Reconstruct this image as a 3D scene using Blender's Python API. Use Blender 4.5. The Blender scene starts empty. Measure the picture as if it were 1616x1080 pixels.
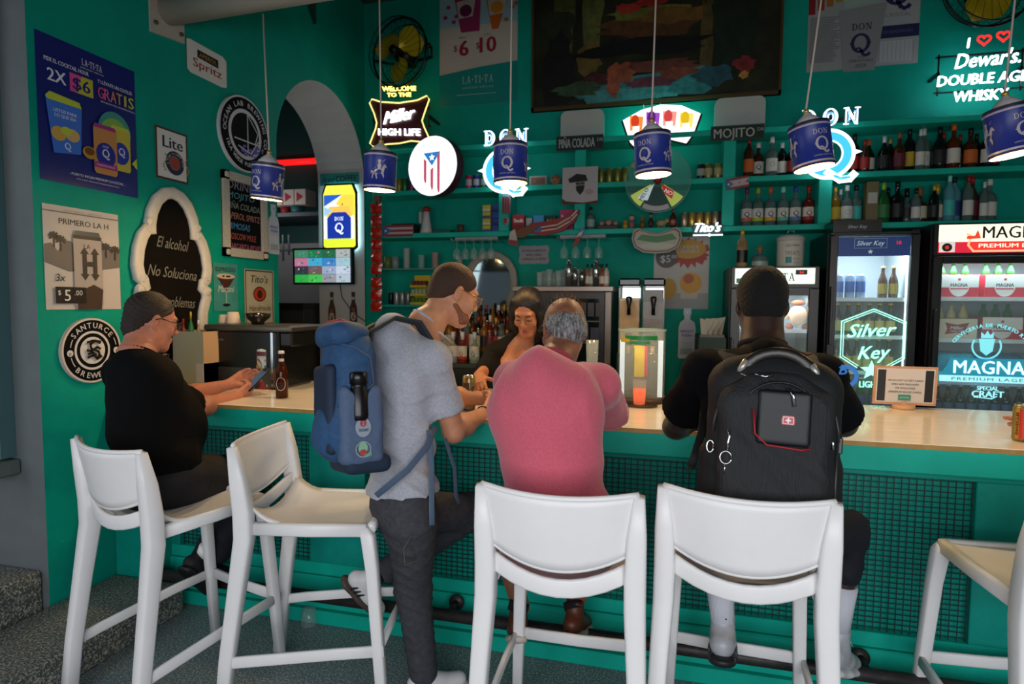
import bpy, bmesh, math, random
import numpy as np
from mathutils import Vector, Matrix, Euler
from mathutils.geometry import tessellate_polygon
random.seed(7)
PI = math.pi
SC = bpy.context.scene
COL = SC.collection

# ---------------------------------------------------------------- camera, world, daylight, exposure
EYE = 1.57
FPX = 960.0
YAW, PITCH, ROLL = math.radians(14.36), math.radians(3.657), math.radians(0.427)
_r = Vector((math.cos(YAW), math.sin(YAW), 0))
_f = Vector((-math.sin(YAW) * math.cos(PITCH), math.cos(YAW) * math.cos(PITCH), -math.sin(PITCH)))
_u = _r.cross(_f)
_r2 = _r * math.cos(ROLL) + _u * math.sin(ROLL)
_u2 = _u * math.cos(ROLL) - _r * math.sin(ROLL)
cam_d = bpy.data.cameras.new('camera')
cam_d.sensor_width = 36.0
cam_d.lens = FPX / 1616 * 36.0
cam_d.clip_start = 0.05
cam = bpy.data.objects.new('camera', cam_d)
COL.objects.link(cam)
cam.matrix_world = Matrix(((_r2.x, _u2.x, -_f.x, 0), (_r2.y, _u2.y, -_f.y, 0), (_r2.z, _u2.z, -_f.z, EYE), (0, 0, 0, 1)))
SC.camera = cam
cam_d.dof.use_dof = True; cam_d.dof.focus_distance = 2.4; cam_d.dof.aperture_fstop = 2.8

world = bpy.data.worlds.new('world')
SC.world = world
world.use_nodes = True
world.node_tree.nodes['Background'].inputs[0].default_value = (0.68, 0.76, 0.9, 1)
world.node_tree.nodes['Background'].inputs[1].default_value = 0.14

def area_light(name, loc, target, sx, sy, power, color):
    d = bpy.data.lights.new(name, 'AREA')
    d.shape = 'RECTANGLE'; d.size = sx; d.size_y = sy; d.energy = power; d.color = color
    o = bpy.data.objects.new(name, d); COL.objects.link(o)
    o.location = loc
    o.rotation_euler = (Vector(target) - Vector(loc)).to_track_quat('-Z', 'Y').to_euler()
    return o
# daylight through the open street front of the bar, behind the photographer
area_light('street_daylight', (0.5, -1.5, 1.65), (0.2, 2.6, 0.9), 4.2, 1.6, 120, (0.95, 0.965, 1.0))
# daylight through the entrance in the left wall
area_light('side_entrance_daylight', (-3.7, 0.5, 2.0), (-0.6, 2.6, 0.8), 1.4, 2.2, 16, (0.85, 0.93, 1.0))
SC.view_settings.view_transform = 'Standard'
SC.view_settings.look = 'None'
SC.view_settings.gamma = 1.0
SC.view_settings.use_curve_mapping = False
SC.view_settings.exposure = 0.0

def ray(px, py):
    return _r2 * (px - 808) + _u2 * (540 - py) + _f * FPX
def on(px, py, x=None, y=None, z=None):
    """where the sight line through a pixel of the photograph meets a plane of the room"""
    d = ray(px, py)
    t = x / d.x if x is not None else (y / d.y if y is not None else (z - EYE) / d.z)
    return d * t + Vector((0, 0, EYE))
# ---------------------------------------------------------------- materials
def lin(h):
    if isinstance(h, str):
        h = h.lstrip('#'); c = [int(h[i:i + 2], 16) / 255 for i in (0, 2, 4)]
    else: c = h
    return tuple(v / 12.92 if v <= 0.04045 else ((v + 0.055) / 1.055) ** 2.4 for v in c)
_mats = {}
def M(col, rough=0.5, metal=0.0, emit=0.0, noise=0.0, nscale=20.0, bump=0.0, bscale=60.0, trans=0.0, ior=1.45,
      alpha=1.0, col2=None, coat=0.0, stretch=(1, 1, 1), spec=0.5, sheen=0.0, thr=None):
    key = (col, rough, metal, emit, noise, nscale, bump, bscale, trans, ior, alpha, col2, coat, stretch, spec, sheen, thr)
    if key in _mats: return _mats[key]
    m = bpy.data.materials.new('mat_' + (col if isinstance(col, str) else 'c'))
    m.use_nodes = True
    nt = m.node_tree; b = nt.nodes['Principled BSDF']
    c = lin(col) + (1,)
    b.inputs['Base Color'].default_value = c
    b.inputs['Roughness'].default_value = rough
    b.inputs['Metallic'].default_value = metal
    b.inputs['Transmission Weight'].default_value = trans
    b.inputs['IOR'].default_value = ior
    b.inputs['Alpha'].default_value = alpha
    b.inputs['Coat Weight'].default_value = coat
    b.inputs['Specular IOR Level'].default_value = spec
    b.inputs['Sheen Weight'].default_value = sheen
    if emit:
        b.inputs['Emission Color'].default_value = c
        b.inputs['Emission Strength'].default_value = emit
    if noise or bump or col2:
        tc = nt.nodes.new('ShaderNodeTexCoord'); mp = nt.nodes.new('ShaderNodeMapping')
        mp.inputs['Scale'].default_value = stretch
        nt.links.new(tc.outputs['Object'], mp.inputs['Vector'])
    if noise or col2:
        n = nt.nodes.new('ShaderNodeTexNoise'); n.inputs['Scale'].default_value = nscale
        n.inputs['Detail'].default_value = 5; n.inputs['Roughness'].default_value = 0.65
        nt.links.new(mp.outputs[0], n.inputs['Vector'])
        mx = nt.nodes.new('ShaderNodeMix'); mx.data_type = 'RGBA'
        rp = nt.nodes.new('ShaderNodeMapRange')
        lo, hi = thr if thr else (0.3, 0.7)
        rp.inputs['From Min'].default_value = lo; rp.inputs['From Max'].default_value = hi
        nt.links.new(n.outputs['Fac'], rp.inputs['Value'])
        nt.links.new(rp.outputs[0], mx.inputs['Factor'])
        if col2:
            mx.inputs['A'].default_value = c; mx.inputs['B'].default_value = lin(col2) + (1,)
        else:
            mx.inputs['A'].default_value = tuple(v * (1 - noise) for v in c[:3]) + (1,)
            mx.inputs['B'].default_value = tuple(min(1, v * (1 + noise)) for v in c[:3]) + (1,)
        nt.links.new(mx.outputs['Result'], b.inputs['Base Color'])
    if bump:
        n2 = nt.nodes.new('ShaderNodeTexNoise'); n2.inputs['Scale'].default_value = bscale; n2.inputs['Detail'].default_value = 4
        nt.links.new(mp.outputs[0], n2.inputs['Vector'])
        bp = nt.nodes.new('ShaderNodeBump'); bp.inputs['Strength'].default_value = bump; bp.inputs['Distance'].default_value = 0.01
        nt.links.new(n2.outputs['Fac'], bp.inputs['Height']); nt.links.new(bp.outputs[0], b.inputs['Normal'])
    _mats[key] = m
    return m
TEAL = M('#04a893', 0.5, spec=.3, noise=0.12, nscale=3, bump=0.05, bscale=40)
TEALW = M('#03917f', 0.6, spec=.15, noise=0.14, nscale=2.2, bump=0.05, bscale=30)
TEALD = M('#048e80', 0.5, spec=.3, noise=0.15, nscale=5, bump=0.04)
BLK = M('#0c0c0d', 0.45)
BLKG = M('#08080a', 0.15)
WHT = M('#e6e4e0', 0.45)
PLAST = M('#e4e2e2', 0.38, noise=0.03, nscale=6)
STEEL = M('#8d8f90', 0.3, 1.0)
CHROME = M('#c8cacc', 0.12, 1.0)
NAVY = M('#1f2a6b', 0.4)
GLASS = M('#ffffff', 0.02, trans=1.0, ior=1.3)
CLEAR = M('#dfeeee', 0.03, alpha=0.16)

# ---------------------------------------------------------------- scene bookkeeping
def thing(name, label, cat, loc=(0, 0, 0), group=None):
    o = bpy.data.objects.new(name, None); COL.objects.link(o)
    o.location = loc; o['label'] = label; o['category'] = cat
    if group: o['group'] = group
    o.empty_display_size = 0.05
    return o
def tag(o, label, cat, group=None):
    o['label'] = label; o['category'] = cat
    if group: o['group'] = group
    return o
def origin_of(p):
    v = Vector((0, 0, 0))
    while p is not None:
        v += p.location; p = p.parent
    return v
def link_mesh(name, me, parent=None, loc=None, label=None, kind=None):
    o = bpy.data.objects.new(name, me); COL.objects.link(o)
    if loc is not None: o.location = loc
    if parent is not None: o.parent = parent
    if label: o['label'] = label
    if kind: o['kind'] = kind
    return o

class MB:
    """collects shapes, links them as ONE mesh object"""
    def __init__(s): s.v = []; s.f = []; s.m = []; s.mats = []; s.sm = []
    def mi(s, mat):
        if mat is None: return 0
        if mat not in s.mats: s.mats.append(mat)
        return s.mats.index(mat)
    def add(s, vs, fs, mat=None, smooth=False):
        o = len(s.v); s.v.extend([tuple(v) for v in vs]); k = s.mi(mat)
        for f in fs: s.f.append(tuple(i + o for i in f)); s.m.append(k); s.sm.append(smooth)
        return s
    def box(s, c, d, mat=None, rot=None, bev=0.0):
        hx, hy, hz = d[0] / 2, d[1] / 2, d[2] / 2
        c = Vector(c); R = rot.to_matrix() if isinstance(rot, Euler) else (rot if rot is not None else None)
        if bev <= 0:
            vs = [Vector((x, y, z)) for x in (-hx, hx) for y in (-hy, hy) for z in (-hz, hz)]
            fs = [(0, 1, 3, 2), (4, 6, 7, 5), (0, 4, 5, 1), (2, 3, 7, 6), (0, 2, 6, 4), (1, 5, 7, 3)]
        else:
            b = min(bev, hx * .99, hy * .99, hz * .99); vs = []; idx = {}
            for sx in (-1, 1):
                for sy in (-1, 1):
                    for sz in (-1, 1):
                        for a in range(3):
                            p = [sx * (hx - b), sy * (hy - b), sz * (hz - b)]; p[a] = (sx * hx, sy * hy, sz * hz)[a]
                            idx[(sx, sy, sz, a)] = len(vs); vs.append(Vector(p))
            fs = []; I = idx
            for sg in (-1, 1):
                fs.append([I[(sg, -1, -1, 0)], I[(sg, 1, -1, 0)], I[(sg, 1, 1, 0)], I[(sg, -1, 1, 0)]][::sg])
                fs.append([I[(-1, sg, -1, 1)], I[(1, sg, -1, 1)], I[(1, sg, 1, 1)], I[(-1, sg, 1, 1)]][::-sg])
                fs.append([I[(-1, -1, sg, 2)], I[(1, -1, sg, 2)], I[(1, 1, sg, 2)], I[(-1, 1, sg, 2)]][::sg])
            for a, b_ in ((-1, -1), (-1, 1), (1, -1), (1, 1)):
                q = a * b_
                fs.append([I[(-1, a, b_, 1)], I[(1, a, b_, 1)], I[(1, a, b_, 2)], I[(-1, a, b_, 2)]][::q])
                fs.append([I[(a, -1, b_, 0)], I[(a, 1, b_, 0)], I[(a, 1, b_, 2)], I[(a, -1, b_, 2)]][::-q])
                fs.append([I[(a, b_, -1, 0)], I[(a, b_, 1, 0)], I[(a, b_, 1, 1)], I[(a, b_, -1, 1)]][::q])
            for sx in (-1, 1):
                for sy in (-1, 1):
                    for sz in (-1, 1): fs.append([I[(sx, sy, sz, 0)], I[(sx, sy, sz, 1)], I[(sx, sy, sz, 2)]][::sx * sy * sz])
        if R is not None: vs = [R @ v for v in vs]
        return s.add([v + c for v in vs], fs, mat)
    def b2(s, lo, hi, mat=None, bev=0.0):
        return s.box([(a + b) / 2 for a, b in zip(lo, hi)], [abs(b - a) for a, b in zip(lo, hi)], mat, bev=bev)
    def tube(s, pts, r, mat=None, n=10, closed=False, flat=None, caps=True, up=None):
        """tube along points; r number or list; flat=(a,b) half sizes of a rounded strap section"""
        P = [Vector(p) for p in pts]; N = len(P); vs = []; fs = []
        rr = r if isinstance(r, (list, tuple)) else [r] * N
        ref = None
        for i, p in enumerate(P):
            if closed: t = (P[(i + 1) % N] - P[i - 1])
            else: t = (P[min(i + 1, N - 1)] - P[max(i - 1, 0)])
            t = t.normalized() if t.length > 1e-9 else Vector((0, 0, 1))
            if up is not None: ref = Vector(up[i] if isinstance(up, list) else up)
            elif ref is None:
                ref = Vector((0, 0, 1)) if abs(t.z) < 0.9 else Vector((1, 0, 0))
            a = ref - t * ref.dot(t)
            a = a.normalized() if a.length > 1e-6 else t.orthogonal().normalized()
            b = t.cross(a); ref = a
            for k in range(n):
                th = 2 * PI * k / n; ca, sa = math.cos(th), math.sin(th)
                if flat:
                    e = 0.45
                    ca = math.copysign(abs(ca) ** e, ca) * flat[0]; sa = math.copysign(abs(sa) ** e, sa) * flat[1]
                    vs.append(p + (b * ca + a * sa) * rr[i])
                else: vs.append(p + (b * ca + a * sa) * rr[i])
        L = N if closed else N - 1
        for i in range(L):
            for k in range(n):
                j = (i + 1) % N; k2 = (k + 1) % n
                fs.append((i * n + k, i * n + k2, j * n + k2, j * n + k))
        if not closed and caps:
            fs.append(tuple(range(n - 1, -1, -1))); fs.append(tuple((N - 1) * n + k for k in range(n)))
        return s.add(vs, fs, mat, True)
    def cyl(s, a, b, r, mat=None, n=20, r2=None):
        return s.tube([a, b], [r, r if r2 is None else r2], mat, n)
    def lathe(s, prof, c=(0, 0, 0), mat=None, n=24, axis=None, smooth=True, a0=0, a1=2 * PI, caps=True):
        """prof: (radius, height) list about +Z (or about the given rotation matrix)"""
        c = Vector(c); full = abs(a1 - a0 - 2 * PI) < 1e-6; K = n if full else n + 1
        vs = []; fs = []
        for r, h in prof:
            for k in range(K):
                th = a0 + (a1 - a0) * k / n
                v = Vector((r * math.cos(th), r * math.sin(th), h))
                vs.append(c + (axis @ v if axis is not None else v))
        for i in range(len(prof) - 1):
            for k in range(n):
                k2 = (k + 1) % K
                fs.append((i * K + k, i * K + k2, (i + 1) * K + k2, (i + 1) * K + k))
        if caps and full:
            if prof[0][0] > 1e-5: fs.append(tuple(range(K - 1, -1, -1)))
            if prof[-1][0] > 1e-5: fs.append(tuple((len(prof) - 1) * K + k for k in range(K)))
        return s.add(vs, fs, mat, smooth)
    def sphere(s, c, r, mat=None, n=16, sq=(1, 1, 1), rot=None):
        m = n // 2; prof = []
        vs = []; fs = []; c = Vector(c)
        for i in range(m + 1):
            ph = -PI / 2 + PI * i / m
            for k in range(n):
                th = 2 * PI * k / n
                v = Vector((math.cos(ph) * math.cos(th) * r * sq[0], math.cos(ph) * math.sin(th) * r * sq[1], math.sin(ph) * r * sq[2]))
                vs.append(c + (rot @ v if rot is not None else v))
        for i in range(m):
            for k in range(n): fs.append((i * n + k, i * n + (k + 1) % n, (i + 1) * n + (k + 1) % n, (i + 1) * n + k))
        return s.add(vs, fs, mat, True)
    def prism(s, poly, fn, t0, t1, mat=None, side=None):
        """poly: 2D outline; fn(u, v, w) -> point; w runs from t0 (back) to t1 (front)"""
        n = len(poly)
        vs = [fn(u, v, t0) for u, v in poly] + [fn(u, v, t1) for u, v in poly]
        tri = tessellate_polygon([[Vector((u, v, 0)) for u, v in poly]])
        fs = [(a + n, b + n, c + n) for a, b, c in tri] + [(c, b, a) for a, b, c in tri]
        s.add(vs, fs, mat)
        s.add(vs, [(i, (i + 1) % n, (i + 1) % n + n, i + n) for i in range(n)], side or mat)
        return s
    def build(s, name, parent=None, mat=None, label=None, kind=None, loc=None, fix=True):
        me = bpy.data.meshes.new(name)
        off = origin_of(parent) + (Vector(loc) if loc is not None else Vector((0, 0, 0)))
        vs = s.v if off.length < 1e-9 else [(v[0] - off.x, v[1] - off.y, v[2] - off.z) for v in s.v]
        me.from_pydata([tuple(v) for v in vs], [], s.f)
        mats = s.mats if s.mats else [mat if mat is not None else WHT]
        for m in mats: me.materials.append(m)
        me.polygons.foreach_set('material_index', s.m)
        me.polygons.foreach_set('use_smooth', s.sm)
        if fix:
            bm = bmesh.new(); bm.from_mesh(me); bmesh.ops.recalc_face_normals(bm, faces=bm.faces); bm.to_mesh(me); bm.free()
        me.update()
        return link_mesh(name, me, parent, loc, label, kind)
def struct(o, label=None):
    o['kind'] = 'structure'
    if label: o['label'] = label
    return o
def copy_tree(o, parent=None):
    c = o.copy(); COL.objects.link(c)
    if parent is not None: c.parent = parent
    for ch in list(o.children): copy_tree(ch, c)
    return c

# ---------------------------------------------------------------- flat print and lettering
_fc = bpy.data.curves.new('lettering', 'FONT'); _fo = bpy.data.objects.new('lettering', _fc)
_fc.resolution_u = 2
_tx = {}
def glyphs(txt, bold=0.0, shear=0.0, space=1.0):
    key = (txt, bold, shear, space)
    if key not in _tx:
        _fc.body = txt; _fc.size = 1; _fc.offset = bold; _fc.shear = shear; _fc.space_character = space
        me = _fo.to_mesh()
        vs = [(v.co.x, v.co.y) for v in me.vertices]; fs = [tuple(p.vertices) for p in me.polygons]
        _fo.to_mesh_clear()
        _tx[key] = (vs, fs)
    return _tx[key]
# slab serif capitals from strokes: (kind, numbers) in a 0..w by 0..1 cell
def _slab(ch):
    S = []; w = 0.8
    def bar(x0, x1, y, t=.08): S.append(('q', [(x0, y), (x1, y), (x1, y + t), (x0, y + t)]))
    def st(x0, y0, x1, y1, t): S.append(('q', [(x0 - t / 2, y0), (x0 + t / 2, y0), (x1 + t / 2, y1), (x1 - t / 2, y1)]))
    def arc(cx, cy, rx, ry, a0, a1, tx, ty=None, n=18):
        ty = tx if ty is None else ty
        for i in range(n):
            a = math.radians(a0 + (a1 - a0) * i / n); b = math.radians(a0 + (a1 - a0) * (i + 1) / n)
            S.append(('q', [(cx + rx * math.cos(a), cy + ry * math.sin(a)), (cx + rx * math.cos(b), cy + ry * math.sin(b)),
                            (cx + (rx - tx) * math.cos(b), cy + (ry - ty) * math.sin(b)), (cx + (rx - tx) * math.cos(a), cy + (ry - ty) * math.sin(a))]))
    if ch == 'D':
        st(.17, 0, .17, 1, .17); bar(0, .4, 0); bar(0, .4, .92); arc(.34, .5, .44, .5, -90, 90, .17, .09); w = .8
    elif ch == 'O': arc(.42, .5, .42, .52, 0, 360, .17, .09, 30); w = .84
    elif ch == 'N':
        st(.15, 0, .15, 1, .09); st(.75, 0, .75, 1, .09); S.append(('q', [(.1, 1), (.28, 1), (.8, 0), (.62, 0)]))
        bar(0, .32, 0); bar(0, .3, .92); bar(.6, .92, .92); w = .92
    elif ch == 'Q':
        arc(.5, .5, .46, .5, 0, 360, .17, .12, 36)
        S.append(('q', [(-.04, .5), (.06, .44), (.06, .56), (.0, .5)])); S.append(('q', [(1.04, .5), (.94, .56), (.94, .44), (1.0, .5)]))
        pts = [(.30, .2), (.42, .28), (.52, .2), (.58, .02), (.68, -.12), (.84, -.14), (.96, .0)]
        for i in range(len(pts) - 1):
            a, b = Vector(pts[i]), Vector(pts[i + 1]); d = (b - a).normalized(); n_ = Vector((-d.y, d.x)) * (.05 if i < 2 else .075)
            S.append(('q', [tuple(a - n_), tuple(b - n_), tuple(b + n_), tuple(a + n_)]))
        w = 1.0
    elif ch == 'L': st(.17, 0, .17, 1, .15); bar(0, .36, .92); bar(0, .66, 0); st(.62, 0, .62, .26, .08); w = .68
    elif ch == 'A':
        S.append(('q', [(.08, 0), (.19, 0), (.44, 1), (.36, 1)])); S.append(('q', [(.62, 0), (.8, 0), (.5, 1), (.36, 1)]))
        bar(.2, .64, .3, .07); bar(0, .28, 0, .07); bar(.54, .88, 0, .07); w = .88
    elif ch == 'T': st(.38, 0, .38, 1, .16); bar(0, .76, .91, .09); bar(.2, .56, 0); st(.04, .72, .04, 1, .08); st(.72, .72, .72, 1, .08); w = .76
    elif ch == 'I': st(.19, 0, .19, 1, .16); bar(0, .38, 0); bar(0, .38, .92); w = .38
    elif ch == 'M':
        st(.14, 0, .14, 1, .1); st(.86, 0, .86, 1, .16); bar(0, .28, 0); bar(.7, 1.02, 0)
        S.append(('q', [(.08, 1), (.26, 1), (.54, .1), (.46, .1)])); S.append(('q', [(.46, .1), (.54, .1), (.94, 1), (.76, 1)])); w = 1.02
    elif ch == '.': arc(.15, .48, .11, .11, 0, 360, .1, .1, 10); w = .3
    elif ch == ' ': w = .4
    return S, w

class Canvas:
    """thin printed shapes laid on a surface: map(u, v, layer height) -> point"""
    def __init__(s, fn, z0=0.0004, dz=0.00016): s.fn = fn; s.mb = MB(); s.z = z0; s.dz = dz
    def up(s): s.z += s.dz; return s
    def fill(s, vs, fs, mat): s.mb.add([s.fn(u, v, s.z) for u, v in vs], fs, mat)
    def poly(s, pts, mat):
        tri = tessellate_polygon([[Vector((u, v, 0)) for u, v in pts]])
        s.up().fill(pts, [tuple(t) for t in tri], mat); return s
    def grid(s, u0, v0, u1, v1, mat, nu=8, nv=1):
        s.up(); vs = []; fs = []
        for j in range(nv + 1):
            for i in range(nu + 1): vs.append((u0 + (u1 - u0) * i / nu, v0 + (v1 - v0) * j / nv))
        for j in range(nv):
            for i in range(nu): a = j * (nu + 1) + i; fs.append((a, a + 1, a + nu + 2, a + nu + 1))
        s.fill(vs, fs, mat); return s
    def rect(s, u0, v0, u1, v1, mat): return s.poly([(u0, v0), (u1, v0), (u1, v1), (u0, v1)], mat)
    def frame(s, u0, v0, u1, v1, w, mat):
        s.up(); a, b, c, d = (u0, v0), (u1, v0), (u1, v1), (u0, v1); e, f, g, h = (u0 + w, v0 + w), (u1 - w, v0 + w), (u1 - w, v1 - w), (u0 + w, v1 - w)
        s.fill([a, b, c, d, e, f, g, h], [(0, 1, 5, 4), (1, 2, 6, 5), (2, 3, 7, 6), (3, 0, 4, 7)], mat); return s
    def ell(s, cu, cv, ru, rv, mat, n=32, a0=0, a1=360):
        return s.poly([(cu + ru * math.cos(math.radians(a0 + (a1 - a0) * i / n)), cv + rv * math.sin(math.radians(a0 + (a1 - a0) * i / n))) for i in range(n if a1 - a0 == 360 else n + 1)], mat)
    def ring(s, cu, cv, r0, r1, mat, n=48, a0=0, a1=360, e=1.0):
        s.up(); vs = []; fs = []
        for i in range(n + 1):
            a = math.radians(a0 + (a1 - a0) * i / n)
            vs += [(cu + r0 * math.cos(a), cv + e * r0 * math.sin(a)), (cu + r1 * math.cos(a), cv + e * r1 * math.sin(a))]
        for i in range(n): fs.append((2 * i, 2 * i + 1, 2 * i + 3, 2 * i + 2))
        s.fill(vs, fs, mat); return s
    def line(s, pts, w, mat):
        s.up()
        for i in range(len(pts) - 1):
            a, b = Vector(pts[i]), Vector(pts[i + 1]); d = (b - a)
            if d.length < 1e-7: continue
            d.normalize(); n = Vector((-d.y, d.x)) * w / 2; a = a - d * w * .3; b = b + d * w * .3
            s.fill([tuple(a - n), tuple(b - n), tuple(b + n), tuple(a + n)], [(0, 1, 2, 3)], mat)
        return s
    def text(s, txt, cu, cv, h, mat, bold=0.0, shear=0.0, width=None, space=1.0, rot=0.0, align='c'):
        """h = cap height; width squeezes the line to a given width; cu,cv = centre of the line"""
        vs, fs = glyphs(txt, 0.0, shear, space)
        if not vs: return s
        x0 = min(v[0] for v in vs); x1 = max(v[0] for v in vs); k = h / 0.70
        kx = k if width is None else width / max(1e-6, (x1 - x0))
        ox = {'c': (x0 + x1) / 2, 'l': x0, 'r': x1}[align]
        c, sn = math.cos(rot), math.sin(rot); out = []
        for x, y in vs:
            X = (x - ox) * kx; Y = (y - .35) * k
            out.append((cu + X * c - Y * sn, cv + X * sn + Y * c))
        for d in ((0,) if bold <= 0 else (-bold * h, bold * h, 0)): s.up().fill([(u + d * c, v + d * sn + (abs(d) * .3)) for u, v in out], fs, mat)
        return s
    def arctext(s, txt, cu, cv, r, h, mat, a_mid, span, inward=False, bold=0.02, e=1.0):
        """letters standing around a ring; angles in degrees"""
        n = len(txt)
        for i, ch in enumerate(txt):
            if ch == ' ': continue
            t = (i - (n - 1) / 2) / max(1, n - 1) * span
            a = math.radians(a_mid - t if not inward else a_mid + t)
            rot = a - PI / 2 if not inward else a + PI / 2
            s.text(ch, cu + r * math.cos(a), cv + e * r * math.sin(a), h, mat, bold, rot=rot)
        return s
    def slab(s, txt, cu, cv, h, mat, space=.12, squeeze=1.0):
        cells = [_slab(c) for c in txt]
        tot = sum(w for _, w in cells) + space * (len(cells) - 1)
        x = -tot / 2; s.up()
        for S, w in cells:
            for _, q in S:
                s.fill([(cu + (x + a) * h * squeeze, cv + (b - .5) * h) for a, b in q], [(0, 1, 2, 3)], mat)
            x += w + space
        return s
    def build(s, name='print', parent=None, **k): return s.mb.build(name, parent, fix=False, **k)

def plane_map(o, u, v, n):
    o, u, v, n = Vector(o), Vector(u), Vector(v), Vector(n)
    return lambda a, b, w: o + u * a + v * b + n * w
def cyl_map(c, r, ang0, up=Vector((0, 0, 1)), taper=0.0):
    """u = arc length about a vertical axis, centred on the direction ang0; reads left to right from outside"""
    c = Vector(c)
    def fn(a, b, w):
        rr = r + w + taper * b; th = ang0 + a / r
        return Vector((c.x + rr * math.cos(th), c.y + rr * math.sin(th), c.z + b))
    return fn

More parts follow.
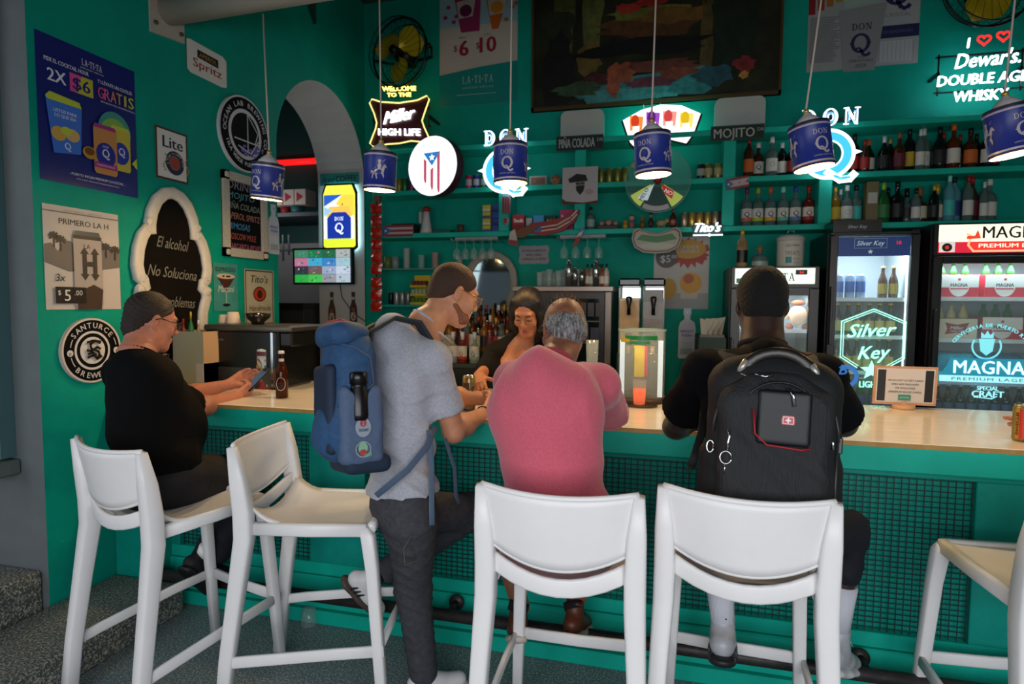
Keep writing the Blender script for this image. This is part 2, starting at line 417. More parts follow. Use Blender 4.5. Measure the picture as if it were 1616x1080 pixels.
# ---------------------------------------------------------------- organic shapes: signed distance volumes meshed once
def V3(p): return np.array([p[0], p[1], p[2]], dtype=np.float64)
class Vol:
    def __init__(s): s.p = []
    def _add(s, kind, prm, lo, hi, k, op, Mx):
        s.p.append((kind, prm, lo, hi, k, op, Mx)); return s
    def _bb(s, pts, rad, Mx):
        P = [Vector(p) for p in pts]
        sc = 1.0
        if Mx is not None:
            P = [Mx @ p for p in P]; sc = Mx.to_scale().x
        lo = np.array([min(p[i] for p in P) for i in range(3)]) - rad * sc; hi = np.array([max(p[i] for p in P) for i in range(3)]) + rad * sc
        return lo, hi
    def cone(s, a, b, ra, rb=None, k=0.02, op=1, Mx=None, flat=None):
        """round cone; flat=(direction, factor) thins the section along a direction"""
        rb = ra if rb is None else rb
        lo, hi = s._bb([a, b], max(ra, rb), Mx)
        return s._add('c', (V3(a), V3(b), ra, rb, flat), lo, hi, k, op, Mx)
    def chain(s, pts, rs, k=0.02, op=1, Mx=None, flat=None):
        for i in range(len(pts) - 1): s.cone(pts[i], pts[i + 1], rs[i], rs[i + 1], k if i or op < 0 else k, op, Mx, flat)
        return s
    def ell(s, c, r, k=0.02, op=1, Mx=None, rot=None):
        lo, hi = s._bb([c], max(r), Mx)
        return s._add('e', (V3(c), V3(r), rot), lo, hi, k, op, Mx)
    def box(s, c, hs, rad, k=0.01, op=1, Mx=None, rot=None):
        lo, hi = s._bb([c], math.sqrt(sum((h) ** 2 for h in hs)), Mx)
        return s._add('b', (V3(c), V3(hs), rad, rot), lo, hi, k, op, Mx)
    def cut(s, pt, n, k=0.004, box=None):
        """cuts away the side the normal points to, optionally only inside a sphere (centre, radius)"""
        s.p.append(('h', (V3(pt), V3(Vector(n).normalized()), box), None, None, k, -1, None)); return s
    def _d(s, kind, prm, X, Y, Z):
        if kind == 'c':
            a, b, ra, rb, flat = prm
            if flat is not None:
                n = V3(Vector(flat[0]).normalized()); g = 1 / flat[1] - 1
                t = ((X - a[0]) * n[0] + (Y - a[1]) * n[1] + (Z - a[2]) * n[2]) * g
                X = X + t * n[0]; Y = Y + t * n[1]; Z = Z + t * n[2]
                b = b + n * (((b - a) @ n) * g)
            ba = b - a; L2 = max(ba @ ba, 1e-12)
            px, py, pz = X - a[0], Y - a[1], Z - a[2]
            h = np.clip((px * ba[0] + py * ba[1] + pz * ba[2]) / L2, 0, 1)
            d = np.sqrt((px - ba[0] * h) ** 2 + (py - ba[1] * h) ** 2 + (pz - ba[2] * h) ** 2) - (ra + (rb - ra) * h)
            return d if flat is None else d * (0.5 + 0.5 * flat[1])
        if kind == 'e':
            c, r, rot = prm
            px, py, pz = X - c[0], Y - c[1], Z - c[2]
            if rot is not None:
                R = np.array(rot.transposed()); px, py, pz = (R[0, 0] * px + R[0, 1] * py + R[0, 2] * pz, R[1, 0] * px + R[1, 1] * py + R[1, 2] * pz, R[2, 0] * px + R[2, 1] * py + R[2, 2] * pz)
            k0 = np.sqrt((px / r[0]) ** 2 + (py / r[1]) ** 2 + (pz / r[2]) ** 2)
            k1 = np.sqrt((px / r[0] ** 2) ** 2 + (py / r[1] ** 2) ** 2 + (pz / r[2] ** 2) ** 2)
            return k0 * (k0 - 1) / np.maximum(k1, 1e-6)
        if kind == 'b':
            c, hs, rad, rot = prm
            px, py, pz = X - c[0], Y - c[1], Z - c[2]
            if rot is not None:
                R = np.array(rot.transposed()); px, py, pz = (R[0, 0] * px + R[0, 1] * py + R[0, 2] * pz, R[1, 0] * px + R[1, 1] * py + R[1, 2] * pz, R[2, 0] * px + R[2, 1] * py + R[2, 2] * pz)
            qx, qy, qz = np.abs(px) - hs[0] + rad, np.abs(py) - hs[1] + rad, np.abs(pz) - hs[2] + rad
            return np.sqrt(np.maximum(qx, 0) ** 2 + np.maximum(qy, 0) ** 2 + np.maximum(qz, 0) ** 2) + np.minimum(np.maximum(qx, np.maximum(qy, qz)), 0) - rad
    def mesh(s, h, disp=None, smooth=1):
        lo = np.min([p[2] for p in s.p if p[5] > 0], axis=0) - 3 * h; hi = np.max([p[3] for p in s.p if p[5] > 0], axis=0) + 3 * h
        n = np.ceil((hi - lo) / h).astype(int) + 1
        ax = [(lo[i] + h * np.arange(n[i])).astype(np.float32) for i in range(3)]
        D = np.full(tuple(n), 0.5, dtype=np.float32)
        for kind, prm, l, u, k, op, Mx in s.p:
            if kind == 'h':
                c, nn, bx = prm
                if bx is None: i0, i1 = [0, 0, 0], list(n)
                else:
                    bc, br = np.array(bx[0]), bx[1]
                    i0 = np.clip(np.floor((bc - br - lo) / h).astype(int), 0, n - 1); i1 = np.clip(np.ceil((bc + br - lo) / h).astype(int) + 1, 1, n)
                sl = tuple(slice(a, b) for a, b in zip(i0, i1))
                X, Y, Z = np.meshgrid(*[ax[i][sl[i]] for i in range(3)], indexing='ij', sparse=True)
                d = (X - c[0]) * nn[0] + (Y - c[1]) * nn[1] + (Z - c[2]) * nn[2]
                if bx is not None:
                    db = np.sqrt((X - bc[0]) ** 2 + (Y - bc[1]) ** 2 + (Z - bc[2]) ** 2) - br
                    d = -np.maximum(-d, db)  # remove region: beyond plane and inside sphere
                sub = D[sl]; np.maximum(sub, d, out=sub); continue
            m = k + 3 * h
            i0 = np.clip(np.floor((l - m - lo) / h).astype(int), 0, n - 1); i1 = np.clip(np.ceil((u + m - lo) / h).astype(int) + 1, 1, n)
            if np.any(i1 <= i0): continue
            sl = tuple(slice(a, b) for a, b in zip(i0, i1))
            X, Y, Z = np.meshgrid(*[ax[i][sl[i]] for i in range(3)], indexing='ij', sparse=Mx is None)
            sc = 1.0
            if Mx is not None:
                I = np.array(Mx.inverted()); sc = Mx.to_scale().x
                X, Y, Z = (I[0, 0] * X + I[0, 1] * Y + I[0, 2] * Z + I[0, 3], I[1, 0] * X + I[1, 1] * Y + I[1, 2] * Z + I[1, 3], I[2, 0] * X + I[2, 1] * Y + I[2, 2] * Z + I[2, 3])
            d = (s._d(kind, prm, X, Y, Z) * sc).astype(np.float32)
            sub = D[sl]
            if op > 0:
                hh = np.maximum(k - np.abs(sub - d), 0) / max(k, 1e-6)
                D[sl] = np.minimum(sub, d) - hh * hh * k * 0.25
            elif op == -1:
                d = -d
                hh = np.maximum(k - np.abs(sub - d), 0) / max(k, 1e-6)
                D[sl] = np.maximum(sub, d) + hh * hh * k * 0.25
        if disp is not None:
            X, Y, Z = np.meshgrid(*ax, indexing='ij', sparse=True)
            D = D + disp(X, Y, Z).astype(np.float32)
        # surface nets
        D[0], D[-1], D[:, 0], D[:, -1], D[:, :, 0], D[:, :, -1] = .1, .1, .1, .1, .1, .1
        neg = D < 0
        cnt = np.zeros(tuple(n - 1), dtype=np.int8)
        cs = [(a, b, c) for a in (0, 1) for b in (0, 1) for c in (0, 1)]
        def sh(A, o): return A[o[0]:A.shape[0] - 1 + o[0], o[1]:A.shape[1] - 1 + o[1], o[2]:A.shape[2] - 1 + o[2]]
        for o in cs: cnt += sh(neg, o)
        ix = np.argwhere((cnt > 0) & (cnt < 8))
        acc = np.zeros((len(ix), 3)); wt = np.zeros(len(ix))
        for a in range(3):
            for o in cs:
                if o[a]: continue
                p = list(o); p[a] = 1
                d0 = D[ix[:, 0] + o[0], ix[:, 1] + o[1], ix[:, 2] + o[2]].astype(np.float64); d1 = D[ix[:, 0] + p[0], ix[:, 1] + p[1], ix[:, 2] + p[2]].astype(np.float64)
                m_ = (d0 < 0) != (d1 < 0); t = np.where(m_, d0 / np.where(m_, d0 - d1, 1), 0)
                for q in range(3): acc[:, q] += np.where(m_, o[q] + (t if q == a else 0), 0)
                wt += m_
        V = lo + h * (ix + acc / wt[:, None])
        idm = np.full(tuple(n - 1), -1, dtype=np.int64); idm[ix[:, 0], ix[:, 1], ix[:, 2]] = np.arange(len(ix))
        quads = []
        for a in range(3):
            b, c = (a + 1) % 3, (a + 2) % 3
            A0 = [slice(1, -1)] * 3; A1 = [slice(1, -1)] * 3; A0[a] = slice(0, -1); A1[a] = slice(1, None)
            n0, n1 = neg[tuple(A0)], neg[tuple(A1)]
            e = np.argwhere(n0 != n1); fl = n0[e[:, 0], e[:, 1], e[:, 2]]
            e = e + 1; e[:, a] -= 1
            def g(db, dc):
                q = e.copy(); q[:, b] -= db; q[:, c] -= dc
                return idm[q[:, 0], q[:, 1], q[:, 2]]
            Q = np.stack([g(1, 1), g(0, 1), g(0, 0), g(1, 0)], 1)
            Q[~fl] = Q[~fl][:, ::-1]
            quads.append(Q)
        Q = np.concatenate(quads); Q = Q[(Q >= 0).all(1)]
        for _ in range(smooth):
            S = np.zeros_like(V); W = np.zeros(len(V))
            for i in range(4):
                a_, b_ = Q[:, i], Q[:, (i + 1) % 4]
                for q in range(3):
                    S[:, q] += np.bincount(a_, V[b_, q], len(V)) + np.bincount(b_, V[a_, q], len(V))
                W += np.bincount(a_, minlength=len(V)) + np.bincount(b_, minlength=len(V))
            V = V * .5 + .5 * S / np.maximum(W, 1)[:, None]
        return V, Q
    def build(s, name, parent, mat, h, disp=None, smooth=1, label=None, paint=None, mats=None, kind=None):
        V, Q = s.mesh(h, disp, smooth)
        V0 = V
        off = np.array(origin_of(parent)); V = V - off
        me = bpy.data.meshes.new(name)
        me.vertices.add(len(V)); me.vertices.foreach_set('co', V.astype(np.float32).ravel())
        me.loops.add(len(Q) * 4); me.loops.foreach_set('vertex_index', Q.astype(np.int32).ravel())
        me.polygons.add(len(Q)); me.polygons.foreach_set('loop_start', np.arange(0, len(Q) * 4, 4, dtype=np.int32))
        me.polygons.foreach_set('loop_total', np.full(len(Q), 4, dtype=np.int32))
        me.polygons.foreach_set('use_smooth', np.ones(len(Q), dtype=bool))
        for m in (mats or [mat]): me.materials.append(m)
        if paint is not None:
            C_ = V0[Q].mean(1); me.polygons.foreach_set('material_index', paint(C_).astype(np.int32))
        me.update(calc_edges=True)
        return link_mesh(name, me, parent, None, label, kind)
# ---------------------------------------------------------------- the room
XL, YB, ZC, XR = -2.77, 5.25, 4.3, 3.6
YJ, XJ = 2.14, -3.25            # end of the left wall at the entrance, its inner face
TERR = M('#56656a', 0.42, col2='#b4bdb8', nscale=120, bump=0.08, bscale=120, thr=(0.48, 0.66))
TERR2 = M('#474b49', 0.5, col2='#a8a69a', nscale=110, bump=0.1, bscale=120, thr=(0.48, 0.62))
PLAS = M('#666c6e', 0.8, spec=.1, noise=0.08, nscale=5)
m = MB(); m.b2((-6, -6, -0.1), (6, 8, 0), TERR); struct(m.build('floor'))
m = MB(); m.b2((-6, -3, ZC), (6, 8, ZC + 0.15), M('#33443f', 0.8)); struct(m.build('ceiling'))
m = MB(); m.b2((XL, YB, 0), (XR, YB + 0.2, ZC), TEALW); struct(m.build('wall_back'))
m = MB(); m.b2((XR, 1.2, 0), (XR + 0.2, YB + 0.2, ZC), TEALW); struct(m.build('wall_right'))
m = MB(); m.b2((-6, -0.65, 2.15), (6, -0.5, ZC), PLAS); struct(m.build('wall_light_blocker'))  # unseen header behind the camera, added to keep daylight off the upper walls
# left wall with the arched opening
AY, AR, AZ = 4.565, 0.655, 2.69
def arch_pts(r=AR, n=22): return [(AY + r * math.cos(PI - PI * i / n), AZ + r * math.sin(PI - PI * i / n)) for i in range(n + 1)]
m = MB(); ap = arch_pts()
outline = [(YJ, 0), (AY - AR, 0)] + ap + [(AY + AR, 0), (YB + 0.2, 0), (YB + 0.2, ZC), (YJ, ZC)]
n_o = len(outline)
for X, flip in ((XL, 1), (XJ, -1)):
    tri = tessellate_polygon([[Vector((u, v, 0)) for u, v in outline]])
    m.add([(X, u, v) for u, v in outline], [tuple(t) for t in tri], TEALW if flip > 0 else PLAS)
WREV = M('#b4b4b2', 0.75, noise=0.05, nscale=7, bump=0.05, bscale=25)
for i in range(n_o):
    a, b = outline[i], outline[(i + 1) % n_o]
    mat = WREV if 1 <= i <= 1 + len(ap) else PLAS
    m.add([(XL, a[0], a[1]), (XL, b[0], b[1]), (XJ, b[0], b[1]), (XJ, a[0], a[1])], [(0, 1, 2, 3)], mat, 2 <= i <= len(ap))
struct(m.build('wall_left', fix=False))
# plaster edge of the entrance beside the street: jamb, door frame, sill and threshold
m = MB(); m.b2((XJ - 0.9, YJ + 0.0, 0), (XJ, YJ + 0.3, ZC), M('#4f6467', 0.6)); struct(m.build('wall_entrance'))
m = MB(); m.b2((-2.93, YJ - 0.07, 0.84), (-3.05, YJ - 0.002, 3.2), M('#47696c', 0.4)); m.b2((-3.05, YJ - 0.02, 0.86), (-3.3, YJ - 0.002, 3.2), M('#10403f', 0.3)); struct(m.build('door_1'))
m = MB(); m.b2((-2.90, YJ - 0.11, 0.76), (-3.3, YJ - 0.003, 0.83), M('#54605e', 0.7), bev=.008); struct(m.build('trim_1'))
# kitchen beyond the arch
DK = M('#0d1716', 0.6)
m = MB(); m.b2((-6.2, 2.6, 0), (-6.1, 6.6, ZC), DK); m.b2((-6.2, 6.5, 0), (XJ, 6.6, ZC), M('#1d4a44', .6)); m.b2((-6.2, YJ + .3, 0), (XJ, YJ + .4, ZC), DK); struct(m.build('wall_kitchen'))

# entrance steps of terrazzo
def step(label, lo, hi, chips):
    t = thing('step', label, 'step', ((lo[0] + hi[0]) / 2, (lo[1] + hi[1]) / 2, lo[2]))
    mm = MB(); mm.b2(lo, hi, TERR2, bev=0.012); mm.build('tread', t)
    return t
step('low speckled terrazzo step between the floor and the green wall', (-2.765, -0.4, 0), (-2.335, 2.485, 0.145), 0)
step('upper speckled terrazzo step leading out through the street doorway', (-3.9, -0.4, 0.0), (-2.80, 2.137, 0.31), 0)
# pipe overhead that the pendant lamps hang from
pa, pb = on(262, 18, x=XL), on(500, -14, y=3.4)
t = thing('ceiling_pipe', 'thick cream painted pipe with bolted flange high on the left wall', 'pipe', (XL, pa.y, pa.z))
PCR = M('#b3aaa0', 0.5)
c0 = Vector((XL + .01, pa.y, pa.z)); c1 = Vector((2.9, pa.y + 0.15, pa.z + 0.24))
m = MB(); m.cyl(c0, c1, 0.075, PCR, 24); m.build('pipe_run', t)
m = MB(); m.prism([(-.12, -.16), (.12, -.13), (.12, .16), (-.12, .16)], lambda u, v, w: Vector((XL + w, pa.y + u, pa.z + v)), 0, .012, PCR); m.build('flange', t)
for u, v in ((-.09, -.1), (.09, -.09), (-.09, .12), (.09, .12)):
    m = MB(); m.cyl((XL + .012, pa.y + u, pa.z + v), (XL + .022, pa.y + u, pa.z + v), .012, M('#5a5650', .5, .6), 8); m.build('bolt', t)
# triangular bracket and wall cable further back
q = on(487, 12, x=XL)
t = thing('wall_bracket', 'small dark triangular bracket high beside the pipe', 'bracket', tuple(q))
m = MB(); m.prism([(-.12, .14), (.06, .14), (.06, -.1)], lambda u, v, w: Vector((XL + w, q.y + u, q.z + v)), .001, .03, M('#123f38', .6)); m.build('bracket_plate', t)

# ---------------------------------------------------------------- the bar
BX0, BX1 = XL + 0.004, 3.0
YF = 2.62
bar = thing('bar_counter', 'long teal bar counter with pale wooden top and wire mesh panels', 'bar counter', (0, 2.9, 0))
m = MB(); m.b2((BX0, YF + .004, 0), (BX1, 3.30, 0.95), TEALD); m.build('bar_body', bar)
WOODT = M('#f3e6d2', 0.22, noise=0.06, nscale=4, stretch=(1, 6, 1), coat=0.3)
m = MB(); m.b2((BX0, 2.488, 1.052), (BX1, 3.40, 1.0695), WOODT, bev=.003); m.build('counter_top', bar)
m = MB(); m.b2((BX0, 2.485, 1.05), (BX1, 2.4885, 1.067), M('#a98243', .5, noise=.15, nscale=30)); m.build('edge_strip', bar, label='brown edge strip')
m = MB(); m.b2((BX0, 2.50, 0.955), (BX1, 2.53, 1.052), TEAL, bev=.004); m.b2((BX0, 2.53, 0.95), (BX1, 3.30, 1.05), TEALD); m.build('apron', bar)
m = MB(); m.b2((BX0, 2.492, 0), (-2.50, 2.62, 0.95), TEALD, bev=.004); m.build('bar_end', bar)
panels = [(-2.45, -1.68), (-1.38, 1.128), (1.72, 2.9)]
PT, PB = 0.918, 0.292
m = MB()
m.b2((BX0, 2.585, PT), (BX1, YF + .01, 0.952), TEALD, bev=.003)
m.b2((BX0, 2.585, 0.232), (BX1, YF + .01, PB), TEAL, bev=.003)
xs = [BX0] + [v for p in panels for v in p] + [BX1]
for i in range(0, len(xs), 2): m.b2((xs[i], 2.585, PB), (xs[i + 1], YF + .01, PT), TEALD, bev=.003)
m.build('panel_frame', bar)
for (z0, z1, y) in ((0.150, 0.236, 2.572), (0.075, 0.150, 2.558), (0.0, 0.075, 2.545)):
    m = MB(); m.b2((BX0, y, z0), (BX1, YF + .01, z1 - .006), TEAL, bev=.006); m.build('base_board', bar)
WIRE = M('#12312f', 0.5)
for a, b in panels:
    m = MB(); x = a + .013
    while x < b:
        j = random.uniform(-.0012, .0012); m.b2((x + j - .0016, 2.602, PB), (x + j + .0016, 2.6045, PT), WIRE); x += .0262
    z = PB + .012
    while z < PT:
        j = random.uniform(-.0008, .0008); m.b2((a, 2.6045, z + j - .0015), (b, 2.607, z + j + .0015), WIRE); z += .0208
    m.build('wire_mesh', bar, kind='stuff')
# stile joint line on the right panel
m = MB(); m.b2((1.36, 2.5835, 0.24), (1.364, 2.586, 0.95), M('#066254', .6)); m.build('joint', bar)
# foot rail
RY, RZ, RR = 2.42, 0.212, 0.026
IRON = M('#3b3837', 0.5, 0.5, noise=.3, nscale=40)
t = thing('foot_rail', 'dark iron pipe foot rail running along the bar base', 'foot rail', (0, RY, 0))
m = MB(); m.cyl((-2.44, RY, RZ), (2.9, RY, RZ), RR, IRON, 18); m.build('rail_pipe', t)
m = MB(); m.tube([(-2.40, RY, RZ), (-2.47, RY, RZ), (-2.49, RY, RZ - .03), (-2.49, RY, RZ - .09)], .037, IRON, 14); m.build('elbow', t)
m = MB(); m.cyl((-2.49, RY, .13), (-2.49, RY, RZ - .07), RR, IRON, 14); m.build('post', t)
for x in (-0.9, 0.75, 2.3):
    m = MB(); m.cyl((x, RY, RZ), (x, 2.56, RZ), .014, IRON, 10); m.cyl((x, 2.53, RZ), (x, 2.545, RZ), .035, IRON, 14); m.build('rail_bracket', t)

# ---------------------------------------------------------------- shelving on the back wall
SY = 4.98
S1, S2, S3 = 2.905, 2.545, 2.175
sh = thing('back_shelving', 'teal built-in shelving with three long shelves along the back wall', 'shelving', (-0.3, YB, 2.2))
SX0, SX1 = -2.56, 2.62
for z, x0, x1 in ((S1, SX0, SX1), (S2, SX0, SX1), (S3, SX0, SX1)):
    m = MB(); m.b2((x0, SY, z - .042), (x1, YB - .002, z), TEAL, bev=.004); m.build('shelf_board', sh)
for px, z0, z1 in ((915, S3, S1 - .04), (1150, S3, S1 - .04), (1303, S3, S1 - .04), (795, S3, S2 - .04)):
    q = on(px, 300, y=SY)
    m = MB(); m.b2((q.x - .045, SY + .004, z0), (q.x + .045, YB - .002, z1), TEAL, bev=.004); m.build('upright', sh)
m = MB(); m.b2((SX1, SY, S3 - .04), (SX1 + .05, YB - .002, S1), TEAL, bev=.004); m.build('upright', sh)
m = MB(); m.b2((SX0, YB - .03, S1 + .0), (SX1, YB - .004, S1 + .05), TEALW); m.build('back_rail', sh)
# ---------------------------------------------------------------- bar stools
def stool(label, x, y, deg):
    t = thing('bar_stool', label, 'bar stool', (0, 0, 0), 'white plastic bar stools along the bar')
    SX = (-1, 1)
    # seat: shallow dished slab
    n = 14; vs = []; top = {}; fs = []
    def half(v): return .205 + .012 * v / .22
    for j in range(n + 1):
        for i in range(n + 1):
            u = -1 + 2 * i / n; v = -1 + 2 * j / n
            y_ = -.215 + .225 * (v + 1)
            hw = .212 - .006 * (v + 1)
            x_ = u * hw
            d = max(abs(u), 0) ** 6 * 0 
            z = .752 - .016 * (1 - u * u) * (1 - max(0, v) ** 4) + max(0, -v) ** 4 * (.02 + .05 * u * u) - .012 * max(0, v - .75) * 4 * .5
            top[(i, j)] = len(vs); vs.append((x_, y_, z))
    m0 = len(vs)
    for k in range(m0): vs.append((vs[k][0], vs[k][1], vs[k][2] - .013))
    for j in range(n):
        for i in range(n):
            a, b, c, d = top[(i, j)], top[(i + 1, j)], top[(i + 1, j + 1)], top[(i, j + 1)]
            fs += [(a, b, c, d), (d + m0, c + m0, b + m0, a + m0)]
    ring = [top[(i, 0)] for i in range(n)] + [top[(n, j)] for j in range(n)] + [top[(n - i, n)] for i in range(n)] + [top[(0, n - j)] for j in range(n)]
    for k in range(len(ring)):
        a, b = ring[k], ring[(k + 1) % len(ring)]; fs.append((a, a + m0, b + m0, b))
    m = MB(); m.add(vs, fs, PLAST, True); m.build('seat', t)
    # seat frame: rounded rails along the sides and the curved ones at front and rear
    def bow(y_, z, dy, w, dz=0): return [(w * (-1 + 2 * i / 10), y_ - dy * (1 - (-1 + 2 * i / 10) ** 2), z - dz * (1 - (-1 + 2 * i / 10) ** 2)) for i in range(11)]
    for s in SX:
        m = MB(); m.tube([(s * .212, -.20, .735), (s * .208, 0, .733), (s * .203, .215, .738)], 1, PLAST, 12, flat=(.016, .024)); m.build('side_rail', t)
    m = MB(); m.tube(bow(-.228, .815, .045, .212, .058), 1, PLAST, 12, flat=(.010, .027), up=(0, 0, 1)); m.build('rear_rail', t)
    m = MB(); m.tube(bow(.228, .738, .004, .195), 1, PLAST, 12, flat=(.014, .020)); m.build('front_rail', t)
    # rear posts run from the floor to the top of the back
    for s in SX:
        pts = [(s * .245, -.325, .0), (s * .238, -.30, .25), (s * .228, -.265, .5), (s * .219, -.236, .70), (s * .218, -.238, .80), (s * .221, -.252, .92), (s * .226, -.272, 1.04)]
        m = MB(); m.tube(pts, [.92, .95, 1.05, 1.2, 1.2, 1.05, .6], PLAST, 16, flat=(.026, .028), up=(0, 1, 0)); m.build('rear_leg', t)
        pts = [(s * .232, .285, .0), (s * .222, .262, .3), (s * .210, .238, .6), (s * .203, .222, .715), (s * .200, .205, .743)]
        m = MB(); m.tube(pts, [.85, .95, 1.05, 1.15, .8], PLAST, 16, flat=(.023, .022), up=(0, 1, 0)); m.build('front_leg', t)
    # foot rests: one across the front, one along each side
    m = MB(); m.tube([(-.224, .268, .305), (0, .262, .305), (.224, .268, .305)], 1, PLAST, 12, flat=(.010, .022)); m.build('foot_rest', t)
    for s in SX:
        m = MB(); m.tube([(s * .238, -.300, .235), (s * .246, -.27, .24), (s * .248, -.2, .25), (s * .242, .1, .285), (s * .232, .285, .300)], 1, PLAST, 12, flat=(.009, .021)); m.build('foot_rest', t)
    # back panel: curved shell, lower edge bowed down
    nu, nv = 20, 8; vs = []; fs = []
    def bp(u, v, off):
        zt = 1.045 - .012 * (1 - u * u); zb = .872 - .058 * (1 - u * u)
        z = zb + (zt - zb) * v
        lean = -.228 - (z - .8) ** 1 * .17
        y_ = lean - .052 * (1 - u * u) + off
        hw = .212 + .012 * v
        return (u * hw, y_, z)
    for off in (-.007, .007):
        for j in range(nv + 1):
            for i in range(nu + 1): vs.append(bp(-1 + 2 * i / nu, j / nv, off))
    K = (nu + 1) * (nv + 1)
    for j in range(nv):
        for i in range(nu):
            a = j * (nu + 1) + i; q = (a, a + 1, a + nu + 2, a + nu + 1); fs += [q, tuple(v + K for v in q[::-1])]
    for i in range(nu):
        for a in (i, nv * (nu + 1) + i): fs.append((a, a + 1, a + 1 + K, a + K))
    for j in range(nv):
        for a in (j * (nu + 1), j * (nu + 1) + nu): fs.append((a, a + nu + 1, a + nu + 1 + K, a + K))
    m = MB(); m.add(vs, fs, PLAST, True)
    m.tube([bp(-1 + i / 10, 1, 0) for i in range(21)], .0085, PLAST, 8)
    m.tube([bp(-1 + i / 10, 0, 0) for i in range(21)], .0080, PLAST, 8)
    m.build('backrest', t)
    t.location = (x, y, 0); t.rotation_euler = (0, 0, math.radians(deg))
    return t
proto_stool = stool('white bar stool under the man in black T-shirt at the wall end', -1.90, 2.02, -16)
def next_stool(label, x, y, deg):
    c = copy_tree(proto_stool); c['label'] = label; c.location = (x, y, 0); c.rotation_euler = (0, 0, math.radians(deg)); return c
next_stool('empty white bar stool turned sideways behind the standing man', -1.30, 2.135, -79)
next_stool('white bar stool under the man in pink T-shirt', -.298, 1.945, 1.5)
next_stool('white bar stool under the man with the black backpack', .243, 2.05, -4.3)
next_stool('empty white bar stool at the right end, partly out of frame', 1.168, 2.19, 6)
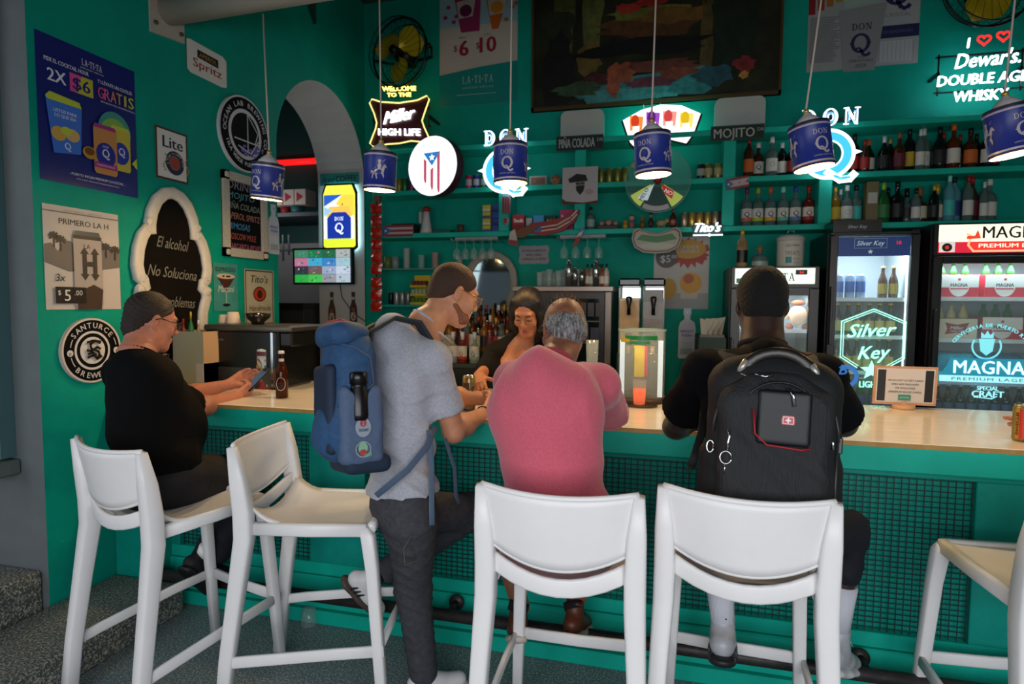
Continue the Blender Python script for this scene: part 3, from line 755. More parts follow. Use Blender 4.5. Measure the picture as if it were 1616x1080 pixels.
# ---------------------------------------------------------------- pendant lamps
LY = 2.85
GOLD = M('#c9a24a', 0.35, 0.6)
SILV = M('#b9b0b4', 0.4, 0.2)
SHADE = M('#26348a', 0.38, noise=.05, nscale=8)
def pendant(label, px, py_bot, cord_px, ang, tilt=(0, 0), horse=False):
    b = on(px, py_bot, y=LY)
    Rr, Hh = .082, .185
    t = thing('pendant_lamp', label, 'pendant lamp', (0, 0, 0), 'blue pendant lamps over the bar')
    m = MB(); m.lathe([(Rr, 0), (Rr, .008), (Rr - .001, .009), (Rr - .001, Hh - .009), (Rr, Hh - .008), (Rr, Hh), (.03, Hh + .004), (.03, Hh + .001), (Rr - .004, Hh - .004), (Rr - .004, 0), (Rr, 0)], mat=SHADE, n=40, caps=False)
    sh = m.build('lamp_shade', t)
    for z in (.010, Hh - .022): 
        m = MB(); m.lathe([(Rr + .0006, z), (Rr + .0006, z + .008)], mat=SILV, n=40, caps=False); m.build('band', sh)
    for z_, h_, c_ in ((0, .006, '#4a2a22'), (Hh - .01, .01, '#251a2c')): m = MB(); m.lathe([(Rr + .0004, z_), (Rr + .0004, z_ + h_)], mat=M(c_, .4), n=40, caps=False); m.build('rim', sh)
    m = MB(); m.lathe([(Rr - .005, .001), (Rr - .005, Hh - .006), (.01, Hh - .005)], mat=M('#e9b964', .35), n=40, caps=False); m.build('inner_lining', t)
    for a2 in (0, PI) if not horse else (PI,):
        c = Canvas(cyl_map((0, 0, 0), Rr, ang + a2), .0012, .0003)
        c.slab('DON', 0, .132, .022, SILV); c.slab('Q', 0, .082, .058, SILV); c.text('LIMITED EDITION', 0, .034, .006, SILV, width=.075)
        c.build('print', sh)
    # rider on horseback on the other faces
    for a2 in ((PI / 2, -PI / 2) if not horse else (0,)):
        c = Canvas(cyl_map((0, 0, 0), Rr, ang + a2), .0012, .0003); s_ = .9
        body = [(-.030, .080), (-.022, .092), (-.005, .094), (.010, .094), (.018, .108), (.026, .118), (.032, .116), (.040, .104), (.037, .100), (.030, .104), (.026, .090), (.022, .076), (.026, .060), (.022, .048), (.018, .060), (.010, .072), (-.008, .072), (-.014, .062), (-.010, .046), (-.016, .046), (-.021, .062), (-.026, .072), (-.034, .060), (-.036, .046), (-.041, .048), (-.038, .066), (-.040, .078), (-.046, .070), (-.048, .082), (-.040, .088)]
        c.poly([(u * s_, v) for u, v in body], SILV)
        c.poly([(-.008, .092), (-.010, .110), (-.006, .118), (.004, .120), (.008, .110), (.006, .092)], SILV)
        c.ell(-.001, .126, .006, .007, SILV, 12); c.poly([(-.009, .132), (.009, .131), (.004, .138), (-.004, .138)], SILV)
        c.line([(-.030, .092), (.028, .142)], .0016, SILV)
        c.build('print', sh)
    m = MB(); m.lathe([(.055, Hh), (.052, Hh + .012), (.030, Hh + .034), (.014, Hh + .045), (.010, Hh + .055), (.0, Hh + .056)], mat=M('#c9c6c2', .4), n=24); m.build('cap', t)
    m = MB(); m.lathe([(.012, Hh + .05), (.012, Hh + .064), (.004, Hh + .07)], mat=GOLD, n=12); m.build('cord_grip', t)
    m = MB(); m.cyl((0, 0, Hh - .05), (0, 0, Hh), .018, M('#d8d4cc', .5), 14); m.build('socket', t)
    bm = M('#ffd27a', .4, emit=6.0)
    m = MB(); m.sphere((0, 0, Hh - .085), .030, bm, 16, (1, 1, 1.15)); m.build('bulb', t)
    d = bpy.data.lights.new('lamp_light', 'POINT'); d.energy = 15.0; d.color = (1.0, .72, .38); d.shadow_soft_size = .03
    lo = bpy.data.objects.new('lamp_light', d); COL.objects.link(lo); lo.parent = t; lo.location = (0, 0, .022)
    top = on(cord_px, -2 if cord_px != 415 else 22, y=LY + .08)
    if cord_px == 415: zt = top
    else: zt = top + (top - (b + Vector((0, 0, Hh + .06)))) * ((c1.z - .06 - top.z) / max(.05, top.z - b.z - Hh))
    R_ = Euler((math.radians(tilt[0]), math.radians(tilt[1]), 0)).to_matrix()
    a = R_ @ Vector((0, 0, Hh + .065)); e = R_.inverted() @ (zt - b)
    m = MB(); m.tube([(0, 0, Hh + .065), e * .5 + Vector((0, 0, (Hh + .065) * .5)), e], .0042, M('#b9a9a0', .6), 8); m.build('cord', t, fix=False)
    t.location = b; t.rotation_euler = (math.radians(tilt[0]), math.radians(tilt[1]), 0)
    return t
F_ = -PI / 2
pendant('blue pendant lamp nearest the wall, in front of the round brewing sign', 421, 315, 415, F_ - .15, (2, 6))
pendant('blue pendant lamp showing a horse rider in front of the arch', 599, 301, 598, F_ + .42, (1, 3), horse=True)
pendant('blue pendant lamp hanging beside the round white flag sign', 806, 290, 808, F_ + .05, (0, -1))
pendant('blue pendant lamp in front of the lit playing-card fan sign', 1031, 277, 1037, F_ - .42, (0, -3))
pendant('blue tilted pendant lamp in front of the white rum letters sign', 1285, 266, 1304, F_ + .30, (-2, -9))
pendant('blue pendant lamp at the right edge under the whisky neon', 1600, 245, 1613, F_ + .1, (-2, -9))

# ---------------------------------------------------------------- signs on the left wall
INK = M('#12110f', .6); CREAM = M('#c9c5b8', .5); PW = M('#d9d6d2', .45)
def lspan(TL, BR):
    a, b = on(*TL, x=XL), on(*BR, x=XL); return a.y, b.y, b.z, a.z
def rspan(TL, BR, y):
    a, b = on(*TL, y=y), on(*BR, y=y); return a.x, b.x, b.z, a.z
def wall_board(name, label, cat, y0, y1, z0, z1, mat, th=.006, rim=None, back=None, side='left', yb=None, outline=None, group=None, board='board'):
    """a board on a wall; returns the thing and a canvas with (0,0) at its centre; width, height"""
    w, h = y1 - y0, z1 - z0; cz = (z0 + z1) / 2; cy_ = (y0 + y1) / 2
    if side == 'left': o = Vector((XL + .001, cy_, cz)); fn = plane_map(o, (0, 1, 0), (0, 0, 1), (1, 0, 0))
    else: o = Vector((cy_, (YB if yb is None else yb) - .001, cz)); fn = plane_map(o, (1, 0, 0), (0, 0, 1), (0, -1, 0))
    t = thing(name, label, cat, tuple(fn(0, 0, 0)), group)
    pl = outline or [(-w / 2, -h / 2), (w / 2, -h / 2), (w / 2, h / 2), (-w / 2, h / 2)]
    m = MB(); m.prism(pl, fn, .001, th, mat, rim or mat); m.build(board, t)
    return t, Canvas(lambda a, b, q: fn(a, b, th + q)), w, h, fn
def bust_can(c, x, y, w, h, body, top, label=None, txt='Q'):
    c.poly([(x - w / 2, y - h * .44), (x - w * .42, y - h / 2), (x + w * .42, y - h / 2), (x + w / 2, y - h * .44), (x + w / 2, y + h * .42), (x + w * .42, y + h / 2), (x - w * .42, y + h / 2), (x - w / 2, y + h * .42)], body)
    c.poly([(x - w * .48, y + h * .42), (x + w * .48, y + h * .42), (x + w * .42, y + h / 2), (x - w * .42, y + h / 2)], top)
    if label: c.ell(x, y - h * .1, w * .42, h * .25, label)

y0, y1, z0, z1 = lspan((53, 45), (217, 313))
PB_ = M('#141d6e', .35, noise=.1, nscale=3)
t, c, w, h, fn = wall_board('poster', 'dark blue cocktail hour poster with coolers and cans', 'poster', y0, y1, z0, z1, PB_, .003)
P3 = M('#d9dbe8', .5); PK = M('#d04a8c', .5); LM = M('#b9c63a', .5); BL = M('#3a6fd0', .45); LB = M('#6ea6e0', .4)
c.slab('LA.TI.TA', .03 * w, .41 * h, .045 * h, P3, .14, .62)
c.text('estimado sabores', .03 * w, .37 * h, .012 * h, P3, width=.24 * w)
c.text('PIDE EL COCKTAIL HOUR', -.22 * w, .335 * h, .028 * h, P3, .02, width=.42 * w)
c.text('2X', -.32 * w, .235 * h, .085 * h, P3, .03, width=.17 * w)
c.poly([(-.2 * w, .17 * h), (.03 * w, .17 * h), (.03 * w, .30 * h), (-.2 * w, .30 * h)], PK)
c.poly([(.03 * w, .17 * h), (.03 * w, .30 * h), (-.08 * w, .30 * h), (-.14 * w, .17 * h)], M('#b8b53c', .5))
c.text('$6', -.085 * w, .235 * h, .085 * h, PB_, .03, width=.17 * w)
c.text('Y LLÉVATE UN COOLER', .27 * w, .315 * h, .026 * h, P3, .02, width=.38 * w)
for i, (ch, cc) in enumerate(zip('GRATIS', ('#d04a8c', '#cf5f7c', '#c87a66', '#c29a50', '#bcb044', '#b9c63a'))):
    c.text(ch, (.11 + i * .066) * w, .235 * h, .085 * h, M(cc, .5), .02, width=(.06 if ch != 'I' else .022) * w)
c.text('DISPONIBLE EN TODOS LOS SABORES DE DON Q', .29 * w, .17 * h, .012 * h, P3, width=.38 * w)
# cooler sleeve at left
c.poly([(-.44 * w, .08 * h), (-.38 * w, .11 * h), (-.14 * w, .09 * h), (-.1 * w, .06 * h), (-.12 * w, -.27 * h), (-.38 * w, -.30 * h)], BL)
c.poly([(-.44 * w, .08 * h), (-.40 * w, .115 * h), (-.12 * w, .10 * h), (-.1 * w, .06 * h), (-.42 * w, .06 * h)], LM)
c.text('LISTOS PARA', -.26 * w, 0, .022 * h, P3, .02, width=.22 * w); c.text('LO QUE SEA', -.26 * w, -.033 * h, .022 * h, P3, .02, width=.2 * w)
c.ell(-.33 * w, -.16 * h, .07 * w, .05 * h, M('#c9a04a', .5)); c.ell(-.2 * w, -.15 * h, .07 * w, .045 * h, M('#c8a868', .5)); c.ell(-.26 * w, -.13 * h, .05 * w, .03 * h, LM)
c.slab('Q', -.25 * w, -.235 * h, .05 * h, P3)
c.ell(.24 * w, -.03 * h, .18 * w, .15 * h, M('#3f8f8a', .5)); c.ell(.24 * w, -.07 * h, .165 * w, .14 * h, M('#7fb04a', .5))
bust_can(c, .30 * w, -.15 * h, .22 * w, .34 * h, M('#c2b53e', .45), LM, M('#2333a0', .5)); c.slab('Q', .31 * w, -.17 * h, .06 * h, P3)
bust_can(c, .13 * w, -.19 * h, .25 * w, .37 * h, M('#c2874a', .45), M('#a02a80', .5), M('#1c2a90', .5)); c.slab('DON', .13 * w, -.165 * h, .018 * h, P3); c.slab('Q', .13 * w, -.215 * h, .065 * h, P3)
c.rect(.01 * w, -.33 * h, .25 * w, -.29 * h, M('#a02a80', .5)); c.text('PASSION FRUIT', .13 * w, -.31 * h, .014 * h, P3, width=.2 * w)
c.ell(-.04 * w, -.24 * h, .07 * w, .045 * h, M('#b98a2c', .5)); c.ell(-.04 * w, -.23 * h, .05 * w, .028 * h, M('#6d4218', .5)); c.poly([(.42 * w, -.24 * h), (.48 * w, -.19 * h), (.48 * w, -.28 * h)], LM)
c.text('- PUERTO RICAN PREMIUM COCKTAIL -', .04 * w, -.42 * h, .018 * h, P3, .02, width=.58 * w); c.text('DESTILERIA SERRALLES PONCE PUERTO RICO', .04 * w, -.45 * h, .009 * h, P3, width=.44 * w)
c.build('print', t)

y0, y1, z0, z1 = lspan((293, 58), (357, 142)); w = y1 - y0; h = z1 - z0
RR_ = [(-w / 2, -h * .42), (-w * .42, -h * .5), (w * .36, -h * .5), (w / 2, -h * .44), (w / 2, h * .40), (w * .40, h / 2), (-w * .42, h / 2), (-w / 2, h * .46)]
t, c, w, h, fn = wall_board('tin_sign', 'white rust-edged tin sign reading Spritz in red', 'sign', y0, y1, z0, z1, PW, .004, M('#5a2c1c', .7), outline=RR_)
c.poly([(-.25 * w, .06 * h), (.28 * w, .04 * h), (.28 * w, .30 * h), (-.25 * w, .30 * h)], INK); c.text('APEROL', .015 * w, .175 * h, .13 * h, M('#b98a34', .5), .02, width=.44 * w)
c.text('Spritz', .0, -.12 * h, .26 * h, M('#a02818', .5), .02, width=.72 * w); c.build('print', t)

y0, y1, z0, z1 = lspan((243, 196), (296, 292))
t, c, w, h, fn = wall_board('tin_sign', 'white rust-edged beer tin sign with round red and navy emblem', 'sign', y0, y1, z0, z1, PW, .004, M('#3a2016', .7))
c.frame(-w / 2, -h / 2, w / 2, h / 2, .012, M('#4b3226', .7)); NB = M('#161c38', .5)
c.text('Lite', .03 * w, .24 * h, .22 * h, NB, .035, width=.62 * w)
c.ring(.08 * w, -.14 * h, .17 * w, .29 * w, NB); c.ell(.08 * w, -.14 * h, .165 * w, .165 * w, M('#9a3a22', .5)); c.arctext('A FINE PILSNER BEER', .08 * w, -.14 * h, .225 * w, .035 * h, PW, 90, 200)
for s_ in (-1, 1):
    for k in range(7): c.ell(.08 * w + s_ * (.34 + .05 * math.sin(k)) * w, -.32 * h + k * .05 * h, .028 * w, .02 * h, M('#a88a44', .5), 8)
c.build('print', t)

# round brewery sign with the mast emblem
def round_sign(name, label, cx, cy, left, top, mat, rimmat, th=.02):
    q = on(cx, cy, x=XL); r = (on(cx, top, x=XL).z - on(cx, 2 * cy - top, x=XL).z) / 2
    t = thing(name, label, 'sign', (XL + .001, q.y, q.z)); fn = plane_map((XL + .001, q.y, q.z), (0, 1, 0), (0, 0, 1), (1, 0, 0))
    pl = [(r * math.cos(2 * PI * i / 48), r * math.sin(2 * PI * i / 48)) for i in range(48)]
    m = MB(); m.prism(pl, fn, .001, th, mat, rimmat); m.build('disc', t)
    return t, Canvas(lambda a, b, k: fn(a, b, th + k)), r
PWD = M('#c8c6cc', .5)
t, c, r = round_sign('brewery_sign', 'black and white round brewing company sign with sailing emblem', 383, 213, 344, 154, M('#0b0a0d', .6, spec=.1), M('#cfcdd0', .5))
c.ring(0, 0, .955 * r, r, PWD); c.ring(0, 0, .56 * r, .66 * r, PWD)
c.arctext('OCEAN LAB BREWING CO.', 0, 0, .80 * r, .13 * r, PWD, 80, 200, bold=.03); c.arctext('ISLA VERDE PUERTO RICO', 0, 0, .80 * r, .11 * r, PWD, 262, 120, True, .03)
c.line([(0, -.56 * r), (0, .56 * r)], .035 * r, PWD); c.line([(-.52 * r, -.2 * r), (.52 * r, -.2 * r)], .035 * r, PWD); c.line([(0, .52 * r), (.42 * r, .1 * r), (.3 * r, -.2 * r)], .03 * r, PWD)
VI = M('#5a4aa8', .5)
for k in range(16): c.ell(random.uniform(-.3, .7) * r, random.uniform(-.75, -.3) * r * (1 if k % 2 else .8), random.uniform(.03, .09) * r, random.uniform(.03, .08) * r, VI, 8)
c.line([(-.4 * r, -.38 * r), (.1 * r, -.5 * r), (.42 * r, -.1 * r)], .03 * r, PWD); c.build('print', t)

t, c, r = round_sign('brewery_sign', 'round black and white brewers sign with gothic letter S', 141, 553, 92, 502, M('#100f10', .6, spec=.1), M('#cdb9ae', .5))
BK2 = PW
c.ring(0, 0, .94 * r, r, M('#d8c8c0', .5)); c.ring(0, 0, .53 * r, .60 * r, BK2); c.ell(0, 0, .42 * r, .42 * r, BK2)
c.arctext('SANTURCE', 0, 0, .775 * r, .17 * r, BK2, 90, 105, bold=.02); c.arctext('BREWERS', 0, 0, .775 * r, .17 * r, BK2, 270, 85, True, .02)
c.ell(-.775 * r, -.04 * r, .10 * r, .10 * r, BK2, 20); c.text('p', -.775 * r, -.04 * r, .1 * r, INK, .02); c.ell(.775 * r, -.04 * r, .10 * r, .10 * r, BK2, 20); c.text('r', .775 * r, -.04 * r, .09 * r, INK, .02)
for s_ in (-1, 1):
    c.ring(0, 0, .79 * r, .765 * r, BK2, 10, 152 if s_ < 0 else 10, 170 if s_ < 0 else 28); c.ring(0, 0, .79 * r, .765 * r, BK2, 10, 193 if s_ < 0 else 325, 215 if s_ < 0 else 347)
S_ = [[(.20, .22), (.05, .30), (-.12, .20), (-.10, .06), (.14, -.04), (.18, -.16), (.06, -.26)], [(-.22, .26), (-.04, .30), (.22, .26)], [(-.24, .02), (-.1, -.02), (.1, .1), (.2, .04)], [(-.22, -.2), (-.04, -.14), (.1, -.26), (.24, -.2)], [(-.2, -.1), (-.06, -.06), (.05, -.14)]]
for sgm in S_: c.line([(a * r, b * r) for a, b in sgm], .075 * r, INK)
c.build('print', t)

# chalk menu in a white frame with carved corners
y0, y1, z0, z1 = lspan((347, 267), (418, 411))
t, c, w, h, fn = wall_board('chalk_menu', 'chalkboard drink menu in a cream wooden frame', 'menu board', y0, y1, z0, z1, M('#0f0f11', .8, spec=.1), .008)
FR = M('#b9b2a4', .55, noise=.1, nscale=40)
for a, b, c_, d in ((-w / 2, -h / 2, w / 2, -h / 2 + .055), (-w / 2, h / 2 - .055, w / 2, h / 2), (-w / 2, -h / 2, -w / 2 + .05, h / 2), (w / 2 - .05, -h / 2, w / 2, h / 2)):
    m = MB(); m.prism([(a, b), (c_, b), (c_, d), (a, d)], fn, .0, .028, FR); m.build('frame_rail', t)
for a in (-1, 1):
    for b in (-1, 1):
        m = MB()
        for k in range(4): m.sphere(fn(a * (w / 2 - .02 - .012 * (k % 2)), b * (h / 2 - .02 - .012 * (k // 2)), .028), .014, FR, 8)
        m.build('carved_corner', t)
for i, (tx, cc, wd) in enumerate((('DRINK', '#8a8398', .62), ('MOJITO', '#4f9aa8', .62), ('PIÑA COLADA', '#8f9a8a', .74), ('APEROL SPRITZ', '#b07a72', .74), ('MIMOSAS', '#3f8fc4', .5), ('MOSCOW MULE', '#b0564e', .64), ('MARGARITA-MOVE!', '#a8627a', .74))):
    c = Canvas(lambda a, b, q: fn(a, b, .008 + q)); c.text(tx, (-.38 + wd / 2) * w, (.36 - i * .122) * h, (.075 if i else .10) * h, M(cc, .7), -.01, .15, width=wd * w); c.build('chalk_lettering', t)

def bottle_board(label, px, top, bot, wpx, side='left', yb=None, cols=('#c3c8d6', '#2d3f9a'), txt=('ABSOLUT', 'VODKA'), beer=False):
    if side == 'left': a, b = on(px, top, x=XL), on(px, bot, x=XL)
    else: a, b = on(px, top, y=yb), on(px, bot, y=yb)
    h = a.z - b.z; w = wpx
    if side == 'left': fn = plane_map((XL + .001, a.y, (a.z + b.z) / 2), (0, 1, 0), (0, 0, 1), (1, 0, 0))
    else: fn = plane_map((a.x, yb - .001, (a.z + b.z) / 2), (1, 0, 0), (0, 0, 1), (0, -1, 0))
    t = thing('bottle_sign', label, 'sign', tuple(fn(0, 0, 0)))
    n = .22 if not beer else .26
    if beer: half = [(.5, -.5), (.5, .02), (.44, .12), (.24, .24), (.2, .40), (.24, .42), (.24, .5)]
    else: half = [(.46, -.5), (.5, -.46), (.5, .12), (.42, .22), (.18, .28), (.17, .36), (.22, .37), (.22, .5)]
    pl = [(x * w, y * h) for x, y in half] + [(-x * w, y * h) for x, y in reversed(half)]
    m = MB(); m.prism(pl, fn, .001, .008, M(cols[0], .5, noise=.06, nscale=8)); m.build('board', t)
    c = Canvas(lambda q, r_, k: fn(q, r_, .008 + k)); ink = M(cols[1], .5)
    if beer:
        c.ell(0, -.12 * h, .36 * w, .12 * h, M('#b8b0a4', .5)); c.ell(0, -.16 * h, .16 * w, .05 * h, M('#8a3a2a', .5)); c.text('Lite', 0, -.08 * h, .05 * h, ink, .02)
        c.rect(-.2 * w, .30 * h, .2 * w, .37 * h, M('#a9a39a', .5)); c.ell(0, .04 * h, .26 * w, .06 * h, M('#8a4a2c', .5))
    else:
        c.text(txt[0], 0, .045 * h, .055 * h, ink, .03, width=.78 * w); c.text(txt[1], 0, -.035 * h, .055 * h, ink, .03, width=.66 * w); c.text('Country of Sweden', 0, -.10 * h, .018 * h, ink, width=.6 * w)
        c.ell(0, .42 * h, .06 * w, .02 * h, M('#8f939c', .4, .4)); c.rect(-.38 * w, -.42 * h, .38 * w, -.30 * h, M('#9ba8a8', .5))
    c.build('print', t); return t
bottle_board('pale vodka bottle shaped cut-out on the green wall beside the arch', 430, 323, 401, .118)

# espresso martini and hand-made vodka tin signs
y0, y1, z0, z1 = lspan((335, 414), (375, 491))
t, c, w, h, fn = wall_board('tin_sign', 'teal tin sign with an espresso martini glass', 'sign', y0, y1, z0, z1, M('#3f8d8b', .5, noise=.1, nscale=20), .004, M('#2b3a38', .6))
c.text('ESPRESSO', 0, .37 * h, .09 * h, INK, .03, width=.8 * w); c.poly([(-.38 * w, .23 * h), (.38 * w, .23 * h), (.03 * w, -.08 * h), (-.03 * w, -.08 * h)], M('#4a2118', .5)); c.ell(0, .23 * h, .38 * w, .055 * h, M('#c8b49a', .5))
for k in (-.1, .05, .14): c.ell(k * w, .23 * h, .05 * w, .02 * h, INK, 10)
c.line([(0, -.08 * h), (0, -.36 * h)], .02 * w, PW); c.ell(0, -.37 * h, .16 * w, .03 * h, INK); c.text('Martini', 0, -.03 * h, .14 * h, PW, 0, .25, width=.66 * w); c.build('print', t)
y0, y1, z0, z1 = lspan((384, 424), (432, 512))
t, c, w, h, fn = wall_board('tin_sign', 'cream vodka tin sign with round red copper emblem', 'sign', y0, y1, z0, z1, M('#b6ad95', .55, noise=.06, nscale=12), .004, INK)
c.frame(-.47 * w, -.485 * h, .47 * w, .485 * h, .008, INK); BR_ = M('#3a1a12', .5)
c.text("Tito's", 0, .33 * h, .13 * h, INK, .01, .25, width=.58 * w); c.ell(0, .06 * h, .22 * w, .135 * h, BR_); c.ell(0, .06 * h, .19 * w, .115 * h, M('#b03a18', .5)); c.ell(0, .05 * h, .09 * w, .07 * h, BR_); c.ell(0, .10 * h, .06 * w, .035 * h, BR_)
c.text('Handmade', 0, -.19 * h, .10 * h, BR_, 0, .3, width=.74 * w); c.text('VODKA', 0, -.36 * h, .10 * h, BR_, .02, width=.5 * w); c.build('print', t)

# black and white can poster
y0, y1, z0, z1 = lspan((65, 320), (190, 488))
t, c, w, h, fn = wall_board('poster', 'pale grey beer can poster with five dollar price', 'poster', y0, y1, z0, z1, M('#bdb9b6', .5), .003)
G1, G2, G3, G4 = M('#2e2c2c', .5), M('#6a6664', .5), M('#908b88', .5), M('#a9a4a1', .5)
c.line([(-.5 * w, .44 * h), (.5 * w, .44 * h)], .006, G2); c.text('CERVEZA ARTESANAL  -  PUERTO RICO', 0, .46 * h, .012 * h, G2, width=.5 * w)
c.text('PRIMERO LA H', .02 * w, .355 * h, .055 * h, G1, .02, width=.66 * w)
hill = [(-.5 * w, -.05 * h), (-.5 * w, .12 * h)] + [((-.5 + i / 12) * w, (.13 + .05 * math.sin(i * 2.3) + .03 * math.sin(i * 5.1)) * h) for i in range(1, 12)] + [(.5 * w, .14 * h), (.5 * w, -.06 * h), (.2 * w, -.1 * h), (-.2 * w, -.13 * h)]
c.poly(hill, G2)
for pxx, pyy in ((-.38, .2), (-.30, .17), (.30, .14), (.43, .12)):
    c.line([(pxx * w, (pyy - .1) * h), (pxx * w, pyy * h)], .008, G1)
    for k in range(7): a = math.radians(-30 + k * 40); c.line([(pxx * w, pyy * h), ((pxx + .06 * math.cos(a)) * w, (pyy + .04 * math.sin(a)) * h)], .01, G1)
bust_can(c, .04 * w, -.11 * h, .38 * w, .78 * h, M('#a8a19d', .4), M('#4a5158', .3)); c.rect(-.15 * w, .2 * h, .23 * w, .235 * h, G1)
c.text('LA', .03 * w, .13 * h, .045 * h, G1, .02)
c.rect(-.04 * w, -.18 * h, .02 * w, .09 * h, G1); c.rect(.10 * w, -.18 * h, .16 * w, .09 * h, G1); c.rect(.02 * w, -.07 * h, .10 * w, -.02 * h, G1)
for X_ in (-.01, .13):
    for s_ in (-1, 1): c.poly([((X_ - .06) * w, (-.045 + s_ * .10) * h), (X_ * w, (-.045 + s_ * .165) * h), ((X_ + .06) * w, (-.045 + s_ * .10) * h)], G1)
c.poly([(.0 * w, -.5 * h), (.2 * w, -.5 * h), (.23 * w, -.3 * h), (.1 * w, -.25 * h), (-.13 * w, -.33 * h), (-.12 * w, -.5 * h)], M('#3b2c26', .5))
c.text('3x', -.33 * w, -.19 * h, .07 * h, G1, .01, .2); c.rect(-.40 * w, -.44 * h, -.01 * w, -.28 * h, M('#1c1b1c', .4))
c.text('$', -.35 * w, -.335 * h, .045 * h, PW, 0); c.text('5', -.25 * w, -.36 * h, .11 * h, PW, .01); c.text('.00', -.11 * w, -.335 * h, .05 * h, PW, .0); c.build('print', t)

# baroque chalkboard
a, b = on(205, 400, x=XL), on(326, 400, x=XL); cyy = (a.y + b.y) / 2; W_ = (b.y - a.y) / 2
ztop = on(262, 300, x=XL).z; zbot = 1.02
half = [(0, 1.0), (.22, .985), (.42, .94), (.56, .87), (.62, .80), (.60, .765), (.70, .77), (.82, .73), (.92, .66), (.97, .57), (.92, .50), (.84, .485), (.80, .45), (.90, .43), (.92, .39), (.86, .35), (.80, .30), (.78, .22), (.82, .10), (.95, -.08), (1.0, -.2)]
Hh_ = ztop - zbot
def sc(hf, k): return [(x * W_ * k, zbot + (y + .2) / 1.2 * Hh_) for x, y in hf]
t = thing('chalkboard', 'tall baroque chalkboard in a white carved frame with Spanish handwriting', 'chalkboard', (XL + .001, cyy, zbot))
fn = plane_map((XL + .001, cyy, 0), (0, 1, 0), (0, 0, 1), (1, 0, 0))
R_ = sc(half, 1.0); L_ = [(-x, z) for x, z in R_[::-1]]
m = MB(); m.prism([(x, z) for x, z in R_] + L_[:-1], fn, .001, .010, M('#0d0c0b', .85, noise=.2, nscale=8, spec=.1)); m.build('slate', t)
CF = M('#c9c5bd', .5, noise=.06, nscale=30)
edge = [fn(x * .95, z - .012, .018) for x, z in L_[:-1] + R_]
m = MB(); m.tube(edge, 1, CF, 10, flat=(.034, .018), up=(1, 0, 0)); m.build('carved_frame', t)
for sx in (-1, 1):
    for (x, zz, r_) in ((.62, .80, .03), (.82, .485, .028), (.88, .42, .032), (.66, .76, .022)):
        m = MB(); m.sphere(fn(sx * x * W_, zbot + (zz + .2) / 1.2 * Hh_, .022), r_, CF, 12, (.6, 1, 1)); m.tube([fn(sx * x * W_ + r_ * .7 * math.cos(q_ * .6), zbot + (zz + .2) / 1.2 * Hh_ + r_ * .7 * math.sin(q_ * .6), .034) for q_ in range(9)], .006, CF, 6); m.build('scroll', t)
c = Canvas(lambda q_, r_, k: fn(q_, r_, .010 + k)); CH = M('#77766c', .8)
for i, (tx, ww) in enumerate((('El alcohol', .62), ('No Soluciona', .95), ('tus problemas', .86), ('Pero bueno', .82), ('El agua', .6), ('tampoco', .6))):
    c = Canvas(lambda q_, r_, k: fn(q_, r_, .010 + k)); c.text(tx, (.0 if i else .02) * W_, ztop - .30 - i * .165, .062, CH, -.012, .35, width=ww * W_ * 1.35, rot=-.06); c.build('chalk_lettering', t)
# ---------------------------------------------------------------- bottles, cans and small goods
ORD = ['first', 'second', 'third', 'fourth', 'fifth', 'sixth', 'seventh', 'eighth', 'ninth', 'tenth', 'eleventh', 'twelfth', 'thirteenth', 'fourteenth', 'fifteenth', 'sixteenth', 'seventeenth', 'eighteenth', 'nineteenth', 'twentieth']
PROF = {
 'rum': [(.0, 0), (.92, 0), (1, .015), (1, .56), (.97, .60), (.75, .655), (.42, .70), (.33, .74), (.32, .90), (.36, .91), (.36, .93)],
 'round': [(.0, 0), (.92, 0), (1, .015), (1, .50), (.90, .58), (.60, .68), (.34, .76), (.28, .84), (.30, .90)],
 'tall': [(.0, 0), (.9, 0), (1, .015), (1, .62), (.85, .70), (.45, .78), (.36, .82), (.34, .92)],
 'beer': [(.0, 0), (.92, 0), (1, .02), (1, .50), (.95, .57), (.60, .70), (.42, .78), (.38, .92), (.44, .93), (.44, .955)],
 'squat': [(.0, 0), (.95, 0), (1, .02), (1.02, .42), (.95, .52), (.5, .60), (.3, .66), (.28, .80), (.34, .82)],
 'jug': [(.0, 0), (.8, 0), (1, .05), (1.06, .30), (.9, .50), (.5, .68), (.3, .78), (.3, .88)],
}
def bottle(name, label, x, y, z, h, r, body, cap, kind='rum', lab=None, txt=None, inkc='#1b2040', group=None, ang=-PI / 2, n=16, cat='bottle', band=None, squarish=False, lz=(.14, .46)):
    t = thing(name, label, cat, (x, y, z), group)
    pr = PROF[kind]
    m = MB(); m.lathe([(a * r, z + b * h) for a, b in pr], (x, y, 0), body, n); m.build('glass', t)
    top = pr[-1]
    m = MB(); m.lathe([(top[0] * r * 1.08, z + (top[1] - .075) * h), (top[0] * r * 1.08, z + h), (0, z + h)] if kind != 'beer' else [(top[0] * r * 1.1, z + .94 * h), (top[0] * r * 1.2, z + .95 * h), (top[0] * r, z + h), (0, z + h)], (x, y, 0), cap, 12); m.build('cap', t)
    if lab is not None:
        c = Canvas(cyl_map((x, y, z), r, ang), .0008, .0006)
        hw = r * 1.25
        c.grid(-hw, lz[0] * h, hw, lz[1] * h, lab, 10)
        if band is not None: c.grid(-hw, lz[0] * h, hw, (lz[0] + .09) * h, band, 10)
        if txt == 'Q': c.slab('Q', 0, (lz[0] + .17) * h, .13 * h, M(inkc, .5)); c.slab('DON', 0, (lz[0] + .27) * h, .03 * h, M(inkc, .5))
        elif txt == 'dot': c.ell(0, (lz[0] + .17) * h, r * .4, .06 * h, M(inkc, .5), 12)
        elif txt: c.text(txt, 0, (lz[0] + .19) * h, .06 * h, M(inkc, .5), .02, width=r * 1.2)
        c.build('label', t)
    return t
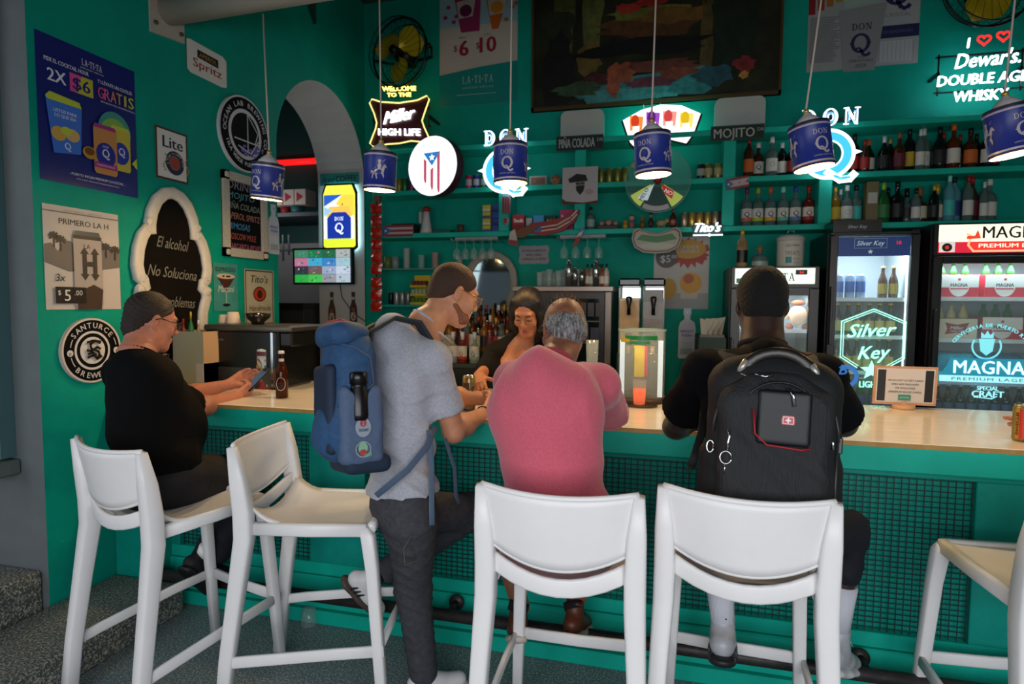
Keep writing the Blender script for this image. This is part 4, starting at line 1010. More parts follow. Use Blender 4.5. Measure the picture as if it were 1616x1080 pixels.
def can(name, label, x, y, z, h, r, body, group=None, txt=None, inkc='#e8e2d0', band=None, ang=-PI / 2):
    t = thing(name, label, 'can', (x, y, z), group)
    m = MB(); m.lathe([(r * .85, z), (r, z + .006), (r, z + h - .012), (r * .86, z + h - .002)], (x, y, 0), body, 16); m.build('can_body', t)
    m = MB(); m.lathe([(r * .88, z + h - .004), (r * .88, z + h), (r * .8, z + h), (r * .78, z + h - .004), (0, z + h - .004)], (x, y, 0), M('#a9abad', .3, .9), 16); m.build('can_lid', t)
    if txt or band:
        c = Canvas(cyl_map((x, y, z), r, ang), .0006, .0006)
        if band: c.grid(-r * 1.3, .25 * h, r * 1.3, .7 * h, band, 8)
        if txt: c.text(txt, 0, .48 * h, h * .16, M(inkc, .5), .03, width=r * 1.3)
        c.build('label', t)
    return t
GL = lambda c: M(c, .08, trans=.55, ior=1.25, spec=.6)
DKG = M('#0d0f0c', .08, coat=.5); AMB = M('#5c2a0c', .12, trans=.3, ior=1.3); CLR = GL('#708884'); GRN = GL('#2f7a3a'); BRN = M('#3a1c0c', .1, coat=.4); BLUEG = GL('#6fb4c0')
BY = 5.10
def px2x(px, py, y): return on(px, py, y=y).x
LB = {'w': M('#c6c2b8', .5), 'k': M('#141414', .5), 'r': M('#8a1c16', .5), 'y': M('#b99a2c', .5), 't': M('#3aa8a0', .5), 'o': M('#b85a1c', .5), 'c': M('#b9b49a', .5), 'm': M('#5a1c2c', .5), 'b': M('#27386e', .5), 'g': M('#2a6a34', .5)}
CP = {'w': M('#c9c9c6', .4), 'k': M('#15120f', .4), 'r': M('#8f1f14', .4), 'o': M('#c2571c', .4), 'y': M('#c2a23a', .4, .3), 'g': M('#8fb22a', .4), 'c': M('#7fd0c2', .4), 'b': M('#2a3f9a', .4), 'p': M('#6a2458', .4), 'n': M('#7a5a34', .5)}
# flavoured rums, the row of six
for i, (xz, cap, band) in enumerate(((158, 'p', '#b9604a'), (217, 'g', '#9fb22c'), (282, 'o', '#cf9426'), (348, 'c', '#4fae8c'), (413, 'b', '#5a6a9a'), (481, 'r', '#8f2018'))):
    px = 1130 + xz / 3.325
    bottle('rum_bottle', 'white-label flavoured rum bottle with %s cap in the row of six' % {'p': 'purple', 'g': 'lime green', 'o': 'orange', 'c': 'aqua', 'b': 'dark blue', 'r': 'red'}[cap], px2x(px, 350, BY), BY, S3, .30, .041, CLR if i < 5 else M('#6a1c14', .15, trans=.3), CP[cap], 'rum', LB['w'], 'Q', '#1b2040' if i < 5 else '#9a2018', 'flavoured rum bottles', band=M(band, .5))
# upper bottle shelf: x in crop, height, radius, body, cap, kind, label, ink text
UP = [(168, .31, .038, BRN, 'r', 'tall', 'o', None), (222, .28, .042, BRN, 'w', 'rum', 'w', 'Q'), (288, .305, .042, CLR, 'w', 'rum', 'w', 'dot'), (348, .27, .040, DKG, 'w', 'tall', 'w', None),
      (395, .25, .038, DKG, 'k', 'tall', 'r', None), (727, .305, .038, DKG, 'k', 'tall', 'r', 'dot'), (772, .25, .034, BRN, 'r', 'round', 'r', None), (805, .26, .038, DKG, 'o', 'round', 'w', None), (873, .265, .042, DKG, 'w', 'round', 'k', None),
      (915, .26, .032, DKG, 'y', 'tall', 'k', None), (950, .285, .042, BRN, 'n', 'rum', 'm', None), (1016, .325, .040, DKG, 'k', 'tall', 'y', None), (1060, .30, .032, CLR, 'w', 'tall', 'w', None), (1090, .315, .043, CLR, 'w', 'tall', 'w', 'dot'),
      (1160, .31, .046, DKG, 'k', 'round', 'k', None), (1196, .28, .034, BRN, 'r', 'tall', 'r', None), (1232, .325, .043, AMB, 'o', 'rum', 'w', None), (1282, .26, .034, DKG, 'r', 'round', 'k', None), (1320, .29, .044, BRN, 'k', 'rum', 'o', None), (1368, .26, .034, DKG, 'k', 'tall', 'k', None), (1408, .29, .044, DKG, 'k', 'rum', 'w', None), (1462, .27, .038, DKG, 'r', 'tall', 'r', None)]
cn = {'w': 'white', 'k': 'black', 'r': 'red', 'y': 'yellow', 't': 'teal', 'o': 'orange', 'c': 'cream', 'm': 'maroon', 'b': 'blue', 'g': 'green', 'n': 'brown', 'p': 'purple'}
for i, (xz, h, r, body, cap, kind, lab, tx) in enumerate(UP):
    px = 1130 + xz / 3.325
    bottle('liquor_bottle', '%s-capped bottle with %s label, %s from the street sign end, upper shelf' % (cn[cap], cn[lab], ORD[i] if i < 20 else 'twenty-' + ORD[i - 20]), px2x(px, 270, BY), BY + (.03 if i % 2 else -.02), S2, h, r, body, CP[cap], kind, LB[lab], tx, group='bottles on the upper bottle shelf', n=14)
LO = [(617, .28, .036, M('#8a6a1a', .15, trans=.3), 'y', 'tall', 'y', None), (655, .27, .030, CLR, 'w', 'tall', 'w', None), (678, .29, .042, CLR, 'w', 'rum', 'w', 'dot'), (735, .30, .040, CLR, 'k', 'rum', 't', None),
      (868, .30, .044, GRN, 'g', 'round', 'g', None), (905, .27, .030, DKG, 'k', 'tall', 'k', None), (940, .305, .046, DKG, 'k', 'rum', 'k', 'dot'), (1003, .26, .044, CLR, 'k', 'squat', 'k', None), (1038, .25, .032, CLR, 'k', 'tall', 'w', None), (1072, .27, .047, BRN, 'n', 'squat', 'c', None),
      (1132, .27, .032, DKG, 'y', 'tall', 'k', None), (1163, .285, .046, CLR, 'y', 'squat', 'c', None), (1210, .34, .036, BLUEG, 'c', 'tall', 't', None), (1250, .34, .044, BLUEG, 'k', 'tall', 'b', None), (1308, .33, .034, CLR, 'r', 'tall', 'w', None), (1345, .335, .044, BRN, 'r', 'round', 'm', None), (1392, .28, .028, CLR, 'w', 'tall', 'w', None), (1437, .305, .046, CLR, 'w', 'rum', 'w', None)]
for i, (xz, h, r, body, cap, kind, lab, tx) in enumerate(LO):
    px = 1130 + xz / 3.325
    bottle('liquor_bottle', '%s-capped bottle with %s label, %s from the flavoured rums, lower shelf' % (cn[cap], cn[lab], ORD[i]), px2x(px, 350, BY), BY + (.03 if i % 2 else -.02), S3, h, r, body, CP[cap], kind, LB[lab], tx, group='bottles on the lower bottle shelf', n=14)
q = px2x(1130 + 806 / 3.325, 350, BY)
t = thing('bottle_box', 'tall tan gift box standing among the lower shelf bottles', 'box', (q, BY, S3)); m = MB(); m.b2((q - .04, BY - .04, S3 + .001), (q + .042, BY + .04, S3 + .31), M('#6b5d3a', .6), bev=.003); m.build('carton', t)
m = MB(); m.b2((q - .03, BY - .0415, S3 + .15), (q + .032, BY - .0401, S3 + .23), M('#a8a596', .6)); m.build('paper_label', t)
# tall dark bottle and cans on the middle shelves
def shelf_can(px, py, z, colr, lab_, grp, h=.122, r=.030, band=None, txt=None, name='drink_can'):
    return can(name, lab_, px2x(px, py, BY - .04), BY - .04, z, h, r, colr, grp, txt, band=band)
for i, px in enumerate((949, 962, 975, 987)): shelf_can(px, 280, S2, M('#7a7a34', .35, .5, noise=.4, nscale=60), 'olive green drink can, %s from the round wanted sign' % ORD[i], 'cans beside the square portrait sign')
for i, (px, cc, nm) in enumerate(((1106, '#2b2b30', 'dark'), (1118, '#8a7a44', 'dull gold'), (1133, '#8a8a50', 'olive'), (1145, '#7f7440', 'bronze'))): shelf_can(px, 265, S2, M(cc, .35, .5, noise=.3, nscale=60), '%s drink can in the row right of the prize wheel' % nm, 'cans beside the prize wheel', band=M('#a59a6a', .4) if i else M('#9a9a96', .4))
for i, px in enumerate((1080, 1092, 1104, 1117, 1129)): shelf_can(px, 345, S3, M('#b3914a' if i not in (0, 4) else '#a08a72', .3, .7, noise=.3, nscale=70), 'gold energy drink can, %s of five above the small white script neon' % ORD[i], 'gold cans on the lower shelf', h=.118, r=.028)
bottle('beer_bottle', 'dark brown bottle at the end of the row of gold cans', px2x(1142, 350, BY - .04), BY - .04, S3, .215, .031, BRN, CP['k'], 'beer', M('#5a1c22', .5), n=12)
bottle('beer_bottle', 'dark red labelled small bottle beside the toy pig', px2x(1062, 350, BY - .04), BY - .04, S3, .15, .028, BRN, CP['r'], 'beer', M('#8a2a22', .5), 'dot', '#e0d8c8', n=12)
for i, (px, cc, nm) in enumerate(((630, '#8a7a2a', 'olive yellow'), (639, '#1c6a3c', 'bottle green'), (650, '#7a2a6a', 'violet'), (740, '#b8285c', 'hot pink'), (752, '#23307e', 'deep blue'), (764, '#1f7a3c', 'bright green'))):
    shelf_can(px, 287, S2, M(cc, .35, .3), '%s slim can on the upper shelf by the round flag sign' % nm, 'coloured slim cans', h=.118, r=.029, band=M('#9aa0a8', .4) if i > 2 else None)
bottle('small_bottle', 'clear bottle with dark stopper beside the toy figures', px2x(933, 350, BY), BY - .03, S3, .19, .034, CLR, CP['k'], 'rum', M('#8a9a92', .5), n=12)
# toys and figures
def toy(label, px, parts, name='toy_figure', z=S3, y=BY - .05, cat='figurine'):
    x = px2x(px, 350, y); t = thing(name, label, cat, (x, y, z))
    for pn, sp in parts:
        m = MB()
        for (dx, dy, dz, r, sq, cc) in sp: m.sphere((x + dx, y + dy, z + dz), r, M(cc, .5), 12, sq)
        m.build(pn, t)
    return t
toy('small yellow duck toy between the pink balls and the doll', 987, (('body', [(0, 0, .022, .024, (1, 1, .9), '#b99018')]), ('head', [(0, -.005, .055, .017, (1, 1, 1), '#b99018')]), ('beak', [(0, -.024, .052, .007, (1, 1, .6), '#b8561a')])))
toy('small pink and black doll with round ears', 997, (('body', [(0, 0, .035, .022, (1, .8, 1.6), '#9a4a52')]), ('head', [(0, 0, .09, .021, (1.1, 1, 1), '#c08a7a')]), ('hat', [(0, .004, .105, .019, (1.2, 1, .6), '#6a2a2a')])))
toy('brown carved figurine beside the dark nutcracker', 1014, (('body', [(0, 0, .032, .024, (1, .9, 1.3), '#6a4a22')]), ('head', [(0, 0, .078, .018, (1, 1, 1), '#7a5a30')]), ('crown', [(0, 0, .098, .010, (1.3, 1.3, .8), '#8f7a2a')])))
toy('dark red wooden soldier under the prize wheel', 1027, (('body', [(0, 0, .045, .02, (1, 1, 2.2), '#3a0f12')]), ('head', [(0, 0, .1, .015, (1, 1, 1.1), '#8a6a52')]), ('cap', [(0, 0, .122, .015, (1, 1, 1), '#141012')])))
toy('tan toy pig standing on the lower shelf', 1044, (('body', [(0, 0, .042, .032, (1.35, .8, .85), '#9a8a5e')]), ('head', [(.040, -.005, .058, .019, (1, 1, 1), '#9a8a5e')]), ('leg', [(-.025, -.01, .01, .009, (1, 1, 1.2), '#8a7a50')]), ('leg', [(.02, -.01, .01, .009, (1, 1, 1.2), '#8a7a50')]), ('ear', [(.042, 0, .078, .008, (1, .5, 1), '#8a7a50')])), 'toy_pig')
x0 = px2x(948, 350, BY - .05)
t = thing('tray', 'dark red tray of pink balls on the lower shelf', 'tray', (x0 + .05, BY - .05, S3)); m = MB(); m.b2((x0 - .02, BY - .11, S3 + .001), (x0 + .15, BY, S3 + .028), M('#3a1010', .5), bev=.004); m.build('tray_box', t)
for k, (dx, r_) in enumerate(((.01, .022), (.065, .028), (.12, .022))):
    tag(MB().sphere((x0 + dx, BY - .05, S3 + .028 + r_), r_, M('#a8786a', .5, noise=.2, nscale=30), 14).build('pink_ball'), '%s pink ball in the dark red tray' % ('small' if k == 0 else 'large middle' if k == 1 else 'last small'), 'ball', 'pink balls in the tray')
def carton(label, x, y, z, w, h, d, c1, c2=None, txt=None, grp=None, ink='#e6e2da', name='carton_box'):
    t = thing(name, label, 'box', (x, y, z), grp); m = MB(); m.b2((x - w / 2, y - d / 2, z + .001), (x + w / 2, y + d / 2, z + h), M(c1, .5), bev=.002); m.build('carton', t)
    c = Canvas(plane_map((x, y - d / 2 - .0005, z + h / 2), (1, 0, 0), (0, 0, 1), (0, -1, 0)))
    if c2: c.rect(-w / 2 * .96, -h / 2 * .9, w / 2 * .96, -h * .08, M(c2, .5))
    if txt: c.text(txt, 0, h * .15, h * .22, M(ink, .5), .03, width=w * .8)
    if c2 or txt: c.build('print', t)
    return t
for i, (px, c1, c2) in enumerate(((769, '#b3a62c', '#b8b6a8'), (784, '#1f3688', '#1a2050'))):
    xx = px2x(px, 350, 5.04)
    for k in range(4): carton('%s small medicine packet, %s from the shelf up' % ('yellow' if i == 0 else 'navy', ORD[k]), xx, 5.04, S3 + k * .057, .07, .055, .05, c1, c2 if k % 2 else '#22409a', grp='stacked medicine packets')
for px, w, h, c1, c2, tx, nm in ((819, .105, .14, '#a0202a', '#7a1218', 'Theraflu', 'red'), (836, .05, .11, '#a8a4a0', '#8a2c30', None, 'white and red'), (851, .09, .13, '#3f8fc0', '#b8ccd8', None, 'light blue'), (870, .09, .125, '#1c2a2a', '#26304a', 'Advil', 'dark'), (895, .11, .17, '#b02a5e', '#8a1c48', 'Benadryl', 'magenta')):
    carton('%s medicine box standing behind the red wooden boat' % nm, px2x(px, 345, 5.06), 5.06, S3, w, h, .05, c1, c2, tx, 'medicine boxes behind the boat', ink='#d8c83a' if tx == 'Advil' else '#e6e2da')
# red wooden boat hung in front of the shelf
a, b = on(829, 362, y=4.93), on(914, 330, y=4.93)
t = thing('toy_boat', 'red striped wooden boat hanging in front of the medicine boxes', 'decoration', ((a.x + b.x) / 2, 4.93, a.z))
fn = plane_map((a.x, 4.95, a.z), (1, 0, 0), (0, 0, 1), (0, -1, 0)); L_ = b.x - a.x
pl = [(0, 0), (.02, -.03), (.35 * L_, -.055), (.7 * L_, -.02), (.92 * L_, .05), (L_, .13), (.99 * L_, .15), (.9 * L_, .135), (.7 * L_, .09), (.4 * L_, .06), (.1 * L_, .05)]
m = MB(); m.prism(pl, fn, -.02, .02, M('#8a1a18', .45)); m.build('hull', t)
c = Canvas(lambda u, v, k: fn(u, v, .02 + k)); 
for dv in (0, .03): c.line([(.25 * L_, -.02 + dv), (.6 * L_, .0 + dv), (.85 * L_, .06 + dv), (.96 * L_, .11 + dv)], .010, M('#bdb2a8', .5))
c.poly([(.02, -.01), (.3 * L_, -.03), (.3 * L_, .02), (.04, .03)], M('#3a5a9a', .5)); c.build('stripe_print', t)
m = MB(); m.prism([(-.13, -.06), (-.02, -.07), (.10, .0), (.12, .03), (.03, .03), (-.08, -.01)], fn, .021, .03, M('#6a3a1c', .5)); m.build('wooden_hook', t)
# flag things
def flag_board(label, TL, BR, y, tilt=0, name='flag_sign', txt=None):
    a, b = on(*TL, y=y), on(*BR, y=y); w, h = b.x - a.x, a.z - b.z; ce = Vector(((a.x + b.x) / 2, y, (a.z + b.z) / 2)); ct, st = math.cos(tilt), math.sin(tilt)
    fn = plane_map(ce, (ct, 0, st), (-st, 0, ct), (0, -1, 0)); t = thing(name, label, 'sign', tuple(ce))
    m = MB(); m.prism([(-w / 2, -h / 2), (w / 2, -h / 2), (w / 2, h / 2), (-w / 2, h / 2)], fn, 0, .006, M('#a8a2a2', .5)); m.build('board', t)
    c = Canvas(lambda u, v, k: fn(u, v, .006 + k))
    for k in (0, 2, 4): c.rect(-w / 2, h * (.3 - k * .2), w / 2, h * (.5 - k * .2), M('#8a2230', .5))
    c.poly([(-w / 2, -h / 2), (-w * .18, 0), (-w / 2, h / 2)], M('#2f5a94', .5))
    S5 = [(math.cos(math.radians(90 + 36 * k)) * h * (.16 if k % 2 == 0 else .07) - w * .39, math.sin(math.radians(90 + 36 * k)) * h * (.16 if k % 2 == 0 else .07)) for k in range(10)]
    c.poly(S5, M('#c9c9d0', .5))
    if txt: c.text(txt, .1 * w, 0, h * .26, M('#e6dede', .5), .02, width=w * .6)
    c.build('print', t); return t
flag_board('striped island flag banner at the left end of the lower shelf', (604, 356), (652, 373), 4.968)
flag_board('tilted flag licence plate between the wheel and the rums', (1146, 281), (1181, 297), 4.96, math.radians(9), txt='PUERTO RICO')
def feather(label, pts, cols, y=4.93):
    P = [on(*p, y=y) for p in pts]; t = thing('pennant', label, 'pennant', tuple(P[0])); k = len(cols)
    for j in range(k):
        f0, f1 = j / k, (j + 1) / k; lerp = lambda a, b, f: a + (b - a) * f
        q = [lerp(P[0], P[3], f0), lerp(P[1], P[2], f0), lerp(P[1], P[2], f1), lerp(P[0], P[3], f1)]
        m = MB(); m.prism([(v.x, v.z) for v in q], lambda u, v, w: Vector((u, y - w, v)), 0, .012, M(cols[j], .5)); m.build('cloth_band', t)
feather('red and white carved hand pennant left of the grey plaque', ((806, 366), (813, 362), (819, 389), (802, 385)), ('#b0aaa4', '#a8a09a', '#8a1c20'))
feather('white blue and red surfboard shaped ornament on the shelf edge', ((917, 361), (924, 357), (913, 385), (903, 390)), ('#4a6a9a', '#b0b0b4', '#8a1c20', '#8a1c20'))
# hanging flag bag on the upright
a = on(799, 305, y=4.95); t = thing('hanging_bag', 'striped flag pouch hanging on the shelf upright', 'pouch', (a.x, 4.955, a.z - .25))
m = MB(); m.b2((a.x - .035, 4.94, a.z - .17), (a.x + .035, 4.972, a.z), M('#7f6a6e', .6), bev=.008); m.build('pouch', t)
for dx in (-.022, .0, .022): 
    m = MB(); m.b2((a.x + dx - .006, 4.936, a.z - .16), (a.x + dx + .006, 4.9395, a.z - .04), M('#8a1c28', .5)); m.build('stripe', t)
m = MB(); m.b2((a.x - .03, 4.936, a.z - .03), (a.x + .03, 4.94, a.z + .005), M('#6aa8b8', .5)); m.build('blue_top', t)
m = MB(); m.sphere((a.x, 4.95, a.z - .23), .032, M('#8f8f94', .5), 12, (1, .6, 1.2)); m.b2((a.x - .012, 4.925, a.z - .25), (a.x + .012, 4.931, a.z - .21), M('#8a1c28', .5)); m.build('tag_figure', t)
# odds on the lower left shelf
x = px2x(673, 350, 5.05)
t = thing('megaphone', 'white megaphone with red rim standing on the lower shelf', 'megaphone', (x, 5.05, S3)); m = MB(); m.lathe([(.06, S3 + .001), (.045, S3 + .05), (.03, S3 + .15), (.028, S3 + .19)], (x, 5.05, 0), M('#b9b9b6', .5), 16); m.build('horn', t)
m = MB(); m.lathe([(.034, S3 + .19), (.036, S3 + .22), (.02, S3 + .235), (0, S3 + .235)], (x, 5.05, 0), M('#8a1616', .5), 16); m.build('rear_cap', t); m = MB(); m.b2((x - .06, 5.02, S3 + .09), (x - .035, 5.06, S3 + .19), M('#a5a5a2', .5), bev=.004); m.build('handle', t)
x = px2x(640, 350, 5.05); carton('dark flat case lying behind the flag banner', x, 5.05, S3, .22, .085, .12, '#161a1a', name='case')
x = px2x(700, 350, 5.05); carton('thin dark green booklet stack on the lower shelf', x, 5.05, S3, .17, .025, .12, '#1c4a42', name='booklet_stack')
x = px2x(727, 350, 5.05); t = thing('clay_cup', 'small brown clay cup on the lower left shelf', 'cup', (x, 5.05, S3)); m = MB(); m.lathe([(0, S3), (.024, S3 + .001), (.032, S3 + .07), (.028, S3 + .07), (.02, S3 + .01), (0, S3 + .01)], (x, 5.05, 0), M('#4a3324', .6), 16); m.build('cup_body', t)
# framed banknote and face ball
a = on(836, 276, y=5.05); b = on(863, 290, y=5.05); x = (a.x + b.x) / 2
t = thing('picture_frame', 'small framed banknote on the upper shelf by the pendant lamp', 'picture', (x, 5.05, S2)); m = MB(); m.b2((a.x, 5.04, S2 + .001), (b.x, 5.055, S2 + .085), M('#8a8f88', .5)); m.build('frame', t); m = MB(); m.b2((a.x + .012, 5.037, S2 + .014), (b.x - .012, 5.0399, S2 + .072), M('#6a4a3a', .5, noise=.4, nscale=30)); m.build('banknote', t)
x = px2x(877, 285, 5.05); t = thing('face_ball', 'round pinkish coconut face ball on the upper shelf', 'ball', (x, 5.05, S2)); m = MB(); m.sphere((x, 5.05, S2 + .046), .045, M('#9a6a52', .6, noise=.3, nscale=20), 16); m.build('ball', t)
for dx in (-.016, .016): MB().sphere((x + dx, 5.009, S2 + .055), .006, BLK, 8).build('eye', t)
MB().sphere((x, 5.006, S2 + .030), .010, M('#6a1c1c', .5), 8, (1.4, .5, .5)).build('mouth', t)
# ---------------------------------------------------------------- signs, neons, fans and painting on the back wall
def bsign(name, label, cat, TL, BR, mat, th=.006, rim=None, y=None, outline=None, board='board'):
    yy = YB if y is None else y
    x0, x1, z0, z1 = rspan(TL, BR, yy - .004)
    return wall_board(name, label, cat, x0, x1, z0, z1, mat, th, rim, side='back', yb=yy, outline=outline, board=board)
NW = M('#f4fbff', .4, emit=1.6); NY = M('#ffe98a', .4, emit=1.5); NR = M('#ff2a2a', .4, emit=1.3); NBL = M('#3fb4ff', .4, emit=1.3)
# beach drink poster with curled lower edge
t, c, w, h, fn = bsign('poster', 'tall drinks poster with two cups above the prices 6 and 10', 'poster', (694, -70), (816, 160), M('#8fb0b8', .45), .003)
c.poly([(-w / 2, -.29 * h), (w / 2, -.24 * h), (w / 2, h * .12), (-w / 2, h * .02)], M('#b3aaa0', .5)); c.rect(-w / 2, .02 * h, w / 2, .5 * h, M('#86a6b4', .5))
c.poly([(-w / 2, -h / 2), (w / 2, -h / 2), (w / 2, -.235 * h), (0, -.255 * h), (-w / 2, -.29 * h)], M('#0f7f78', .4))
for s_, b_, f_ in ((-1, '#8a2450', '#5a1440'), (1, '#b0561a', '#c07a1c')):
    cx_ = (.04 + s_ * .2) * w
    c.poly([(cx_ - .06 * w - s_ * .0 * w, -.02 * h), (cx_ + .10 * w - s_ * .08 * w, -.02 * h), (cx_ + .2 * w, .28 * h), (cx_ - .18 * w, .28 * h)], M(b_, .5))
    c.poly([(cx_ - .09 * w, .07 * h), (cx_ + .09 * w, .08 * h), (cx_ + .13 * w, .2 * h), (cx_ - .12 * w, .18 * h)], M('#a9a29c', .5)); c.ell(cx_, .12 * h, .08 * w, .04 * h, M(f_, .5), 14)
    for k in range(9): c.ell(cx_ + s_ * random.uniform(.1, .3) * w, random.uniform(.02, .28) * h, .03 * w, .014 * h, M(b_, .5), 7)
c.text('MEDIO', -.2 * w, -.055 * h, .012 * h, M('#5a1a1a', .5)); c.text('LITRO', .12 * w, -.05 * h, .012 * h, M('#5a1a1a', .5))
RD = M('#8a1626', .5); c.text('$', -.29 * w, -.12 * h, .04 * h, RD); c.text('6', -.18 * w, -.125 * h, .10 * h, RD, .05); c.text('$', .0 * w, -.115 * h, .04 * h, RD); c.text('10', .13 * w, -.115 * h, .10 * h, RD, .04)
c.slab('LA.TI.TA', .0, -.335 * h, .05 * h, M('#9fb8b2', .5), .16, .72); c.text('estimado sabores', 0, -.385 * h, .018 * h, M('#7fa8a2', .5), width=.4 * w); c.rect(-.27 * w, -.435 * h, .24 * w, -.43 * h, M('#7fa8a2', .5)); c.build('print', t)
# big dark painting in a thin gilded frame
x0, x1 = on(840, 182, y=YB).x, on(1231, 150, y=YB).x; z0, z1 = on(1035, 165, y=YB).z, 4.25
t = thing('painting', 'large dark oil painting of a garden table scene in a thin frame', 'painting', ((x0 + x1) / 2, YB, z0))
w, h = x1 - x0, z1 - z0; fn = plane_map(((x0 + x1) / 2, YB - .002, (z0 + z1) / 2), (1, 0, 0), (0, 0, 1), (0, -1, 0))
m = MB(); m.prism([(-w / 2, -h / 2), (w / 2, -h / 2), (w / 2, h / 2), (-w / 2, h / 2)], fn, 0, .03, M('#0c0b08', .4, col2='#2a2a14', nscale=4, bump=.15, bscale=60)); m.build('canvas', t)
for a, b, c_, d in ((-w / 2, -h / 2, w / 2, -h / 2 + .03), (-w / 2, h / 2 - .03, w / 2, h / 2), (-w / 2, -h / 2, -w / 2 + .02, h / 2), (w / 2 - .02, -h / 2, w / 2, h / 2)):
    m = MB(); m.prism([(a, b), (c_, b), (c_, d), (a, d)], fn, 0, .045, M('#4a3414', .5, .2)); m.build('frame_rail', t)
c = Canvas(lambda u, v, k: fn(u, v, .031 + k), dz=.0004)
def blob(cx_, cy_, rx, ry, cc, n=22, ro=0, jag=.25):
    pts = []
    for i in range(n):
        a = 2 * PI * i / n; k = 1 + random.uniform(-jag, jag); x, y = rx * k * math.cos(a), ry * k * math.sin(a)
        pts.append(((cx_ + x * math.cos(ro) - y * math.sin(ro)) * w, max(-.47, min(.47, cy_ + (x * math.sin(ro) + y * math.cos(ro)) * w / h)) * h))
    c.poly(pts, M(tuple(min(1, int(cc[i:i + 2], 16) / 255 * 1.5 + .02) for i in (1, 3, 5)), .4, noise=.45, nscale=14))
for a in ((-.36, .35, .05, .25, '#2c2c14'), (-.24, .3, .04, .3, '#333418'), (-.40, .12, .08, .10, '#14180c'), (-.38, -.2, .07, .2, '#0a0a08'), (-.25, -.12, .05, .07, '#3a2c12'), (-.02, .10, .2, .05, '#2f1c0c'), (-.02, .2, .17, .025, '#3a3a14'), (.1, .16, .17, .03, '#3f2a10'), (.0, .28, .07, .02, '#5a1410'), (-.1, .25, .05, .02, '#5e1a12'), (.22, -.02, .03, .17, '#2e2410'), (.32, .1, .1, .2, '#0c120a'), (-.02, -.06, .27, .035, '#050504')): blob(*a)
for a in ((-.02, -.36, .29, .055, '#1c3f42'), (-.1, -.42, .2, .03, '#27494a'), (.14, -.3, .12, .035, '#1f4446'), (.02, -.22, .16, .028, '#3c1c16'), (-.13, -.25, .06, .045, '#55281a'), (-.22, -.29, .05, .03, '#2a0f12'), (-.15, -.32, .025, .06, '#5a2a1e'), (.10, -.28, .08, .022, '#4a2018'), (.0, -.34, .1, .02, '#3a1820'), (.36, -.26, .04, .03, '#4a1414'), (.36, -.34, .018, .016, '#6a4a1e'), (.25, -.32, .08, .04, '#142a30'), (-.3, -.35, .1, .03, '#1e2a1c')): blob(*a)
c.build('paint_strokes', t)
# fans
def fan(label, cx_, cy_, rpx, y=4.95, yawd=0):
    q = on(cx_, cy_, y=y); e = on(cx_ + rpx, cy_, y=y); r = (e.x - q.x)
    t = thing('wall_fan', label, 'fan', (q.x, YB - .002, q.z)); Rz = Matrix.Rotation(math.radians(yawd), 3, 'Z') @ Matrix.Rotation(math.radians(90), 3, 'X')
    BK = M('#0b0f10', .4, .4); YL = M('#b39a14', .35, .3); fnr = lambda u, v, d: q + Rz @ Vector((u, v, d))
    for d, rr in ((.07, r * .96), (0, r), (-.07, r * .9)):
        m = MB(); m.tube([fnr(rr * math.cos(a), rr * math.sin(a), d) for a in [2 * PI * i / 48 for i in range(48)]], .0045 if d else .009, BK, 6, closed=True); m.build('guard_ring', t)
    m = MB()
    for i in range(26):
        a = 2 * PI * i / 26; a2 = a + .35
        for sd in (1, -1): m.tube([fnr(.03 * math.cos(a), .03 * math.sin(a), .085 * sd), fnr(r * .6 * math.cos((a + a2) / 2), r * .6 * math.sin((a + a2) / 2), .085 * sd), fnr(r * .96 * math.cos(a2), r * .96 * math.sin(a2), .055 * sd), fnr(r * math.cos(a2), r * math.sin(a2), .0)], .0016, BK, 4)
    m.build('wire_guard', t, kind='stuff')
    for b_ in range(3):
        a0 = 2 * PI * b_ / 3 + .5; vs = []; fs = []
        for i in range(7):
            f = i / 6; rr = .035 + (r * .86 - .035) * f; wd = .42 + .95 * math.sin(PI * min(1, f * .9 + .08))
            for j in range(5):
                g = (j / 4 - .5) * 2; a = a0 + g * wd * .62; vs.append(fnr(rr * math.cos(a), rr * math.sin(a), g * .035))
        for i in range(6):
            for j in range(4): k = i * 5 + j; fs.append((k, k + 1, k + 6, k + 5))
        m = MB(); m.add(vs, fs, YL, True); m.build('blade', t)
    m = MB(); m.cyl(fnr(0, 0, .095), fnr(0, 0, -.02), .032, BK, 18); m.build('hub', t); m = MB(); m.cyl(fnr(0, 0, -.03), fnr(0, 0, -.17), .075, BK, 18); m.build('motor', t)
    m = MB(); m.tube([fnr(r, 0, 0), fnr(r + .03, 0, -.03), fnr(r * .7, 0, -.20), fnr(0, 0, -.22), fnr(-r * .7, 0, -.20), fnr(-r - .03, 0, -.03), fnr(-r, 0, 0)], .011, BK, 8); m.build('yoke', t)
    m = MB(); m.cyl(fnr(r - .005, 0, 0), fnr(r + .04, 0, 0), .02, BK, 10); m.build('knob', t); m = MB(); m.cyl(fnr(0, 0, -.2), (q.x, YB - .003, q.z), .03, BK, 12); m.build('wall_mount', t)
fan('black wall fan with yellow blades above the welcome neon', 630, 83, 49, yawd=-14)
fan('black wall fan with yellow blades above the whisky neon', 1562, -30, 82, yawd=10)
